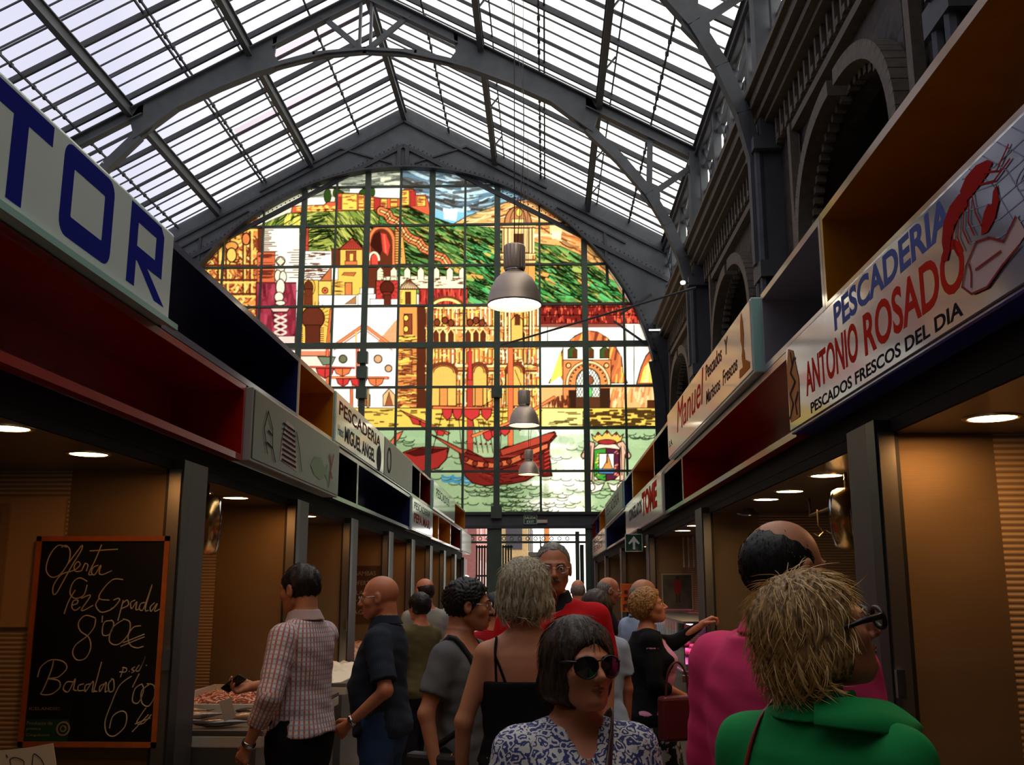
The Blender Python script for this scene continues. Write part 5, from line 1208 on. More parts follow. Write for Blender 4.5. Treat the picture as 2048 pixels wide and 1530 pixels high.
# ---- pendant lamps of the hall
ALU = mat('spun_aluminium', (186, 166, 150), .42, .6, bump=.05, bscale=30); OPAL = mat('lamp_interior', (250, 244, 226), .5, emit=(1, .93, .78), es=4)
def pendant(x, y, z, label):
    t = empty('pendant_lamp', (x, y, z), label, 'pendant lamp', group='bell shaped hall lamps')
    R0 = .275
    m = MB(); m.smooth = True
    m.lathe([(R0-.006, .0), (R0+.006, .004), (R0, .02), (.262, .10), (.235, .19), (.19, .275), (.13, .33), (.085, .345), (.083, .335), (.125, .32), (.18, .265), (.225, .185), (.252, .1), (R0-.012, .01)], (0, 0, 0), 48); sh = m.build('shade', ALU, t)
    m = MB(); m.smooth = True; m.lathe([(.268, .012), (.246, .1), (.22, .183), (.176, .26), (.12, .315), (.0, .32)], (0, 0, 0), 40); m.build('reflector', OPAL, sh)
    m = MB(); m.smooth = True; m.lathe([(.0, .25), (.04, .24), (.055, .19), (.045, .13), (0, .1)], (0, 0, 0), 20); m.build('bulb', mat('bulb_glow', (255, 255, 240), .5, emit=(1, .95, .82), es=14), t)
    m = MB(); m.smooth = True; m.lathe([(.085, .345), (.1, .36), (.1, .375), (.085, .38)], (0, 0, 0), 32); m.build('collar', CHROME, t)
    m = MB(); m.smooth = True; m.lathe([(.0, .38), (.105, .38), (.108, .39), (.108, .62), (.1, .635), (0, .635)], (0, 0, 0), 32)
    m.smooth = False
    for k in range(16): a = 2*math.pi*k/16; m.bar((.108*math.cos(a), .108*math.sin(a), .39), (.108*math.cos(a), .108*math.sin(a), .62), .008, .012)
    m.build('ballast_housing', ALU, t)
    m = MB(); m.tube([(0, 0, .63), (0, 0, RZ-.03-SL*abs(x-NC)-z)], .006, 6); m.tube(catmull([(.03, 0, .63), (.1, .02, 2.2), (-.05, 0, 4), (0.02, 0, RZ-.03-SL*abs(x-NC)-z)]), .004, 5); m.build('cord', BLACK, t)
pendant(-.30, 9.75, 4.40, 'largest and nearest bell shaped pendant lamp'); pendant(-.37, 17.6, 4.42, 'middle bell shaped pendant lamp in front of the ship'); pendant(-.42, 25.6, 4.42, 'smallest and farthest bell shaped pendant lamp')
# ---------------------------------------------------------------- the street beyond the doorway
MB().b2(-30, 30, YE+.2, 90, -.22, -.02).build('street_ground', mat('street_paving', (150, 140, 130), .8, var=.2, vscale=1)); tag(bpy.data.objects['street_ground'], 'pale paved street outside the doorway', 'street'); bpy.data.objects['street_ground']['kind'] = 'structure'
def building(x0, x1, y0, y1, h, m, label, wm, side=1, floors=3, n=5, balc=False):
    cx, cy = (x0+x1)/2, (y0+y1)/2
    t = empty('street_building', (cx, cy, 0), label, 'building', group='buildings across the street')
    b = MB(); b.b2(x0-cx, x1-cx, y0-cy, y1-cy, -.02, h); b.build('wall', m, t)
    for f in range(floors):
        for k in range(n):
            z = .5+f*3.1; x = x0-cx+(k+.5)*(x1-x0)/n
            o = MB(); o.b2(x-.45, x+.45, y0-cy-.04, y0-cy+.05, z, z+2.1); o.build('window', wm, t)
            yy = y0-cy+(k+.5)*(y1-y0)/n; xs = (x1-cx) if side > 0 else (x0-cx)
            o = MB(); o.b2(xs-.05, xs+.05, yy-.4, yy+.4, z, z+2.1); o.build('window', wm, t)
            if balc and f:
                o = MB(); o.b2(xs-.05*side, xs+side*.7, yy-.8, yy+.8, z-.25, z-.1)
                for q in range(9): o.b2(xs+side*.66, xs+side*.7, yy-.78+.19*q, yy-.74+.19*q, z-.1, z+.75)
                o.b2(xs+side*.65, xs+side*.71, yy-.8, yy+.8, z+.72, z+.78); o.build('balcony', IRON_D, t)
    return t
WD = mat('window_dark', (70, 72, 80), .3)
building(-9, -2.6, 38, 52, 7, mat('pink_render', (176, 112, 110), .8, var=.15), 'pink rendered building seen left through the doorway', mat('pale_shutter', (190, 150, 150), .6), 1, 2, 4)
building(-8.5, -1.0, 56, 78, 9.5, mat('ochre_render', (196, 168, 120), .8, var=.15), 'ochre building with dark balconies beyond the gate', WD, 1, 3, 5, True)
building(-.1, .22, 60, 61, 9.5, mat('orange_render', (210, 130, 70), .8), 'narrow orange building strip between the balconies and bright sky', WD, 1, 0, 0)
t = empty('parked_van', (-3.75, 33.5, 0), 'white van with a blue band parked outside the doorway', 'van')
m = MB(); m.b2(-1.4, 1.3, -.8, .8, .35, 1.5); m.prism([(-.95, 1.5), (-.8, 1.98), (1.15, 1.98), (1.3, 1.5)], lambda u, v, w: (u, w, v), -.78, .78); m.build('body', mat('van_white', (225, 228, 235), .3), t, bevel=.05)
m = MB(); m.b2(-1.2, .4, -.81, -.79, 1.56, 1.9); m.build('blue_band', mat('van_blue', (50, 80, 180), .3), t)
m = MB(); m.b2(.5, 1.1, -.81, -.79, 1.52, 1.85); m.build('window', WD, t)
for x in (-.9, .85):
    m = MB(); m.smooth = True; m.lathe([(0, -.1), (.3, -.1), (.33, -.06), (.33, .06), (.3, .1), (0, .1)], (x, -.72, .31), 24, Matrix.Rotation(math.pi/2, 3, 'X')); m.build('wheel', BLACK, t)

t = MB().b2(-3.35, -2.44, 5.035, 5.055, 1.42, 2.06).build('smooth_wall_board', mat('beige_board', (186, 150, 112), .5)); tag(t, 'smooth beige board with a framed hatch on the tiled wall left of the chalkboard', 'wall board')
m = MB()
for q in ((-3.2, -2.72, 5.02, 5.035, 1.46, 1.50), (-3.2, -2.72, 5.02, 5.035, 1.99, 2.03), (-2.76, -2.72, 5.02, 5.035, 1.5, 1.99), (-3.2, -3.16, 5.02, 5.035, 1.5, 1.99)): m.b2(*q)
m.build('hatch_frame', mat('beige_frame', (160, 124, 90), .5), t)
# ---------------------------------------------------------------- people : smooth bodies grown from distance fields
F32 = np.float32
def smin(a, b, k):
    h = np.clip(.5+.5*(b-a)/k, 0, 1); return b*(1-h)+a*h-k*h*(1-h)
def smax(a, b, k): return -smin(-a, -b, k)
def cap(p, a, b, ra, rb):
    a = np.array(a, F32); b = np.array(b, F32); d = b-a; L2 = float(d@d)+1e-9
    q = [p[i]-a[i] for i in range(3)]
    t = np.clip((q[0]*d[0]+q[1]*d[1]+q[2]*d[2])/L2, 0, 1)
    return np.sqrt((q[0]-t*d[0])**2+(q[1]-t*d[1])**2+(q[2]-t*d[2])**2)-(ra+(rb-ra)*t)
def elli(p, c, r):
    k = np.sqrt(((p[0]-c[0])/r[0])**2+((p[1]-c[1])/r[1])**2+((p[2]-c[2])/r[2])**2)
    k2 = np.sqrt(((p[0]-c[0])/r[0]**2)**2+((p[1]-c[1])/r[1]**2)**2+((p[2]-c[2])/r[2]**2)**2)+1e-6
    return k*(k-1)/k2
def rbox(p, c, h, r):
    q = [np.abs(p[i]-c[i])-h[i]+r for i in range(3)]
    return np.sqrt(sum(np.maximum(v, 0)**2 for v in q))+np.minimum(np.maximum(np.maximum(q[0], q[1]), q[2]), 0)-r
def loft(p, tab, ex=2.3):
    t = np.array(tab, F32); z = p[2]
    w = np.interp(z, t[:, 0], t[:, 1]); d = np.interp(z, t[:, 0], t[:, 2]); c = np.interp(z, t[:, 0], t[:, 3])
    k = ((np.abs(p[0])/w)**ex+(np.abs(p[1]-c)/d)**ex)**(1/ex)
    s = (k-1)*np.minimum(w, d)
    return np.maximum(s, np.maximum(z-t[-1, 0], t[0, 0]-z))
def surface_nets(fn, axes):
    """closed quad surface of fn=0 on a rectilinear grid"""
    ax, ay, az = [np.asarray(a, F32) for a in axes]
    X, Y, Z = np.meshgrid(ax, ay, az, indexing='ij')
    f = fn((X, Y, Z)).astype(F32)
    s = f < 0; nx, ny, nz = f.shape
    c = s[:-1, :-1, :-1].astype(np.int8)
    tot = np.zeros((nx-1, ny-1, nz-1), np.int8)
    for i in (0, 1):
        for j in (0, 1):
            for k in (0, 1): tot += s[i:nx-1+i, j:ny-1+j, k:nz-1+k]
    act = (tot > 0) & (tot < 8)
    I = np.argwhere(act)
    if len(I) == 0: return np.zeros((0, 3)), np.zeros((0, 4), int)
    acc = np.zeros((len(I), 3)); cnt = np.zeros(len(I))
    A = (ax, ay, az)
    def pos(ii): return np.stack([A[q][ii[:, q]] for q in range(3)], 1)
    for d in range(3):
        o1, o2 = [q for q in range(3) if q != d]
        for u in (0, 1):
            for v in (0, 1):
                a = I.copy(); a[:, o1] += u; a[:, o2] += v; b = a.copy(); b[:, d] += 1
                fa = f[a[:, 0], a[:, 1], a[:, 2]]; fb = f[b[:, 0], b[:, 1], b[:, 2]]
                m = (fa < 0) != (fb < 0); t = np.where(m, fa/(fa-fb+1e-12), 0)[:, None]
                acc += np.where(m[:, None], pos(a)*(1-t)+pos(b)*t, 0); cnt += m
    V = acc/cnt[:, None]
    idx = -np.ones(act.shape, np.int64); idx[act] = np.arange(len(I))
    Q = []
    for d in range(3):
        o1, o2 = [q for q in range(3) if q != d]
        sl = [slice(None)]*3; a = [slice(None)]*3
        lo = [slice(0, n) for n in f.shape]; hi = list(lo)
        lo[d] = slice(0, f.shape[d]-1); hi[d] = slice(1, f.shape[d])
        ch = s[tuple(lo)] != s[tuple(hi)]
        E_i = np.argwhere(ch); ok = (E_i[:, o1] > 0) & (E_i[:, o2] > 0) & (E_i[:, o1] < f.shape[o1]-1) & (E_i[:, o2] < f.shape[o2]-1)
        E_i = E_i[ok]; ins = s[E_i[:, 0], E_i[:, 1], E_i[:, 2]]
        def cell(u, v):
            e = E_i.copy(); e[:, o1] -= u; e[:, o2] -= v; return idx[e[:, 0], e[:, 1], e[:, 2]]
        q = np.stack([cell(1, 1), cell(0, 1), cell(0, 0), cell(1, 0)], 1)
        flip = ins if d != 1 else ~ins
        q[~flip] = q[~flip][:, ::-1]
        Q.append(q)
    Q = np.concatenate(Q); Q = Q[(Q >= 0).all(1)]
    return V, Q
def grid_axis(lo, hi, coarse, fine_ranges):
    out = [lo]; x = lo
    while x < hi:
        h = coarse
        for a, b, hf in fine_ranges:
            if a-coarse < x < b: h = min(h, hf)
        x += h; out.append(x)
    return np.array(out, F32)
def sdf_object(name, fn, lo, hi, h, m, parent, fine=None, M=None):
    """fine: box ((x0,y0,z0),(x1,y1,z1),step)"""
    fr = [[], [], []]
    for fb in (fine or []):
        for q in range(3): fr[q].append((fb[0][q], fb[1][q], fb[2]))
    V, Q = surface_nets(fn, [grid_axis(lo[q], hi[q], h, fr[q]) for q in range(3)])
    if len(Q) == 0: return None
    me, used = np_mesh(name, V, Q, True)
    me.materials.append(m)
    o = bpy.data.objects.new(name, me); COL.objects.link(o)
    if parent: o.parent = parent
    if M is not None: o.matrix_local = M
    return o
def rot_z(a): c, s = math.cos(a), math.sin(a); return np.array([[c, -s, 0], [s, c, 0], [0, 0, 1]])
def rot_x(a): c, s = math.cos(a), math.sin(a); return np.array([[1, 0, 0], [0, c, -s], [0, s, c]])
def rot_y(a): c, s = math.cos(a), math.sin(a); return np.array([[c, 0, s], [0, 1, 0], [-s, 0, c]])
def skin_mat(name, rgb): return mat('skin_'+name, rgb, .5, var=.12, vscale=18, spec=.4)
def hair_mat(name, rgb, rgb2, z=26):
    if 'hair_'+name in MATS: return MATS['hair_'+name]
    m = mat('hair_'+name, rgb, .5, spec=.35); n = m.node_tree.nodes; l = m.node_tree.links; b = n['Principled BSDF']
    tc = n.new('ShaderNodeTexCoord'); mp = n.new('ShaderNodeMapping'); mp.inputs['Scale'].default_value = (150, 150, z)
    t = n.new('ShaderNodeTexNoise'); t.inputs['Scale'].default_value = 1; t.inputs['Detail'].default_value = 3; t.inputs['Distortion'].default_value = .6
    l.new(tc.outputs['Object'], mp.inputs[0]); l.new(mp.outputs[0], t.inputs['Vector'])
    r = n.new('ShaderNodeMapRange'); r.inputs['From Min'].default_value = .38; r.inputs['From Max'].default_value = .62; l.new(t.outputs['Fac'], r.inputs['Value'])
    mx = n.new('ShaderNodeMix'); mx.data_type = 'RGBA'; mx.inputs['A'].default_value = (*lin(rgb), 1); mx.inputs['B'].default_value = (*lin(rgb2), 1)
    l.new(r.outputs['Result'], mx.inputs['Factor']); l.new(mx.outputs['Result'], b.inputs['Base Color'])
    bp = n.new('ShaderNodeBump'); bp.inputs['Strength'].default_value = .5; bp.inputs['Distance'].default_value = .004
    l.new(t.outputs['Fac'], bp.inputs['Height']); l.new(bp.outputs['Normal'], b.inputs['Normal'])
    return m
def cloth(name, rgb, var=.12): return mat('cloth_'+name, rgb, .85, var=var, vscale=7, bump=.25, bscale=14, spec=.2)
T_M = [(.76, .14, .10, 0), (.84, .165, .115, -.008), (.92, .175, .122, -.012), (1.02, .158, .112, -.004), (1.12, .158, .112, .004), (1.24, .172, .122, .004), (1.33, .176, .118, -.002), (1.385, .162, .10, -.010), (1.425, .122, .08, -.018), (1.455, .090, .070, -.02), (1.48, .066, .060, -.016), (1.50, .056, .056, -.01)]
T_F = [(.76, .14, .10, 0), (.84, .175, .12, -.01), (.90, .182, .125, -.014), (1.02, .148, .105, -.004), (1.08, .138, .098, .0), (1.2, .155, .115, .012), (1.28, .165, .125, .018), (1.34, .154, .108, .0), (1.385, .140, .090, -.010), (1.425, .106, .070, -.016), (1.455, .074, .060, -.018), (1.48, .056, .052, -.012), (1.50, .048, .05, -.006)]
def person(label, x, y, H, rz, skin, sex='m', head=(0, 0), hair=None, top=None, bottom=None, armL=None, armR=None, build=1.0, belly=0, res=.013, face=True, handres=.0045, hres=.0055, glasses=None, moustache=None, pitch=0, roll=0, shoes=(30, 28, 28), neck_fwd=0, lean=0):
    """armL / armR: (elbow, wrist, palm direction, curl) in body space for a 1.75 m figure; facing +y, right hand at +x"""
    s = H/1.75
    root = empty('person', (x, y, 0), label, 'person', rz=rz); root.scale = (s, s, s)
    T = T_M if sex == 'm' else T_F
    T = [(z, w*build, d*build+(belly*math.exp(-((z-1.1)/.13)**2)*.5), c+belly*math.exp(-((z-1.1)/.13)**2)*.5) for z, w, d, c in T]
    SHW = (.168 if sex == 'm' else .148)*build; ra = (.045 if sex == 'm' else .039)*build
    def L_arm(side, spec):
        if spec is None: spec = ((side*(SHW+.045), .0, 1.13), (side*(SHW+.05), .06, .88), (-side, 0, 0), .5)
        el, wr, pn, cu = spec
        return np.array([side*SHW, -.012, 1.380]), np.array(el, float), np.array(wr, float), np.array(pn, float), cu
    arms = [L_arm(-1, armL), L_arm(1, armR)]
    hy, hp = math.radians(head[0]), math.radians(head[1])
    Rh = rot_z(hy)@rot_x(hp); HC = np.array([0, .022+neck_fwd, 1.611]); HS = 1.045; pivot = HC+np.array([0, -.03, -.07])
    def to_head(p):
        q = [p[0]-pivot[0], p[1]-pivot[1], p[2]-pivot[2]]; R = Rh.T
        r = [R[i, 0]*q[0]+R[i, 1]*q[1]+R[i, 2]*q[2] for i in range(3)]
        return (r[0]/HS, r[1]/HS-.03, r[2]/HS-.07)      # head centred coordinates, +y nose
    def head_sdf(p):
        q = to_head(p); ax = np.abs(q[0]); m = (ax, q[1], q[2])
        d = elli(q, (0, -.012, .030), (.076, .097, .088))
        d = smin(d, elli(q, (0, .030, -.028), (.060, .066, .078)), .03)
        d = smin(d, elli(q, (0, .050, -.072), (.036, .040, .032)), .03)
        d = smin(d, cap(m, (.048, .0, -.052), (.018, .062, -.092), .020, .018), .022)
        if face:
            d = smin(d, cap(m, (.008, .088, .022), (.042, .074, .020), .010, .009), .014)
            d = smax(d, -elli(m, (.032, .101, .004), (.019, .016, .012)), .012)
            d = smin(d, elli(m, (.032, .0755, .003), (.0135, .0135, .0115)), .003)
            d = smin(d, elli(m, (.046, .056, -.022), (.02, .022, .02)), .02)
            d = smin(d, cap(q, (0, .092, .012), (0, .116, -.026), .0075, .0115), .010)
            d = smin(d, elli(m, (.011, .103, -.030), (.009, .010, .007)), .006)
            d = smin(d, cap(m, (0, .0985, -.0515), (.02, .089, -.054), .0062, .0035), .005)
            d = smin(d, cap(m, (0, .0965, -.0625), (.018, .088, -.060), .0070, .0035), .005)
            d = smax(d, -cap(m, (0, .106, -.0572), (.023, .092, -.0575), .0016, .001), .002)
            d = smin(d, elli(q, (0, .082, -.088), (.018, .016, .014)), .012)
        ear = elli((m[0]-.078, q[1]+.006, q[2]+.004), (0, 0, 0), (.010, .020, .032))
        ear = smax(ear, -elli((m[0]-.088, q[1]-.001, q[2]+.002), (0, 0, 0), (.008, .010, .018)), .006)
        d = smin(d, ear, .006)
        return d
    def hand_frame(a):
        sh, el, wr, pn, cu = a
        f = (wr-el)/np.linalg.norm(wr-el); n = pn-f*(pn@f); n /= np.linalg.norm(n)+1e-9; t = np.cross(n, f)
        return wr, f, n, t, cu
    def hand_parts(a, side):
        wr, f, n, t, cu = hand_frame(a); th = t*(1 if (t@np.array([0, 1, 0])) > -.2 else -1)   # thumb side leans forward
        segs = []
        for i, (o, l) in enumerate(((.030, .072), (.010, .080), (-.011, .074), (-.030, .058))):
            b = wr+f*.088+th*o; dirn = f; L = l
            c1 = cu*.9+.08*i; c2 = cu*2.0+.1*i
            d1 = f*math.cos(c1)+n*math.sin(c1); d2 = f*math.cos(c2)+n*math.sin(c2); c3 = cu*2.9; d3 = f*math.cos(c3)+n*math.sin(c3)
            p1 = b+d1*L*.42; p2 = p1+d2*L*.33; p3 = p2+d3*L*.25
            segs += [(b-f*.02, b, .0098, .0095), (b, p1, .0095, .0085), (p1, p2, .0085, .0078), (p2, p3, .0078, .0066)]
        tb = wr+f*.022+th*.022+n*.008; t1 = tb+f*.034+th*.026+n*.012; t2 = t1+f*.028+th*.006+n*.012
        segs += [(tb, t1, .0145, .011), (t1, t2, .011, .0085)]
        pal = [(wr+f*.01+th*.004, wr+f*.078+th*.022, .019, .0165), (wr+f*.01-th*.004, wr+f*.078-th*.022, .019, .0155), (wr+f*.02, wr+f*.08, .02, .0165)]
        return segs, pal
    hands = [hand_parts(a, sd) for a, sd in zip(arms, (-1, 1))]
    def arm_sdf(p, i, off=0, upto=1.0, flare=0):
        sh, el, wr, pn, cu = arms[i]
        if upto <= .5:
            e = sh+(el-sh)*upto*2; return cap(p, sh, e, ra*1.12+off, (ra*.95+off)+flare)
        e = el+(wr-el)*(upto-.5)*2
        d = cap(p, sh, el, ra*1.12+off, ra*.82+off)
        return smin(d, cap(p, el, e, ra*.84+off, ra*.55+off+flare), .02)
    def hand_sdf(p, i, off=0):
        sg, pl = hands[i]; d = None
        for a, b, r1, r2 in pl: c = cap(p, a, b, r1*.95, r2); d = c if d is None else smin(d, c, .012)
        for a, b, r1, r2 in sg: d = smin(d, cap(p, a, b, r1, r2), .0035)
        return d
    HX = .088*build
    def legs(p, off=0, z_end=0, flare=0, gap=0):
        d = None
        for sd in (-1, 1):
            hip = (sd*HX, -.01, .88); kn = (sd*(HX+.004), .01, .48); an = (sd*(HX+.01), -.02, .09)
            c = smin(cap(p, hip, kn, .086*build+off, .058*build+off+flare*.4), cap(p, kn, an, .056*build+off+flare*.4, .036+off+flare), .03)
            d = c if d is None else smin(d, c, .02)
        return d
    def feet(p, off=0):
        d = None
        for sd in (-1, 1):
            xx = sd*(HX+.014)
            c = smin(cap(p, (xx, -.05, .045), (xx*1.06, .12, .032), .036+off, .03+off), cap(p, (xx, -.02, .09), (xx, -.04, .05), .036, .036), .02)
            c = smax(c, -(p[2]-.002), .006)
            d = c if d is None else np.minimum(d, c)
        return d
    def torso(p): return loft(p, T)
    nk = pivot+np.array([0, -.0, .02])
    def body_fn(p):
        d = torso(p)
        d = smin(d, cap(p, (0, -.022, 1.42), (nk[0], nk[1]-.006, nk[2]+.0), .060*(1 if sex == 'm' else .86), .056*(1 if sex == 'm' else .84)), .03)
        for i, sd in ((0, -1), (1, 1)):
            d = smin(d, cap(p, (sd*.04, -.02, 1.448), (sd*SHW*.93, -.014, 1.384), .036, .044*build), .035)
            d = smin(d, arm_sdf(p, i), .03)
            d = smin(d, hand_sdf(p, i), .012)
        if sex == 'f':
            for sd in (-1, 1): d = smin(d, elli(p, (sd*.075*build, .085*build, 1.255), (.068*build, .062*build, .066)), .03)
        d = smin(d, legs(p), .04); d = smin(d, feet(p), .02)
        return smin(d, head_sdf(p), .012)
    # extents
    P = [a[k] for a in arms for k in (0, 1, 2)]+[a[2]+(a[2]-a[1])/np.linalg.norm(a[2]-a[1])*.2 for a in arms]
    P = np.array(P); lo = np.minimum(P.min(0)-.09, (-.27*max(1, build), -.21*max(1, build), 0)); hi = np.maximum(P.max(0)+.09, (.27*max(1, build), .25*max(1, build)+belly, 1.80)); lo[2] = -.02; hi[2] = max(hi[2], 1.80)
    fine = [((-.12, -.12, 1.49), (.12, .18, 1.79), hres)]
    if handres:
        for a in arms:
            wr, f, n, t, cu = hand_frame(a); c = wr+f*.07+n*.02; fine.append((tuple(c-.085), tuple(c+.085), handres))
    body = sdf_object('body', body_fn, lo, hi, res, skin, root, fine)
    # hair
    hcw = [HC]  # noqa
    def hfn_wrap(fn): return lambda p: fn(to_head(p), p)
    if hair:
        kind, hm = hair[0], hair[1]; hk = hair[2] if len(hair) > 2 else {}
        vol = hk.get('vol', .010)
        def hair_fn(q, p):
            sc = 1.0
            wob = .003*np.sin(q[0]*140+3*np.sin(q[2]*30))*np.cos(q[1]*120+2*np.sin(q[2]*22))
            if kind in ('short', 'curly', 'crop'):
                d = elli(q, (0, -.014, .030), (.076+vol, .097+vol, .088+vol))
                front = q[1]*1.25-q[2]*.9-hk.get('line', .036)       # forehead line
                side = -(q[2]+.018)+np.clip(.02-q[1], 0, .1)*-.9   # sideburn / nape
                d = smax(d, front, .006); d = smax(d, side-hk.get('low', 0), .008)
                d = smax(d, -elli((np.abs(q[0])-.083, q[1]+.006, q[2]+.006), (0, 0, 0), (.016, .02, .03)), .004)
                if kind == 'curly': wob = .008*np.sin(q[0]*170+5*np.sin(q[2]*47+1))*np.sin(q[1]*160+4*np.sin(q[0]*53))*np.sin(q[2]*150+5*np.sin(q[1]*61+2))
                return d+wob*(.5 if kind == 'crop' else 1)
            if kind == 'bald':
                d = elli(q, (0, -.021-hk.get('back', 0), .010+hk.get('rise', 0)), (.0785+vol*.25, .097+vol*.3, .088+vol*.3))
                d = smax(d, q[1]-.022-.2*np.clip(q[2], 0, .1), .012)
                d = smax(d, -(q[2]+.03)-np.clip(.0-q[1], 0, .1)*.55, .008)
                d = smax(d, -elli((np.abs(q[0])-.083, q[1]+.006, q[2]+.006), (0, 0, 0), (.016, .022, .032)), .004)
                return d+wob*.4
            if kind == 'bob':
                L_ = hk.get('len', .10)
                d = elli(q, (0, -.022, .030), (.084+vol, .100+vol, .094+vol*1.2))
                lower = smin(elli(q, (0, -.035, -L_*.45), (.092+vol*1.2, .082+vol*1.2, .085)), d, .035)
                d = smin(d, lower, .02)
                d = smax(d, -(q[2]+L_+.01*np.sin(q[0]*60)), .015)
                fc = elli(q, (0, .135, -.040), (.120*hk.get('open', 1), hk.get('fd', .092), .128)); d = smax(d, -fc, .010)
                wob = hk.get('wob', .004)*np.sin(np.arctan2(q[0], q[1]+.03)*hk.get('locks', 34)+2.5*np.sin(q[2]*26))+hk.get('wob', .004)*.5*np.sin(np.arctan2(q[0], q[1])*71+q[2]*40)
                return d+wob
            if kind == 'long':
                d = elli(q, (0, -.018, .030), (.080+vol, .099+vol, .090+vol))
                d = smin(d, elli(q, (0, -.06, -.10), (.085, .055, .14)), .05)
                fc = elli(q, (0, .105, -.030), (.058, .075, .095)); return smax(d, -fc, .012)+wob
        c = pivot
        lo_h = c+np.array([-.17, -.17, -.30 if kind in ('long',) else -.17]); hi_h = c+np.array([.17, .19, .25])
        ho = sdf_object('hair', hfn_wrap(hair_fn), lo_h, hi_h, hk.get('res', .006), hm, root)
        if hk.get('strands') and ho is not None:
            rs = np.random.RandomState(4); me = ho.data; nv = len(me.vertices); co = np.empty(nv*3, F32); me.vertices.foreach_get('co', co); co = co.reshape(-1, 3)
            no = np.empty(nv*3, F32); me.vertices.foreach_get('normal', no); no = no.reshape(-1, 3)
            g = MB(); sel = rs.choice(nv, hk['strands'])
            R = Rh
            for k in sel:
                p0 = co[k]; nn_ = no[k]; qh = R.T@(p0-pivot)
                if qh[2] > .075 and rs.rand() < .75: continue
                if qh[1] > hk.get('sfront', .035) and qh[2] < .07: continue
                dn = np.array(hk.get('flow', (0, -.3, -1)), float); rad = qh-np.array([0, -.02, .16]); rad = rad*[1, 1, .6]; dn = dn*.55+rad/(np.linalg.norm(rad)+1e-6)*.8
                dn = R@dn; dn = dn-nn_*(dn@nn_); dn /= np.linalg.norm(dn)+1e-6
                ln = rs.uniform(.035, .07)*hk.get('slen', 1); w = rs.uniform(-.08, .08); sd_ = np.cross(nn_, dn)
                lift = rs.uniform(.0, .003)*hk.get('lift', 1)
                g.tube([p0-nn_*.002, p0+dn*ln*.35+nn_*(lift+.0015)+sd_*w*ln*.2, p0+dn*ln*.7+nn_*(lift+.001)+sd_*w*ln*.45, p0+dn*ln+nn_*(lift-.003)+sd_*w*ln*.8], [.0008, .0010, .0008, .0002], 3, False)
            g.smooth = True; g.build('hair_strands', hk.get('smat', hm), ho)['kind'] = 'stuff'
    def head_pt(v): return tuple(pivot+Rh@((np.array(v, float)+np.array([0, .03, .07]))*HS))
    if face:
        EW = mat('eye_white', (225, 218, 208), .2); EI = mat('eye_iris', (52, 34, 22), .15)
        for sd in (-1, 1):
            m = MB(); m.smooth = True; m.lathe([(0, -.0118), (.006, -.010), (.0112, -.004), (.0118, 0), (.0105, .0055), (.006, .0102), (0, .0118)], (0, 0, 0), 12); e = m.build('eye', EW, root); e.location = head_pt((sd*.032, .0805, .003))
            m = MB(); m.smooth = True; R4 = Matrix([list(r) for r in Rh])@Matrix.Rotation(-math.pi/2, 3, 'X')
            m.lathe([(0, .0124), (.0045, .0116), (.0055, .0105)], (0, 0, 0), 12, R4); m.build('iris', EI, e)
        br = mat('brow_hair', (60, 44, 34), .8) if not hair else hair[1]
        for sd in (-1, 1):
            m = MB(); m.smooth = True; m.tube([head_pt((sd*.016, .0985, .024)), head_pt((sd*.032, .095, .029)), head_pt((sd*.048, .079, .024))], [.0028, .0032, .0015], 6); m.build('eyebrow', br, root)
        m = MB(); m.smooth = True; m.tube([head_pt((-.021, .094, -.0545)), head_pt((-.007, .1025, -.052)), head_pt((0, .1025, -.053)), head_pt((.007, .1025, -.052)), head_pt((.021, .094, -.0545))], [.0015, .0042, .004, .0042, .0015], 6)
        m.tube([head_pt((-.019, .093, -.060)), head_pt((0, .1015, -.063)), head_pt((.019, .093, -.060))], [.0015, .0052, .0015], 6); m.build('lips', mat('lips', (150, 78, 66), .5), root)
    if glasses:
        k, gm_ = glasses
        gt = MB(); pts = []
        if k == 'sun':
            fr = MB(); fr.smooth = True
            for sd in (-1, 1):
                ol = [(sd*(.0365+.0315*math.cos(a)*(1+.12*math.sin(a))), .109-.010*((sd*(.0365+.0315*math.cos(a)))/.065)**2*1.5, .002+.026*math.sin(a)-.004*(1 if math.sin(a) < 0 else 0)) for a in [2*math.pi*q/18 for q in range(18)]]
                fr.tube([head_pt(v) for v in ol], .0026, 6, closed=True)
                ln = MB(); ln.add([head_pt(v) for v in ol]+[head_pt((sd*.036, .111, .003))], [(i, (i+1) % 18, 18) for i in range(18)]); ln.build('lens', gm_, root)
                fr.tube([head_pt((sd*.064, .1, .014)), head_pt((sd*.078, .07, .016)), head_pt((sd*.086, -.005, .012)), head_pt((sd*.084, -.03, -.005))], [.004, .004, .003, .002], 6)
            fr.tube([head_pt((-.010, .112, .016)), head_pt((0, .116, .018)), head_pt((.010, .112, .016))], .0025, 6); fr.build('sunglasses_frame', BLACK, root)
        else:
            fr = MB(); fr.smooth = True
            for sd in (-1, 1):
                fr.tube([head_pt((sd*(.034+.023*math.cos(a)), .106-.004*math.cos(a)*1, .002+.017*math.sin(a))) for a in [2*math.pi*q/16 for q in range(16)]], .0013, 5, closed=True)
                fr.tube([head_pt((sd*.057, .1, .008)), head_pt((sd*.076, .07, .01)), head_pt((sd*.084, -.005, .01))], .0013, 5)
            fr.tube([head_pt((-.011, .108, .006)), head_pt((0, .111, .009)), head_pt((.011, .108, .006))], .0013, 5); fr.build('glasses', gm_, root)
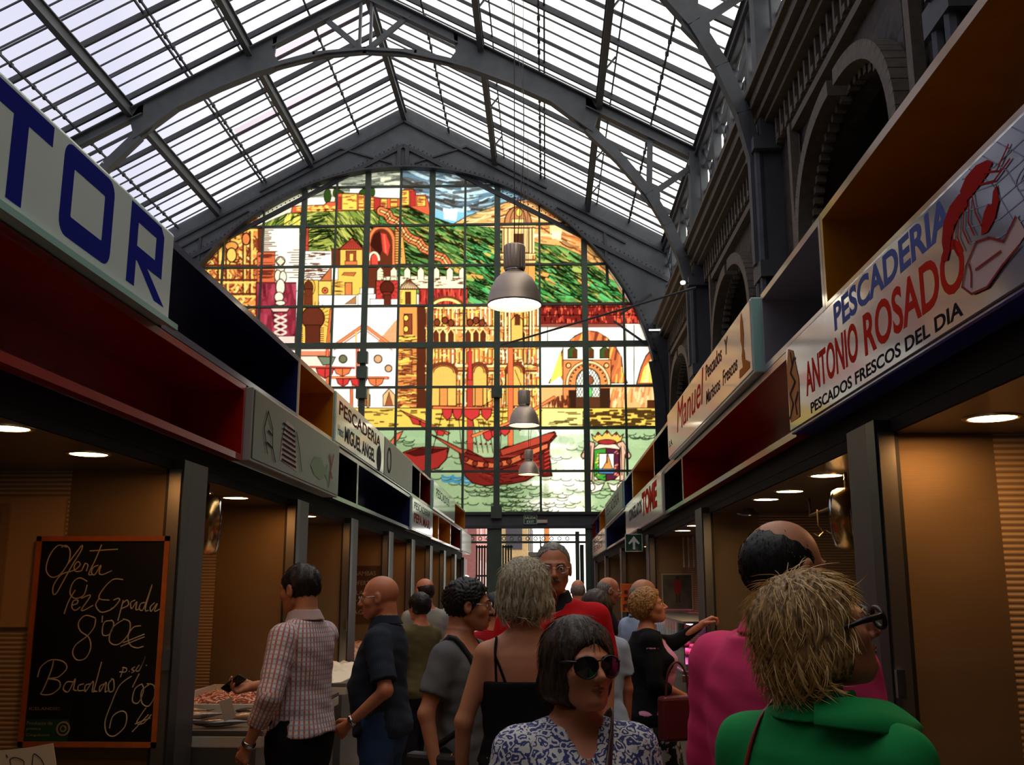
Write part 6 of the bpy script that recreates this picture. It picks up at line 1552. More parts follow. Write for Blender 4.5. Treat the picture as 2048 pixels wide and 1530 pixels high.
    if moustache:
        sdf_object('moustache', hfn_wrap(lambda q, p: smin(cap((np.abs(q[0]), q[1], q[2]), (0, .106, -.042), (.026, .094, -.052), .0075, .005), q[2]*0+9, .001)+.0015*np.sin(q[0]*400)), pivot+[-.12, -.12, -.05], pivot+[.12, .16, .16], .0035, moustache, root)
    # clothes
    Tw = [(z, w+.012, d+.012, c) for z, w, d, c in T]
    if top:
        tm = top['mat']; hem = top.get('hem', .86); sl = top.get('sleeve', .36); off = top.get('off', .014); nk_ = top.get('neck', 'crew'); bag = top.get('bag', .0)
        TS = []
        for z, w, d, c in Tw:
            f = .0
            if z < 1.25: f = top.get('loose', .012)*(1.25-z)/.3
            TS.append((z, max(w, (.150+f)*build) if z < 1.2 and sex == 'm' else w+f, d+f*.8, c))
        TS = [(z, w, d, c) for z, w, d, c in TS if z <= 1.46]
        wr_a = top.get('wrinkle', .0035)
        def top_fn(p, extra=0):
            d = loft(p, TS)
            for i, sd in ((0, -1), (1, 1)):
                d = smin(d, cap(p, (sd*.045, -.02, 1.446), (sd*SHW*.93, -.014, 1.382), .042, .051*build), .035) if sl or nk_ == 'crew' else d
                if sl: d = smin(d, arm_sdf(p, i, off, sl, .008 if sl < .5 else .002), .03)
            if sex == 'f':
                for sd in (-1, 1): d = smin(d, elli(p, (sd*.075*build, .088*build, 1.255), (.073*build, .066*build, .072)), .04)
            w = np.sin(p[2]*38+9*p[0]+4*np.sin(p[1]*17))*np.sin(p[0]*21+p[2]*13+3*np.sin(p[2]*9))
            w2 = np.sin(p[2]*85+30*p[0]+12*p[1])*.35
            d = d-wr_a*(w+w2)*np.clip((1.42-p[2])*4, .3, 1)-extra
            d = smax(d, hem-p[2]+.008*np.sin(p[0]*19+1), .008)
            # end the sleeves squarely
            if sl:
                for i in (0, 1):
                    sh, el, wr, pn, cu = arms[i]
                    if sl <= .5: e = sh+(el-sh)*sl*2; ax_ = (el-sh)
                    else: e = el+(wr-el)*(sl-.5)*2; ax_ = (wr-el)
                    ax_ = ax_/np.linalg.norm(ax_); near = smax(cap(p, e, e+ax_*.12, .085, .085), -loft(p, TS)+.004, .004)
                    d = smax(d, -smax(near, -((p[0]-e[0])*ax_[0]+(p[1]-e[1])*ax_[1]+(p[2]-e[2])*ax_[2]), .002), .003)
            if nk_ == 'crew': d = smax(d, -cap(p, (0, -.01, 1.47), (0, .0, 1.7), .072, .09), .005)
            if nk_ == 'scoop': d = smax(d, -cap(p, (0, .055, 1.42), (0, -.0, 1.7), .085, .10), .005)
            if nk_ == 'v': d = smax(d, -cap(p, (0, .10, 1.33), (0, -.01, 1.5), .018, .074), .005); d = smax(d, -cap(p, (0, -.01, 1.47), (0, .0, 1.7), .072, .09), .005)
            if nk_ == 'collar': d = smax(d, -cap(p, (0, -.01, 1.49), (0, .0, 1.7), .070, .09), .005)
            if nk_ == 'straps': d = smax(d, p[2]-top.get('top', 1.30)-.02*np.clip(p[1]*12, 0, 1.2), .006)
            return d
        elo = lo.copy(); ehi = hi.copy(); elo[2] = hem-.05; ehi[2] = max(1.55, P[:, 2].max()+.1)
        to = sdf_object(top.get('name', 'shirt'), top_fn, elo, ehi, top.get('res', res*.85), tm, root)
        if top.get('weave'):      # cloth directions: round the body and round each sleeve
            me = to.data; nv = len(me.vertices); co = np.empty(nv*3, F32); me.vertices.foreach_get('co', co); co = co.reshape(-1, 3)
            uv = np.zeros((nv, 3), F32); uv[:, 0] = np.arctan2(co[:, 0], -co[:, 1])*.16; uv[:, 2] = co[:, 2]
            pp = (co[:, 0], co[:, 1], co[:, 2]); tor = loft(pp, TS)
            for i in (0, 1):
                sh, el, wr, pn, cu = arms[i]
                for A_, B_, o_ in ((sh, el, 0), (el, wr, .28)):
                    L_ = np.linalg.norm(B_-A_); dd = (B_-A_)/L_; dist = cap(pp, A_, B_, ra+off, ra+off)
                    other = cap(pp, *( (el, wr) if o_ == 0 else (sh, el)), ra+off, ra+off)
                    msk = (dist < tor-.004) & (dist <= other); rel = co-A_; t_ = rel@dd; x1 = np.cross(dd, [0, 1, 0]); x1 /= np.linalg.norm(x1); y1 = np.cross(dd, x1)
                    uv[msk, 0] = (np.arctan2(rel@x1, rel@y1)*.06)[msk]; uv[msk, 2] = (t_+o_)[msk]
            at = me.attributes.new('weave', 'FLOAT_VECTOR', 'POINT'); at.data.foreach_set('vector', uv.ravel())
        if nk_ == 'collar':
            cm = top.get('collar_mat', tm)
            def col_fn(p):
                cy = p[1]+.014+(p[2]-1.46)*-.15; rr = np.sqrt((p[0]/1.0)**2+(cy/1.0)**2)
                R0 = .070+(1.515-p[2])*.42
                d = np.abs(rr-R0)-.0055
                top_edge = p[2]-1.515+np.clip(p[1], 0, .1)*.30; bot = 1.462-np.clip(p[1], 0, .1)*.55-p[2]
                d = smax(d, top_edge, .003); d = smax(d, bot, .003)
                gap = -(p[1]-.03)+0; d = smax(d, -smax(np.abs(p[0])-(.008+np.clip(p[2]-1.42, 0, .2)*.35), -(p[1]-.02), .002), .003)
                return d
            sdf_object('collar', col_fn, (-.14, -.16, 1.38), (.14, .15, 1.54), .005, cm, root)
    if bottom:
        bm_ = bottom['mat']; k = bottom['kind']; we = bottom.get('waist', 1.0)
        def bot_fn(p):
            d = loft(p, [(z, w+.004, d_+.004, c) for z, w, d_, c in Tw if z <= 1.1])
            if k == 'skirt':
                zh = bottom.get('hem', .42); d = loft(p, [(zh, .25*build, .20*build, 0), (.7, .215*build, .165*build, -.005), (.86, .195*build, .142*build, -.012), (.94, .185*build, .13*build, -.01), (1.02, .156*build, .118*build, 0), (1.1, .15*build, .11*build, 0)])
                d = d-.006*np.sin(np.arctan2(p[0], p[1])*9)*np.clip((.95-p[2])*3, 0, 1); return smax(d, p[2]-we, .006)
            lg = legs(p, .014, flare=bottom.get('flare', .012)); d = smin(d, lg, .04)
            d = d-.004*np.sin(p[2]*44+9*p[0])*np.sin(p[0]*33+p[2]*11+p[1]*20)*np.clip((.95-p[2])*4, 0, 1)
            d = smax(d, p[2]-we, .006); return smax(d, bottom.get('hem', .06)-p[2], .006)
        blo = np.array([-.33*build, -.26*build, -.01]); bhi = np.array([.33*build, .28*build+belly, 1.08])
        sdf_object(k, bot_fn, blo, bhi, .014, bm_, root)
    sdf_object('shoes', lambda p: smax(feet(p, .008), p[2]-.085, .004), (-.2, -.14, -.02), (.2, .2, .12), .01, mat('shoe_%d' % shoes[0], shoes, .4), root)
    info = dict(root=root, body=body_fn, arms=arms, hp=head_pt, hand=hand_frame, s=s, T=T, build=build)
    return info
def surf(fn, x, z, sgn, off=.004, y0=.45):
    """outermost point of a distance field along y"""
    ys = np.linspace(sgn*y0, 0, 400); f = fn((np.full(400, x, F32), ys.astype(F32), np.full(400, z, F32)))
    k = np.argmax(f < 0); return (x, ys[k]+sgn*off, z)
def surf_any(fn, p, c, off=.004):
    """walk from outside towards c until the surface"""
    p = np.array(p, float); c = np.array(c, float); t = np.linspace(0, 1, 400)[:, None]; q = p+(c-p)*t
    f = fn((q[:, 0].astype(F32), q[:, 1].astype(F32), q[:, 2].astype(F32))); k = np.argmax(f < 0)
    d = (p-c)/np.linalg.norm(p-c); return tuple(q[k]+d*off)
def strip(pts, w, th, m, name, parent, nrm=None):
    g = MB(); g.smooth = True; pts = catmull([tuple(p) for p in pts], 5)
    for a, b in zip(pts[:-1], pts[1:]): pass
    vs = []; fs = []; n = len(pts)
    for i, p in enumerate(pts):
        p = np.array(p); t = np.array(pts[min(i+1, n-1)])-np.array(pts[max(i-1, 0)]); t = t/(np.linalg.norm(t)+1e-9)
        nn_ = np.array([p[0], p[1], 0]); nn_ = nn_-t*(nn_@t); nn_ /= np.linalg.norm(nn_)+1e-9; sd = np.cross(t, nn_)
        for a, b in ((-1, -1), (1, -1), (1, 1), (-1, 1)): vs.append(p+sd*w/2*a+nn_*th/2*b)
    for i in range(n-1):
        for k in range(4): fs.append((i*4+k, i*4+(k+1) % 4, (i+1)*4+(k+1) % 4, (i+1)*4+k))
    fs += [(0, 1, 2, 3), tuple((n-1)*4+k for k in range(4))]
    g.add(vs, fs); return g.build(name, m, parent)
# ---------------------------------------------------------------- the shoppers
R_ = math.radians
SK1, SK2, SK3 = skin_mat('tan', (196, 130, 96)), skin_mat('ruddy', (206, 128, 92)), skin_mat('fair', (214, 154, 122))
HB = hair_mat('blonde', (196, 158, 104), (104, 74, 44)); HG = hair_mat('ash_blonde', (190, 178, 150), (112, 96, 74)); HD = hair_mat('dark_brown', (44, 32, 26), (20, 15, 12))
HBR = hair_mat('brown', (72, 50, 38), (34, 24, 18)); HGR = hair_mat('grey', (150, 142, 130), (90, 82, 72)); HBL = hair_mat('black', (26, 22, 20), (12, 10, 10)); HGD = hair_mat('golden', (196, 140, 70), (110, 70, 34))
HSTR = mat('hair_strand_blonde', (200, 158, 92), .45)
BLACKC = cloth('black', (16, 16, 18)); JEANS = cloth('denim', (58, 84, 128), .3); NAVYT = cloth('dark_trousers', (24, 24, 30))
# 1 green jacket
GREEN = cloth('green', (28, 140, 72)); pat = mat('green_collar_lining', (60, 150, 110), .8, rgb2=(220, 196, 60), vscale=38, vthresh=(.5, .55))
p1 = person('woman with short blonde hair in a green jacket at the lower right, looking up', .545, 2.10, 1.645, R_(-38), SK2, 'f', head=(-46, 16), hair=('bob', HB, dict(vol=.008, len=.085, open=1.5, fd=.122, sfront=-.005, locks=26, res=.005, strands=5200, smat=HSTR, slen=1.0, lift=.2, flow=(0, -.6, -.7))),
    top=dict(mat=GREEN, name='jacket', hem=.78, sleeve=.95, neck='crew', off=.022, res=.008, wrinkle=.004, loose=.03), bottom=dict(kind='trousers', mat=NAVYT), build=1.12, res=.011)
def col1(p):
    cy = p[1]+.012; rr = np.sqrt(p[0]**2+cy**2); d = np.abs(rr-(.072+np.abs(1.50-p[2])*.5*(p[2] < 1.5)))-.006
    d = smax(d, p[2]-1.512+np.clip(p[1], 0, .12)*.5, .004); d = smax(d, 1.452-np.clip(p[1], 0, .1)*.9-p[2], .004)
    return smax(d, -smax(np.abs(p[0])-.012-np.clip(p[2]-1.36, 0, .2)*.5, -(p[1]-.03), .002), .003)
sdf_object('collar', col1, (-.19, -.2, 1.32), (.19, .17, 1.53), .005, GREEN, p1['root']); 
sdf_object('collar_lining', lambda p: col1((p[0]*1.06, p[1]*1.06, p[2]))+.0015, (-.18, -.2, 1.38), (.18, .17, 1.52), .005, pat, p1['root'])
def flap(A, B, th, m_, name, parent):
    g = MB(); A = catmull(A, 4); B = catmull(B, 4); n_ = len(A); vs = [tuple(a) for a in A]+[tuple(b) for b in B]+[(a[0]*.985, a[1]*.985, a[2]-th) for a in A]+[(b[0]*.985, b[1]*.985, b[2]-th) for b in B]
    fs = []
    for i in range(n_-1): fs += [(i, i+1, n_+i+1, n_+i), (2*n_+i, 3*n_+i, 3*n_+i+1, 2*n_+i+1), (i, 2*n_+i, 2*n_+i+1, i+1), (n_+i, n_+i+1, 3*n_+i+1, 3*n_+i)]
    fs += [(0, n_, 3*n_, 2*n_), (n_-1, 3*n_-1, 4*n_-1, 2*n_-1)]; g.smooth = True; g.add(vs, fs); return g.build(name, m_, parent)
wing = flap([(.03, -.10, 1.50), (.10, -.07, 1.505), (.14, .0, 1.495), (.155, .05, 1.475), (.165, .10, 1.45)], [(.04, -.13, 1.455), (.12, -.11, 1.45), (.175, -.03, 1.435), (.185, .03, 1.425), (.175, .11, 1.435)], .004, GREEN, 'collar_wing', p1['root'])
m = MB(); m.smooth = True; m.lathe([(0, -.004), (.004, 0), (0, .004)], (0, 0, 0), 10)
for sd in (-1, 1): e = m.build('pearl_earring', mat('pearl', (240, 232, 220), .15, coat=.8), p1['root']); e.location = p1['hp']((sd*.088, .003, -.038)); e.scale = (1.4, 1.4, 1.4)
fr = MB(); fr.smooth = True; hp = p1['hp']
for sd in (-1, 1):
    fr.tube([hp((sd*(.034+.026*math.cos(a)), .118, .004+.021*math.sin(a))) for a in [2*math.pi*q/16 for q in range(16)]], .0055, 8, closed=True)
    fr.tube([hp((sd*.062, .112, .010)), hp((sd*.084, .06, .014)), hp((sd*.09, .0, .012))], [.008, .006, .004], 8)
fr.tube([hp((-.01, .12, .01)), hp((.01, .12, .01))], .005, 8); fr.build('sunglasses_frame', BLACK, p1['root'])
f1 = p1['body']
strip([surf(f1, -.13, z, -1, .02) for z in (1.05, 1.15, 1.25, 1.33)]+[surf_any(f1, (-.12, -.14, 1.50), (-.1, -.02, 1.35), .016)]+[surf_any(f1, (-.11, 0, 1.55), (-.1, 0, 1.35), .018)], .014, .005, mat('red_leather', (150, 28, 30), .5), 'bag_strap', p1['root'])
# 2 pink polo
PINK = cloth('pink', (226, 60, 110))
p2 = person('tall man with a bald crown in a pink polo shirt, seen from behind', .59, 2.62, 1.80, R_(-52), SK1, 'm', head=(-8, -4), hair=('bald', HBL, dict(vol=.012, rise=.006, back=.002, res=.005, strands=1500, slen=.3, lift=.1, sfront=.06)),
    top=dict(mat=PINK, name='polo_shirt', hem=.80, sleeve=.62, neck='collar', off=.026, res=.009, loose=.03, wrinkle=.005), bottom=dict(kind='trousers', mat=NAVYT), build=1.12, belly=.03, res=.012)
# 3 sunglasses woman
pais = mat('cloth_paisley', (206, 204, 212), .85, spec=.2); n = pais.node_tree.nodes; l = pais.node_tree.links
tc = n.new('ShaderNodeTexCoord'); v = n.new('ShaderNodeTexVoronoi'); v.inputs['Scale'].default_value = 34; v.distance = 'EUCLIDEAN'; w = n.new('ShaderNodeTexWave'); w.wave_type = 'RINGS'; w.inputs['Scale'].default_value = 22; w.inputs['Distortion'].default_value = 14; w.inputs['Detail'].default_value = 2; w.inputs['Detail Scale'].default_value = 2.2
nz = n.new('ShaderNodeTexNoise'); nz.inputs['Scale'].default_value = 20; vm = n.new('ShaderNodeVectorMath'); vm.operation = 'MULTIPLY_ADD'; vm.inputs[1].default_value = (.07, .07, .07)
l.new(tc.outputs['Object'], nz.inputs['Vector']); l.new(nz.outputs['Color'], vm.inputs[0]); l.new(tc.outputs['Object'], vm.inputs[2]); l.new(vm.outputs[0], v.inputs['Vector']); l.new(vm.outputs[0], w.inputs['Vector'])
mm = n.new('ShaderNodeMath'); mm.operation = 'MULTIPLY_ADD'; mm.inputs[1].default_value = 15; l.new(v.outputs['Distance'], mm.inputs[0]); l.new(w.outputs['Fac'], mm.inputs[2])
si = n.new('ShaderNodeMath'); si.operation = 'SINE'; l.new(mm.outputs[0], si.inputs[0]); r = n.new('ShaderNodeMapRange'); r.inputs['From Min'].default_value = -.25; r.inputs['From Max'].default_value = .05; l.new(si.outputs[0], r.inputs['Value'])
mx = n.new('ShaderNodeMix'); mx.data_type = 'RGBA'; mx.inputs['A'].default_value = (*lin((66, 70, 120)), 1); mx.inputs['B'].default_value = (*lin((214, 208, 206)), 1); l.new(r.outputs['Result'], mx.inputs['Factor']); l.new(mx.outputs['Result'], n['Principled BSDF'].inputs['Base Color'])
LENS = mat('dark_lens', (26, 22, 24), .08, coat=1.0)
p3 = person('woman in dark aviator sunglasses, pearl necklace and blue and white paisley blouse', .075, 2.62, 1.54, R_(195), SK2, 'f', head=(12, 3), hair=('bob', HBR, dict(vol=.009, len=.098, open=.98, fd=.086, locks=16, res=.005, wob=.0016, strands=2200, slen=.8, lift=.05, sfront=-.02)),
    top=dict(mat=pais, name='blouse', hem=.8, sleeve=.44, neck='v', off=.03, res=.0085, loose=.03, wrinkle=.005), bottom=dict(kind='trousers', mat=NAVYT), build=1.12, res=.011, hres=.004, glasses=('sun', LENS))
f3 = p3['body']; m = MB(); m.smooth = True; PN = []
for k in range(46):
    a = 2*math.pi*k/46; xx = .082*math.sin(a); dip = (1-math.cos(a))/2
    zz = 1.475-.16*(1-dip)**1.0 if math.cos(a) > 0 else 1.475-.16*(1-dip)
    q = surf_any(f3, (xx*2.2, .35*math.cos(a)-.01, zz+.02), (xx*.3, -.015, zz-.03), .006); PN.append(q)
for q in PN: m.lathe([(0, -.0048), (.0034, -.0034), (.0048, 0), (.0034, .0034), (0, .0048)], q, 8)
o = m.build('pearl_necklace', mat('pearl', (240, 232, 220), .15, coat=.8), p3['root']); o['kind'] = 'stuff'
m = MB(); m.smooth = True; m.lathe([(0, -.005), (.005, 0), (0, .005)], (0, 0, 0), 10)
for sd in (-1, 1): e = m.build('pearl_earring', mat('pearl', (240, 232, 220), .15, coat=.8), p3['root']); e.location = p3['hp']((sd*.088, .006, -.040))
strip([surf_any(f3, (x_, .4, z_), (x_*.5, 0, z_-.04), .03) for x_, z_ in ((.17, 1.00), (.10, 1.12), (.03, 1.24), (-.03, 1.33), (-.09, 1.42))]+[surf_any(f3, (.11*-1, .0, 1.6), (-.1, -.01, 1.35), .03), surf_any(f3, (-.10, -.3, 1.42), (-.08, 0, 1.36), .03)], .022, .005, mat('dark_leather', (60, 30, 28), .5), 'bag_strap', p3['root'])
# 4 bob from behind
p4 = person('woman with ash blonde bob from behind, strappy black top and gold belt', -.085, 4.05, 1.72, R_(4), SK1, 'f', head=(0, 0), hair=('bob', HG, dict(vol=.014, len=.090, open=.8, locks=20, res=.006, strands=1100, slen=.9, lift=.2, smat=mat('hair_strand_ash', (196, 184, 156), .5))),
    top=dict(mat=BLACKC, name='strappy_top', hem=.98, sleeve=0, neck='straps', top=1.285, off=.01, res=.009, wrinkle=.002), bottom=dict(kind='skirt', mat=cloth('dark_skirt', (40, 38, 42)), hem=.35, waist=1.02), build=1.04, res=.012, face=False,
    armL=((-.24, -.03, 1.13), (-.25, .02, .90), (1, 0, 0), .4), armR=((.24, -.03, 1.13), (.25, .02, .90), (-1, 0, 0), .4))
f4 = p4['body']
for a, b in ((.115, .12), (.075, .125)):
    for sd in (-1, 1):
        strip([surf(f4, sd*(a+(b-a)*t), 1.27+.13*t, -1, .004) for t in (0, .3, .6, .9)]+[surf_any(f4, (sd*b, -.1, 1.55), (sd*b*.9, -.01, 1.38), .004), surf_any(f4, (sd*b, .1, 1.55), (sd*b*.9, .0, 1.36), .004), surf(f4, sd*.1, 1.33, 1, .004)], .010, .004, BLACKC, 'strap', p4['root'])
GOLDM = mat('gold_chain', (200, 150, 60), .3, .9); m = MB(); m.smooth = True
for k in range(70):
    a = 2*math.pi*k/70; q = surf_any(f4, (.5*math.sin(a), .5*math.cos(a), 1.0), (0, 0, 1.0), .016); m.tube([(q[0]+.006*math.cos(t)*math.cos(a), q[1]-.006*math.cos(t)*math.sin(a), q[2]+.006*math.sin(t)) for t in [2*math.pi*j/6 for j in range(6)]], .002, 4, closed=True)
m.build('chain_belt', GOLDM, p4['root'])['kind'] = 'stuff'
# 5 red polo
REDC = cloth('red', (204, 14, 22))
p5 = person('grey haired man with moustache and glasses in a red polo shirt, facing us', .035, 5.15, 1.85, R_(178), SK2, 'm', head=(4, -3), hair=('crop', HGR, dict(vol=.003, line=.004, strands=900, slen=.25, lift=.1, sfront=.05)), top=dict(mat=REDC, name='polo_shirt', hem=.82, sleeve=.4, neck='collar', collar_mat=cloth('dark_grey_collar', (40, 40, 46)), off=.02, loose=.03),
    bottom=dict(kind='trousers', mat=NAVYT), build=1.16, belly=.05, res=.014, handres=.007, glasses=('wire', CHROME), moustache=HGR)
# 6 grey T shirt man
GREYT = cloth('grey_marl', (104, 104, 106))
p6 = person('man with short dark curly hair in a grey T-shirt with a shoulder bag, in profile', -.385, 4.75, 1.66, R_(-112), SK1, 'm', head=(28, -2), hair=('curly', HBL, dict(vol=.015, res=.005)), top=dict(mat=GREYT, name='t_shirt', hem=.80, sleeve=.34, neck='scoop', off=.018, loose=.035, res=.009), bottom=dict(kind='shorts', mat=NAVYT, hem=.46, flare=.03), glasses=('wire', CHROME), res=.012,
    armR=((.25, -.06, 1.13), (.25, .0, .88), (-.5, .4, 0), 1.0))
f6 = p6['body']
strip([surf_any(f6, (x_, y_, z_), (x_*.4, 0, z_-.03), .03) for x_, y_, z_ in ((.24, -.1, .98), (.26, .18, 1.08), (.20, .35, 1.2), (.16, .35, 1.32))]+[surf_any(f6, (.14, 0, 1.6), (.13, -.01, 1.35), .026), surf_any(f6, (.18, -.35, 1.2), (.05, 0, 1.2), .03), surf_any(f6, (.24, -.1, .98), (.05, 0, .98), .03)], .026, .005, mat('black_strap', (22, 20, 22), .6), 'bag_strap', p6['root'])
m = MB(); m.b2(.19, .27, -.16, .14, .70, .96); m.build('shoulder_bag', mat('bag_black', (26, 24, 26), .6), p6['root'], bevel=.02)
# 7 bald man dark shirt
pin = wave_mat('cloth_dark_pinstripe', (36, 42, 54), (56, 64, 78), 36, 'X', .85, bump=.05, soft=(.8, .95), spec=.2, coord='weave')
p7 = person('bald man in a dark pinstriped shirt and blue jeans, facing left, hand in pocket', -.905, 5.72, 1.69, R_(82), SK2, 'm', head=(4, -6), top=dict(mat=pin, weave=1, name='shirt', hem=.86, sleeve=.42, neck='collar', off=.022, loose=.03, res=.009), bottom=dict(kind='trousers', mat=JEANS), glasses=('wire', CHROME), build=1.02, belly=.06, res=.012,
    armL=((-.27, -.10, 1.12), (-.24, .10, .95), (1, .1, 0), .5))
m = MB(); m.smooth = True; a = p7['arms'][0]; f = (a[2]-a[1])/np.linalg.norm(a[2]-a[1]); M3 = Vector(f).to_track_quat('Z', 'Y').to_matrix(); m.lathe([(.029, -.012), (.033, -.008), (.033, .008), (.029, .012)], tuple(a[2]-f*.01), 18, M3); m.build('wristwatch', CHROME, p7['root'])
# 8 checked shirt man
chk = wave_mat('cloth_check', (206, 200, 200), (196, 96, 74), 14, 'X', .85, bump=0, soft=(.62, .8), axis2='Z', rgb3=(120, 140, 170), scale2=14, spec=.2, coord='weave')
p8 = person('man in a red and blue checked shirt holding a phone at the prawn counter', -1.22, 5.12, 1.74, R_(66), SK1, 'm', head=(-4, -6), hair=('short', HD, dict(vol=.007, res=.005, strands=1800, slen=.42, lift=.3, sfront=.06)), top=dict(mat=chk, weave=1, collar_mat=cloth('pale_pink_grey', (186, 160, 156)), name='checked_shirt', hem=.92, sleeve=.80, neck='collar', off=.022, loose=.03, res=.009), bottom=dict(kind='trousers', mat=BLACKC), res=.012, build=1.0,
    armL=((-.27, -.03, 1.12), (-.25, .10, .89), (1, 0, 0), .5), armR=((.22, .12, 1.16), (.06, .34, 1.12), (-.5, 0, .8), .7))
a = p8['arms'][0]; f = (a[2]-a[1])/np.linalg.norm(a[2]-a[1]); m = MB(); m.smooth = True; m.lathe([(.029, -.012), (.034, -.008), (.034, .008), (.029, .012)], tuple(a[2]-f*.005), 18, Vector(f).to_track_quat('Z', 'Y').to_matrix()); m.build('wristwatch', CHROME, p8['root'])
def world_pt(pp, q):
    M = Matrix.Translation(pp['root'].location)@Matrix.Rotation(pp['root'].rotation_euler.z, 4, 'Z')@Matrix.Scale(pp['s'], 4); return M@Vector(q)
wr, f, n_, t_, cu = p8['hand'](p8['arms'][1])
ph = world_pt(p8, wr+f*.10+n_*.035); o = MB().box((0, 0, 0), (.06, .012, .12)).build('mobile_phone', BLACK, bevel=.004); o.location = ph; o.rotation_euler = (R_(50), R_(25), R_(60)); tag(o, 'black mobile phone held by the man in the checked shirt', 'phone')
MB().box((0, -.0065, 0), (.052, .001, .10)).build('screen', mat('phone_screen', (20, 24, 30), .05), o)
o = MB(); o.b2(-.03, .03, -.001, .001, -.06, .05); o = o.build('receipt', mat('receipt_paper', (220, 204, 186), .7)); o.location = ph+Vector((-.02, -.02, -.12)); o.rotation_euler = (R_(15), R_(-18), R_(20)); tag(o, 'white slip of paper hanging below the phone by the counter', 'paper')
# 9 curly woman in cardigan
FLOR = mat('cloth_black_white_floral', (24, 24, 26), .85, rgb2=(206, 200, 190), vscale=15, vthresh=(.53, .57))
p9 = person('woman with curly golden hair in a black cardigan and pink top reaching out an arm', .67, 6.75, 1.60, R_(-88), SK2, 'f', head=(-2, 14), hair=('curly', HGD, dict(vol=.030, low=.045, res=.006)), top=dict(mat=cloth('pale_pink', (226, 150, 186)), name='top', hem=.9, sleeve=.1, neck='scoop', off=.012), bottom=dict(kind='skirt', mat=FLOR, hem=.32, waist=.95), build=1.18, belly=.03, res=.013,
    armL=((-.22, .20, 1.36), (-.18, .42, 1.50), (0, 0, -1), .9), armR=((.24, .0, 1.12), (.18, .22, 1.02), (-1, 0, 0), .5))
f9 = p9['body']; A9 = p9['arms']; T9 = [(z, w+.03, d+.03, c) for z, w, d, c in p9['T']]
def cardigan(p):
    d = loft(p, [(z, w, d_, c) for z, w, d_, c in T9 if z < 1.46]+[])
    for i in (0, 1):
        sh, el, wr = A9[i][:3]; d = smin(d, cap(p, sh, el, .066, .056), .03)
        if i == 0: d = smin(d, cap(p, el, el+(wr-el)*.85, .054, .038), .02)
        else: d = smin(d, cap(p, el, el+(wr-el)*.35, .054, .046), .02)
    for sd in (-1, 1): d = smin(d, cap(p, (sd*.06, -.02, 1.42), (sd*.17, -.014, 1.395), .056, .062), .05)
    d = smax(d, .80-p[2], .006); d = smax(d, -cap(p, (0, -.0, 1.47), (0, 0, 1.7), .075, .09), .005)
    d = smax(d, -rbox(p, (0, .28, 1.1), (.17, .20, .42), .03), .008)
    return d-.004*np.sin(p[2]*30+9*p[0])
sdf_object('cardigan', cardigan, (-.38, -.26, .76), (.4, .56, 1.6), .011, BLACKC, p9['root'])
o = MB().b2(-.12, .12, -.05, .05, -.26, 0).build('hand_bag', mat('wine_leather', (96, 26, 30), .4), bevel=.02); o.location = (.80, 6.42, .96); o.rotation_euler = (0, 0, .4); tag(o, 'dark red handbag hanging in front of the woman in the cardigan', 'bag')
m = MB(); m.tube(catmull([(-.08, 0, 0), (-.06, 0, .14), (0, 0, .2), (.06, 0, .14), (.08, 0, 0)]), .007, 6); m.build('handle', mat('wine_leather', (96, 26, 30), .4), o)
# 10 light blue shirt
LBS = wave_mat('cloth_blue_stripe', (128, 148, 182), (176, 188, 206), 24, 'X', .85, bump=.1, spec=.2, coord='weave')
p10 = person('balding grey man in a light blue striped shirt behind the curly haired woman', .70, 7.5, 1.68, R_(-60), SK1, 'm', head=(-10, 0), hair=('bald', HGR, dict(vol=.008)), top=dict(mat=LBS, weave=1, name='shirt', hem=.84, sleeve=.4, neck='collar', off=.022), bottom=dict(kind='trousers', mat=NAVYT), build=1.05, res=.014, handres=.008)
# 11 black T
p11 = person('bald man with glasses in a black T-shirt bending over the right counter', .52, 9.6, 1.72, R_(-78), SK2, 'm', head=(0, -16), hair=('bald', HGR, dict(vol=.006)), top=dict(mat=BLACKC, name='t_shirt', hem=.84, sleeve=.36, neck='crew', off=.02), bottom=dict(kind='trousers', mat=NAVYT), glasses=('wire', CHROME), build=1.08, belly=.05, res=.015, handres=.009, neck_fwd=.03,
    armL=((-.22, .12, 1.14), (-.14, .34, 1.06), (0, 0, -1), .3), armR=((.24, .12, 1.14), (.16, .35, 1.08), (0, 0, -1), .3))
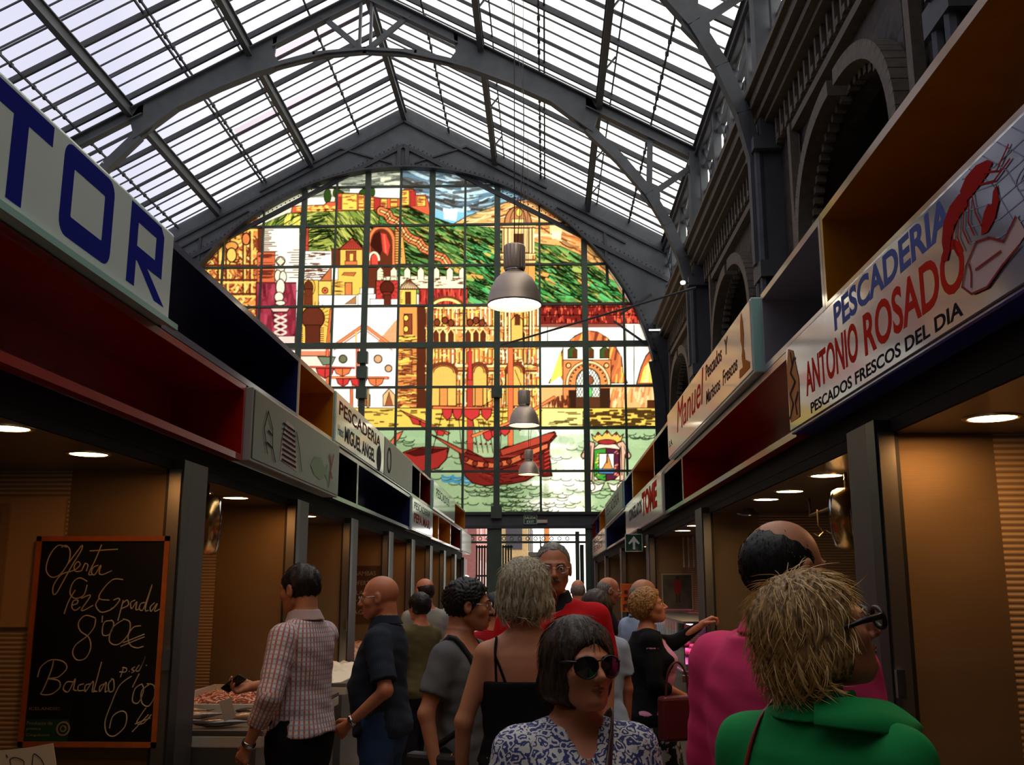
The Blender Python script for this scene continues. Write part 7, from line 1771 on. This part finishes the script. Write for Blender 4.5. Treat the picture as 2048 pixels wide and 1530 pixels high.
# 12 dark haired person
p12 = person('person with long dark hair in a pale blue top walking away behind the sunglasses woman', .30, 6.1, 1.60, R_(8), SK2, 'f', head=(10, 0), hair=('long', HBR, dict(vol=.016)), top=dict(mat=cloth('pale_blue', (168, 180, 200)), name='top', hem=.82, sleeve=.34, neck='crew', off=.016), bottom=dict(kind='trousers', mat=JEANS), build=1.0, res=.015, handres=.009, face=False)
# background shoppers
def bg(label, x, y, H, rz, hair, topc, tname, skin=SK2, sex='m', head=(0, 0), **k):
    return person(label, x, y, H, R_(rz), skin, sex, head=head, hair=hair, top=dict(mat=topc, name='shirt', hem=.84, sleeve=.38, neck='crew', off=.02), bottom=dict(kind='trousers', mat=NAVYT), res=.019, handres=.011, hres=.009, **k)
bg('balding man far off in the bright doorway aisle, seen from behind', .36, 11.5, 1.70, 5, ('bald', HGR, dict(vol=.006, res=.009)), cloth('slate', (70, 80, 100)), '')
bg('balding man in a grey shirt leaning at the left counter beyond the bald pinstriped man', -1.10, 9.3, 1.70, 30, ('bald', HD, dict(vol=.008, res=.009)), cloth('light_grey', (150, 148, 140)), '', head=(10, 0))
bg('person with dark curly hair and an olive top by the left counter', -1.02, 8.3, 1.57, 40, ('curly', HBL, dict(vol=.018, res=.009)), cloth('olive', (96, 88, 56)), '', sex='f')
bg('dark haired shopper half hidden behind the curly haired man in profile', -.98, 11.4, 1.68, 60, ('short', HBL, dict(vol=.010, res=.009)), cloth('slate', (70, 80, 100)), '', head=(0, 0))
red_str = wave_mat('cloth_red_stripe', (206, 26, 34), (120, 10, 20), 22, 'Z', .85, bump=.1, spec=.2)
bg('dark haired shopper in a red striped top behind the blonde bob', -.36, 7.3, 1.58, 5, ('short', HBL, dict(vol=.014, low=.02, res=.009)), red_str, '', sex='f')
bg('person in a dark top far away near the gate', .10, 14.5, 1.66, 0, ('short', HBR, dict(vol=.012, res=.009)), BLACKC, '')
bg('stallholder in a lilac overall behind the pink lit meat display', 2.35, 9.6, 1.62, 100, ('short', HBR, dict(vol=.012, res=.009)), cloth('lilac', (200, 170, 206)), '')
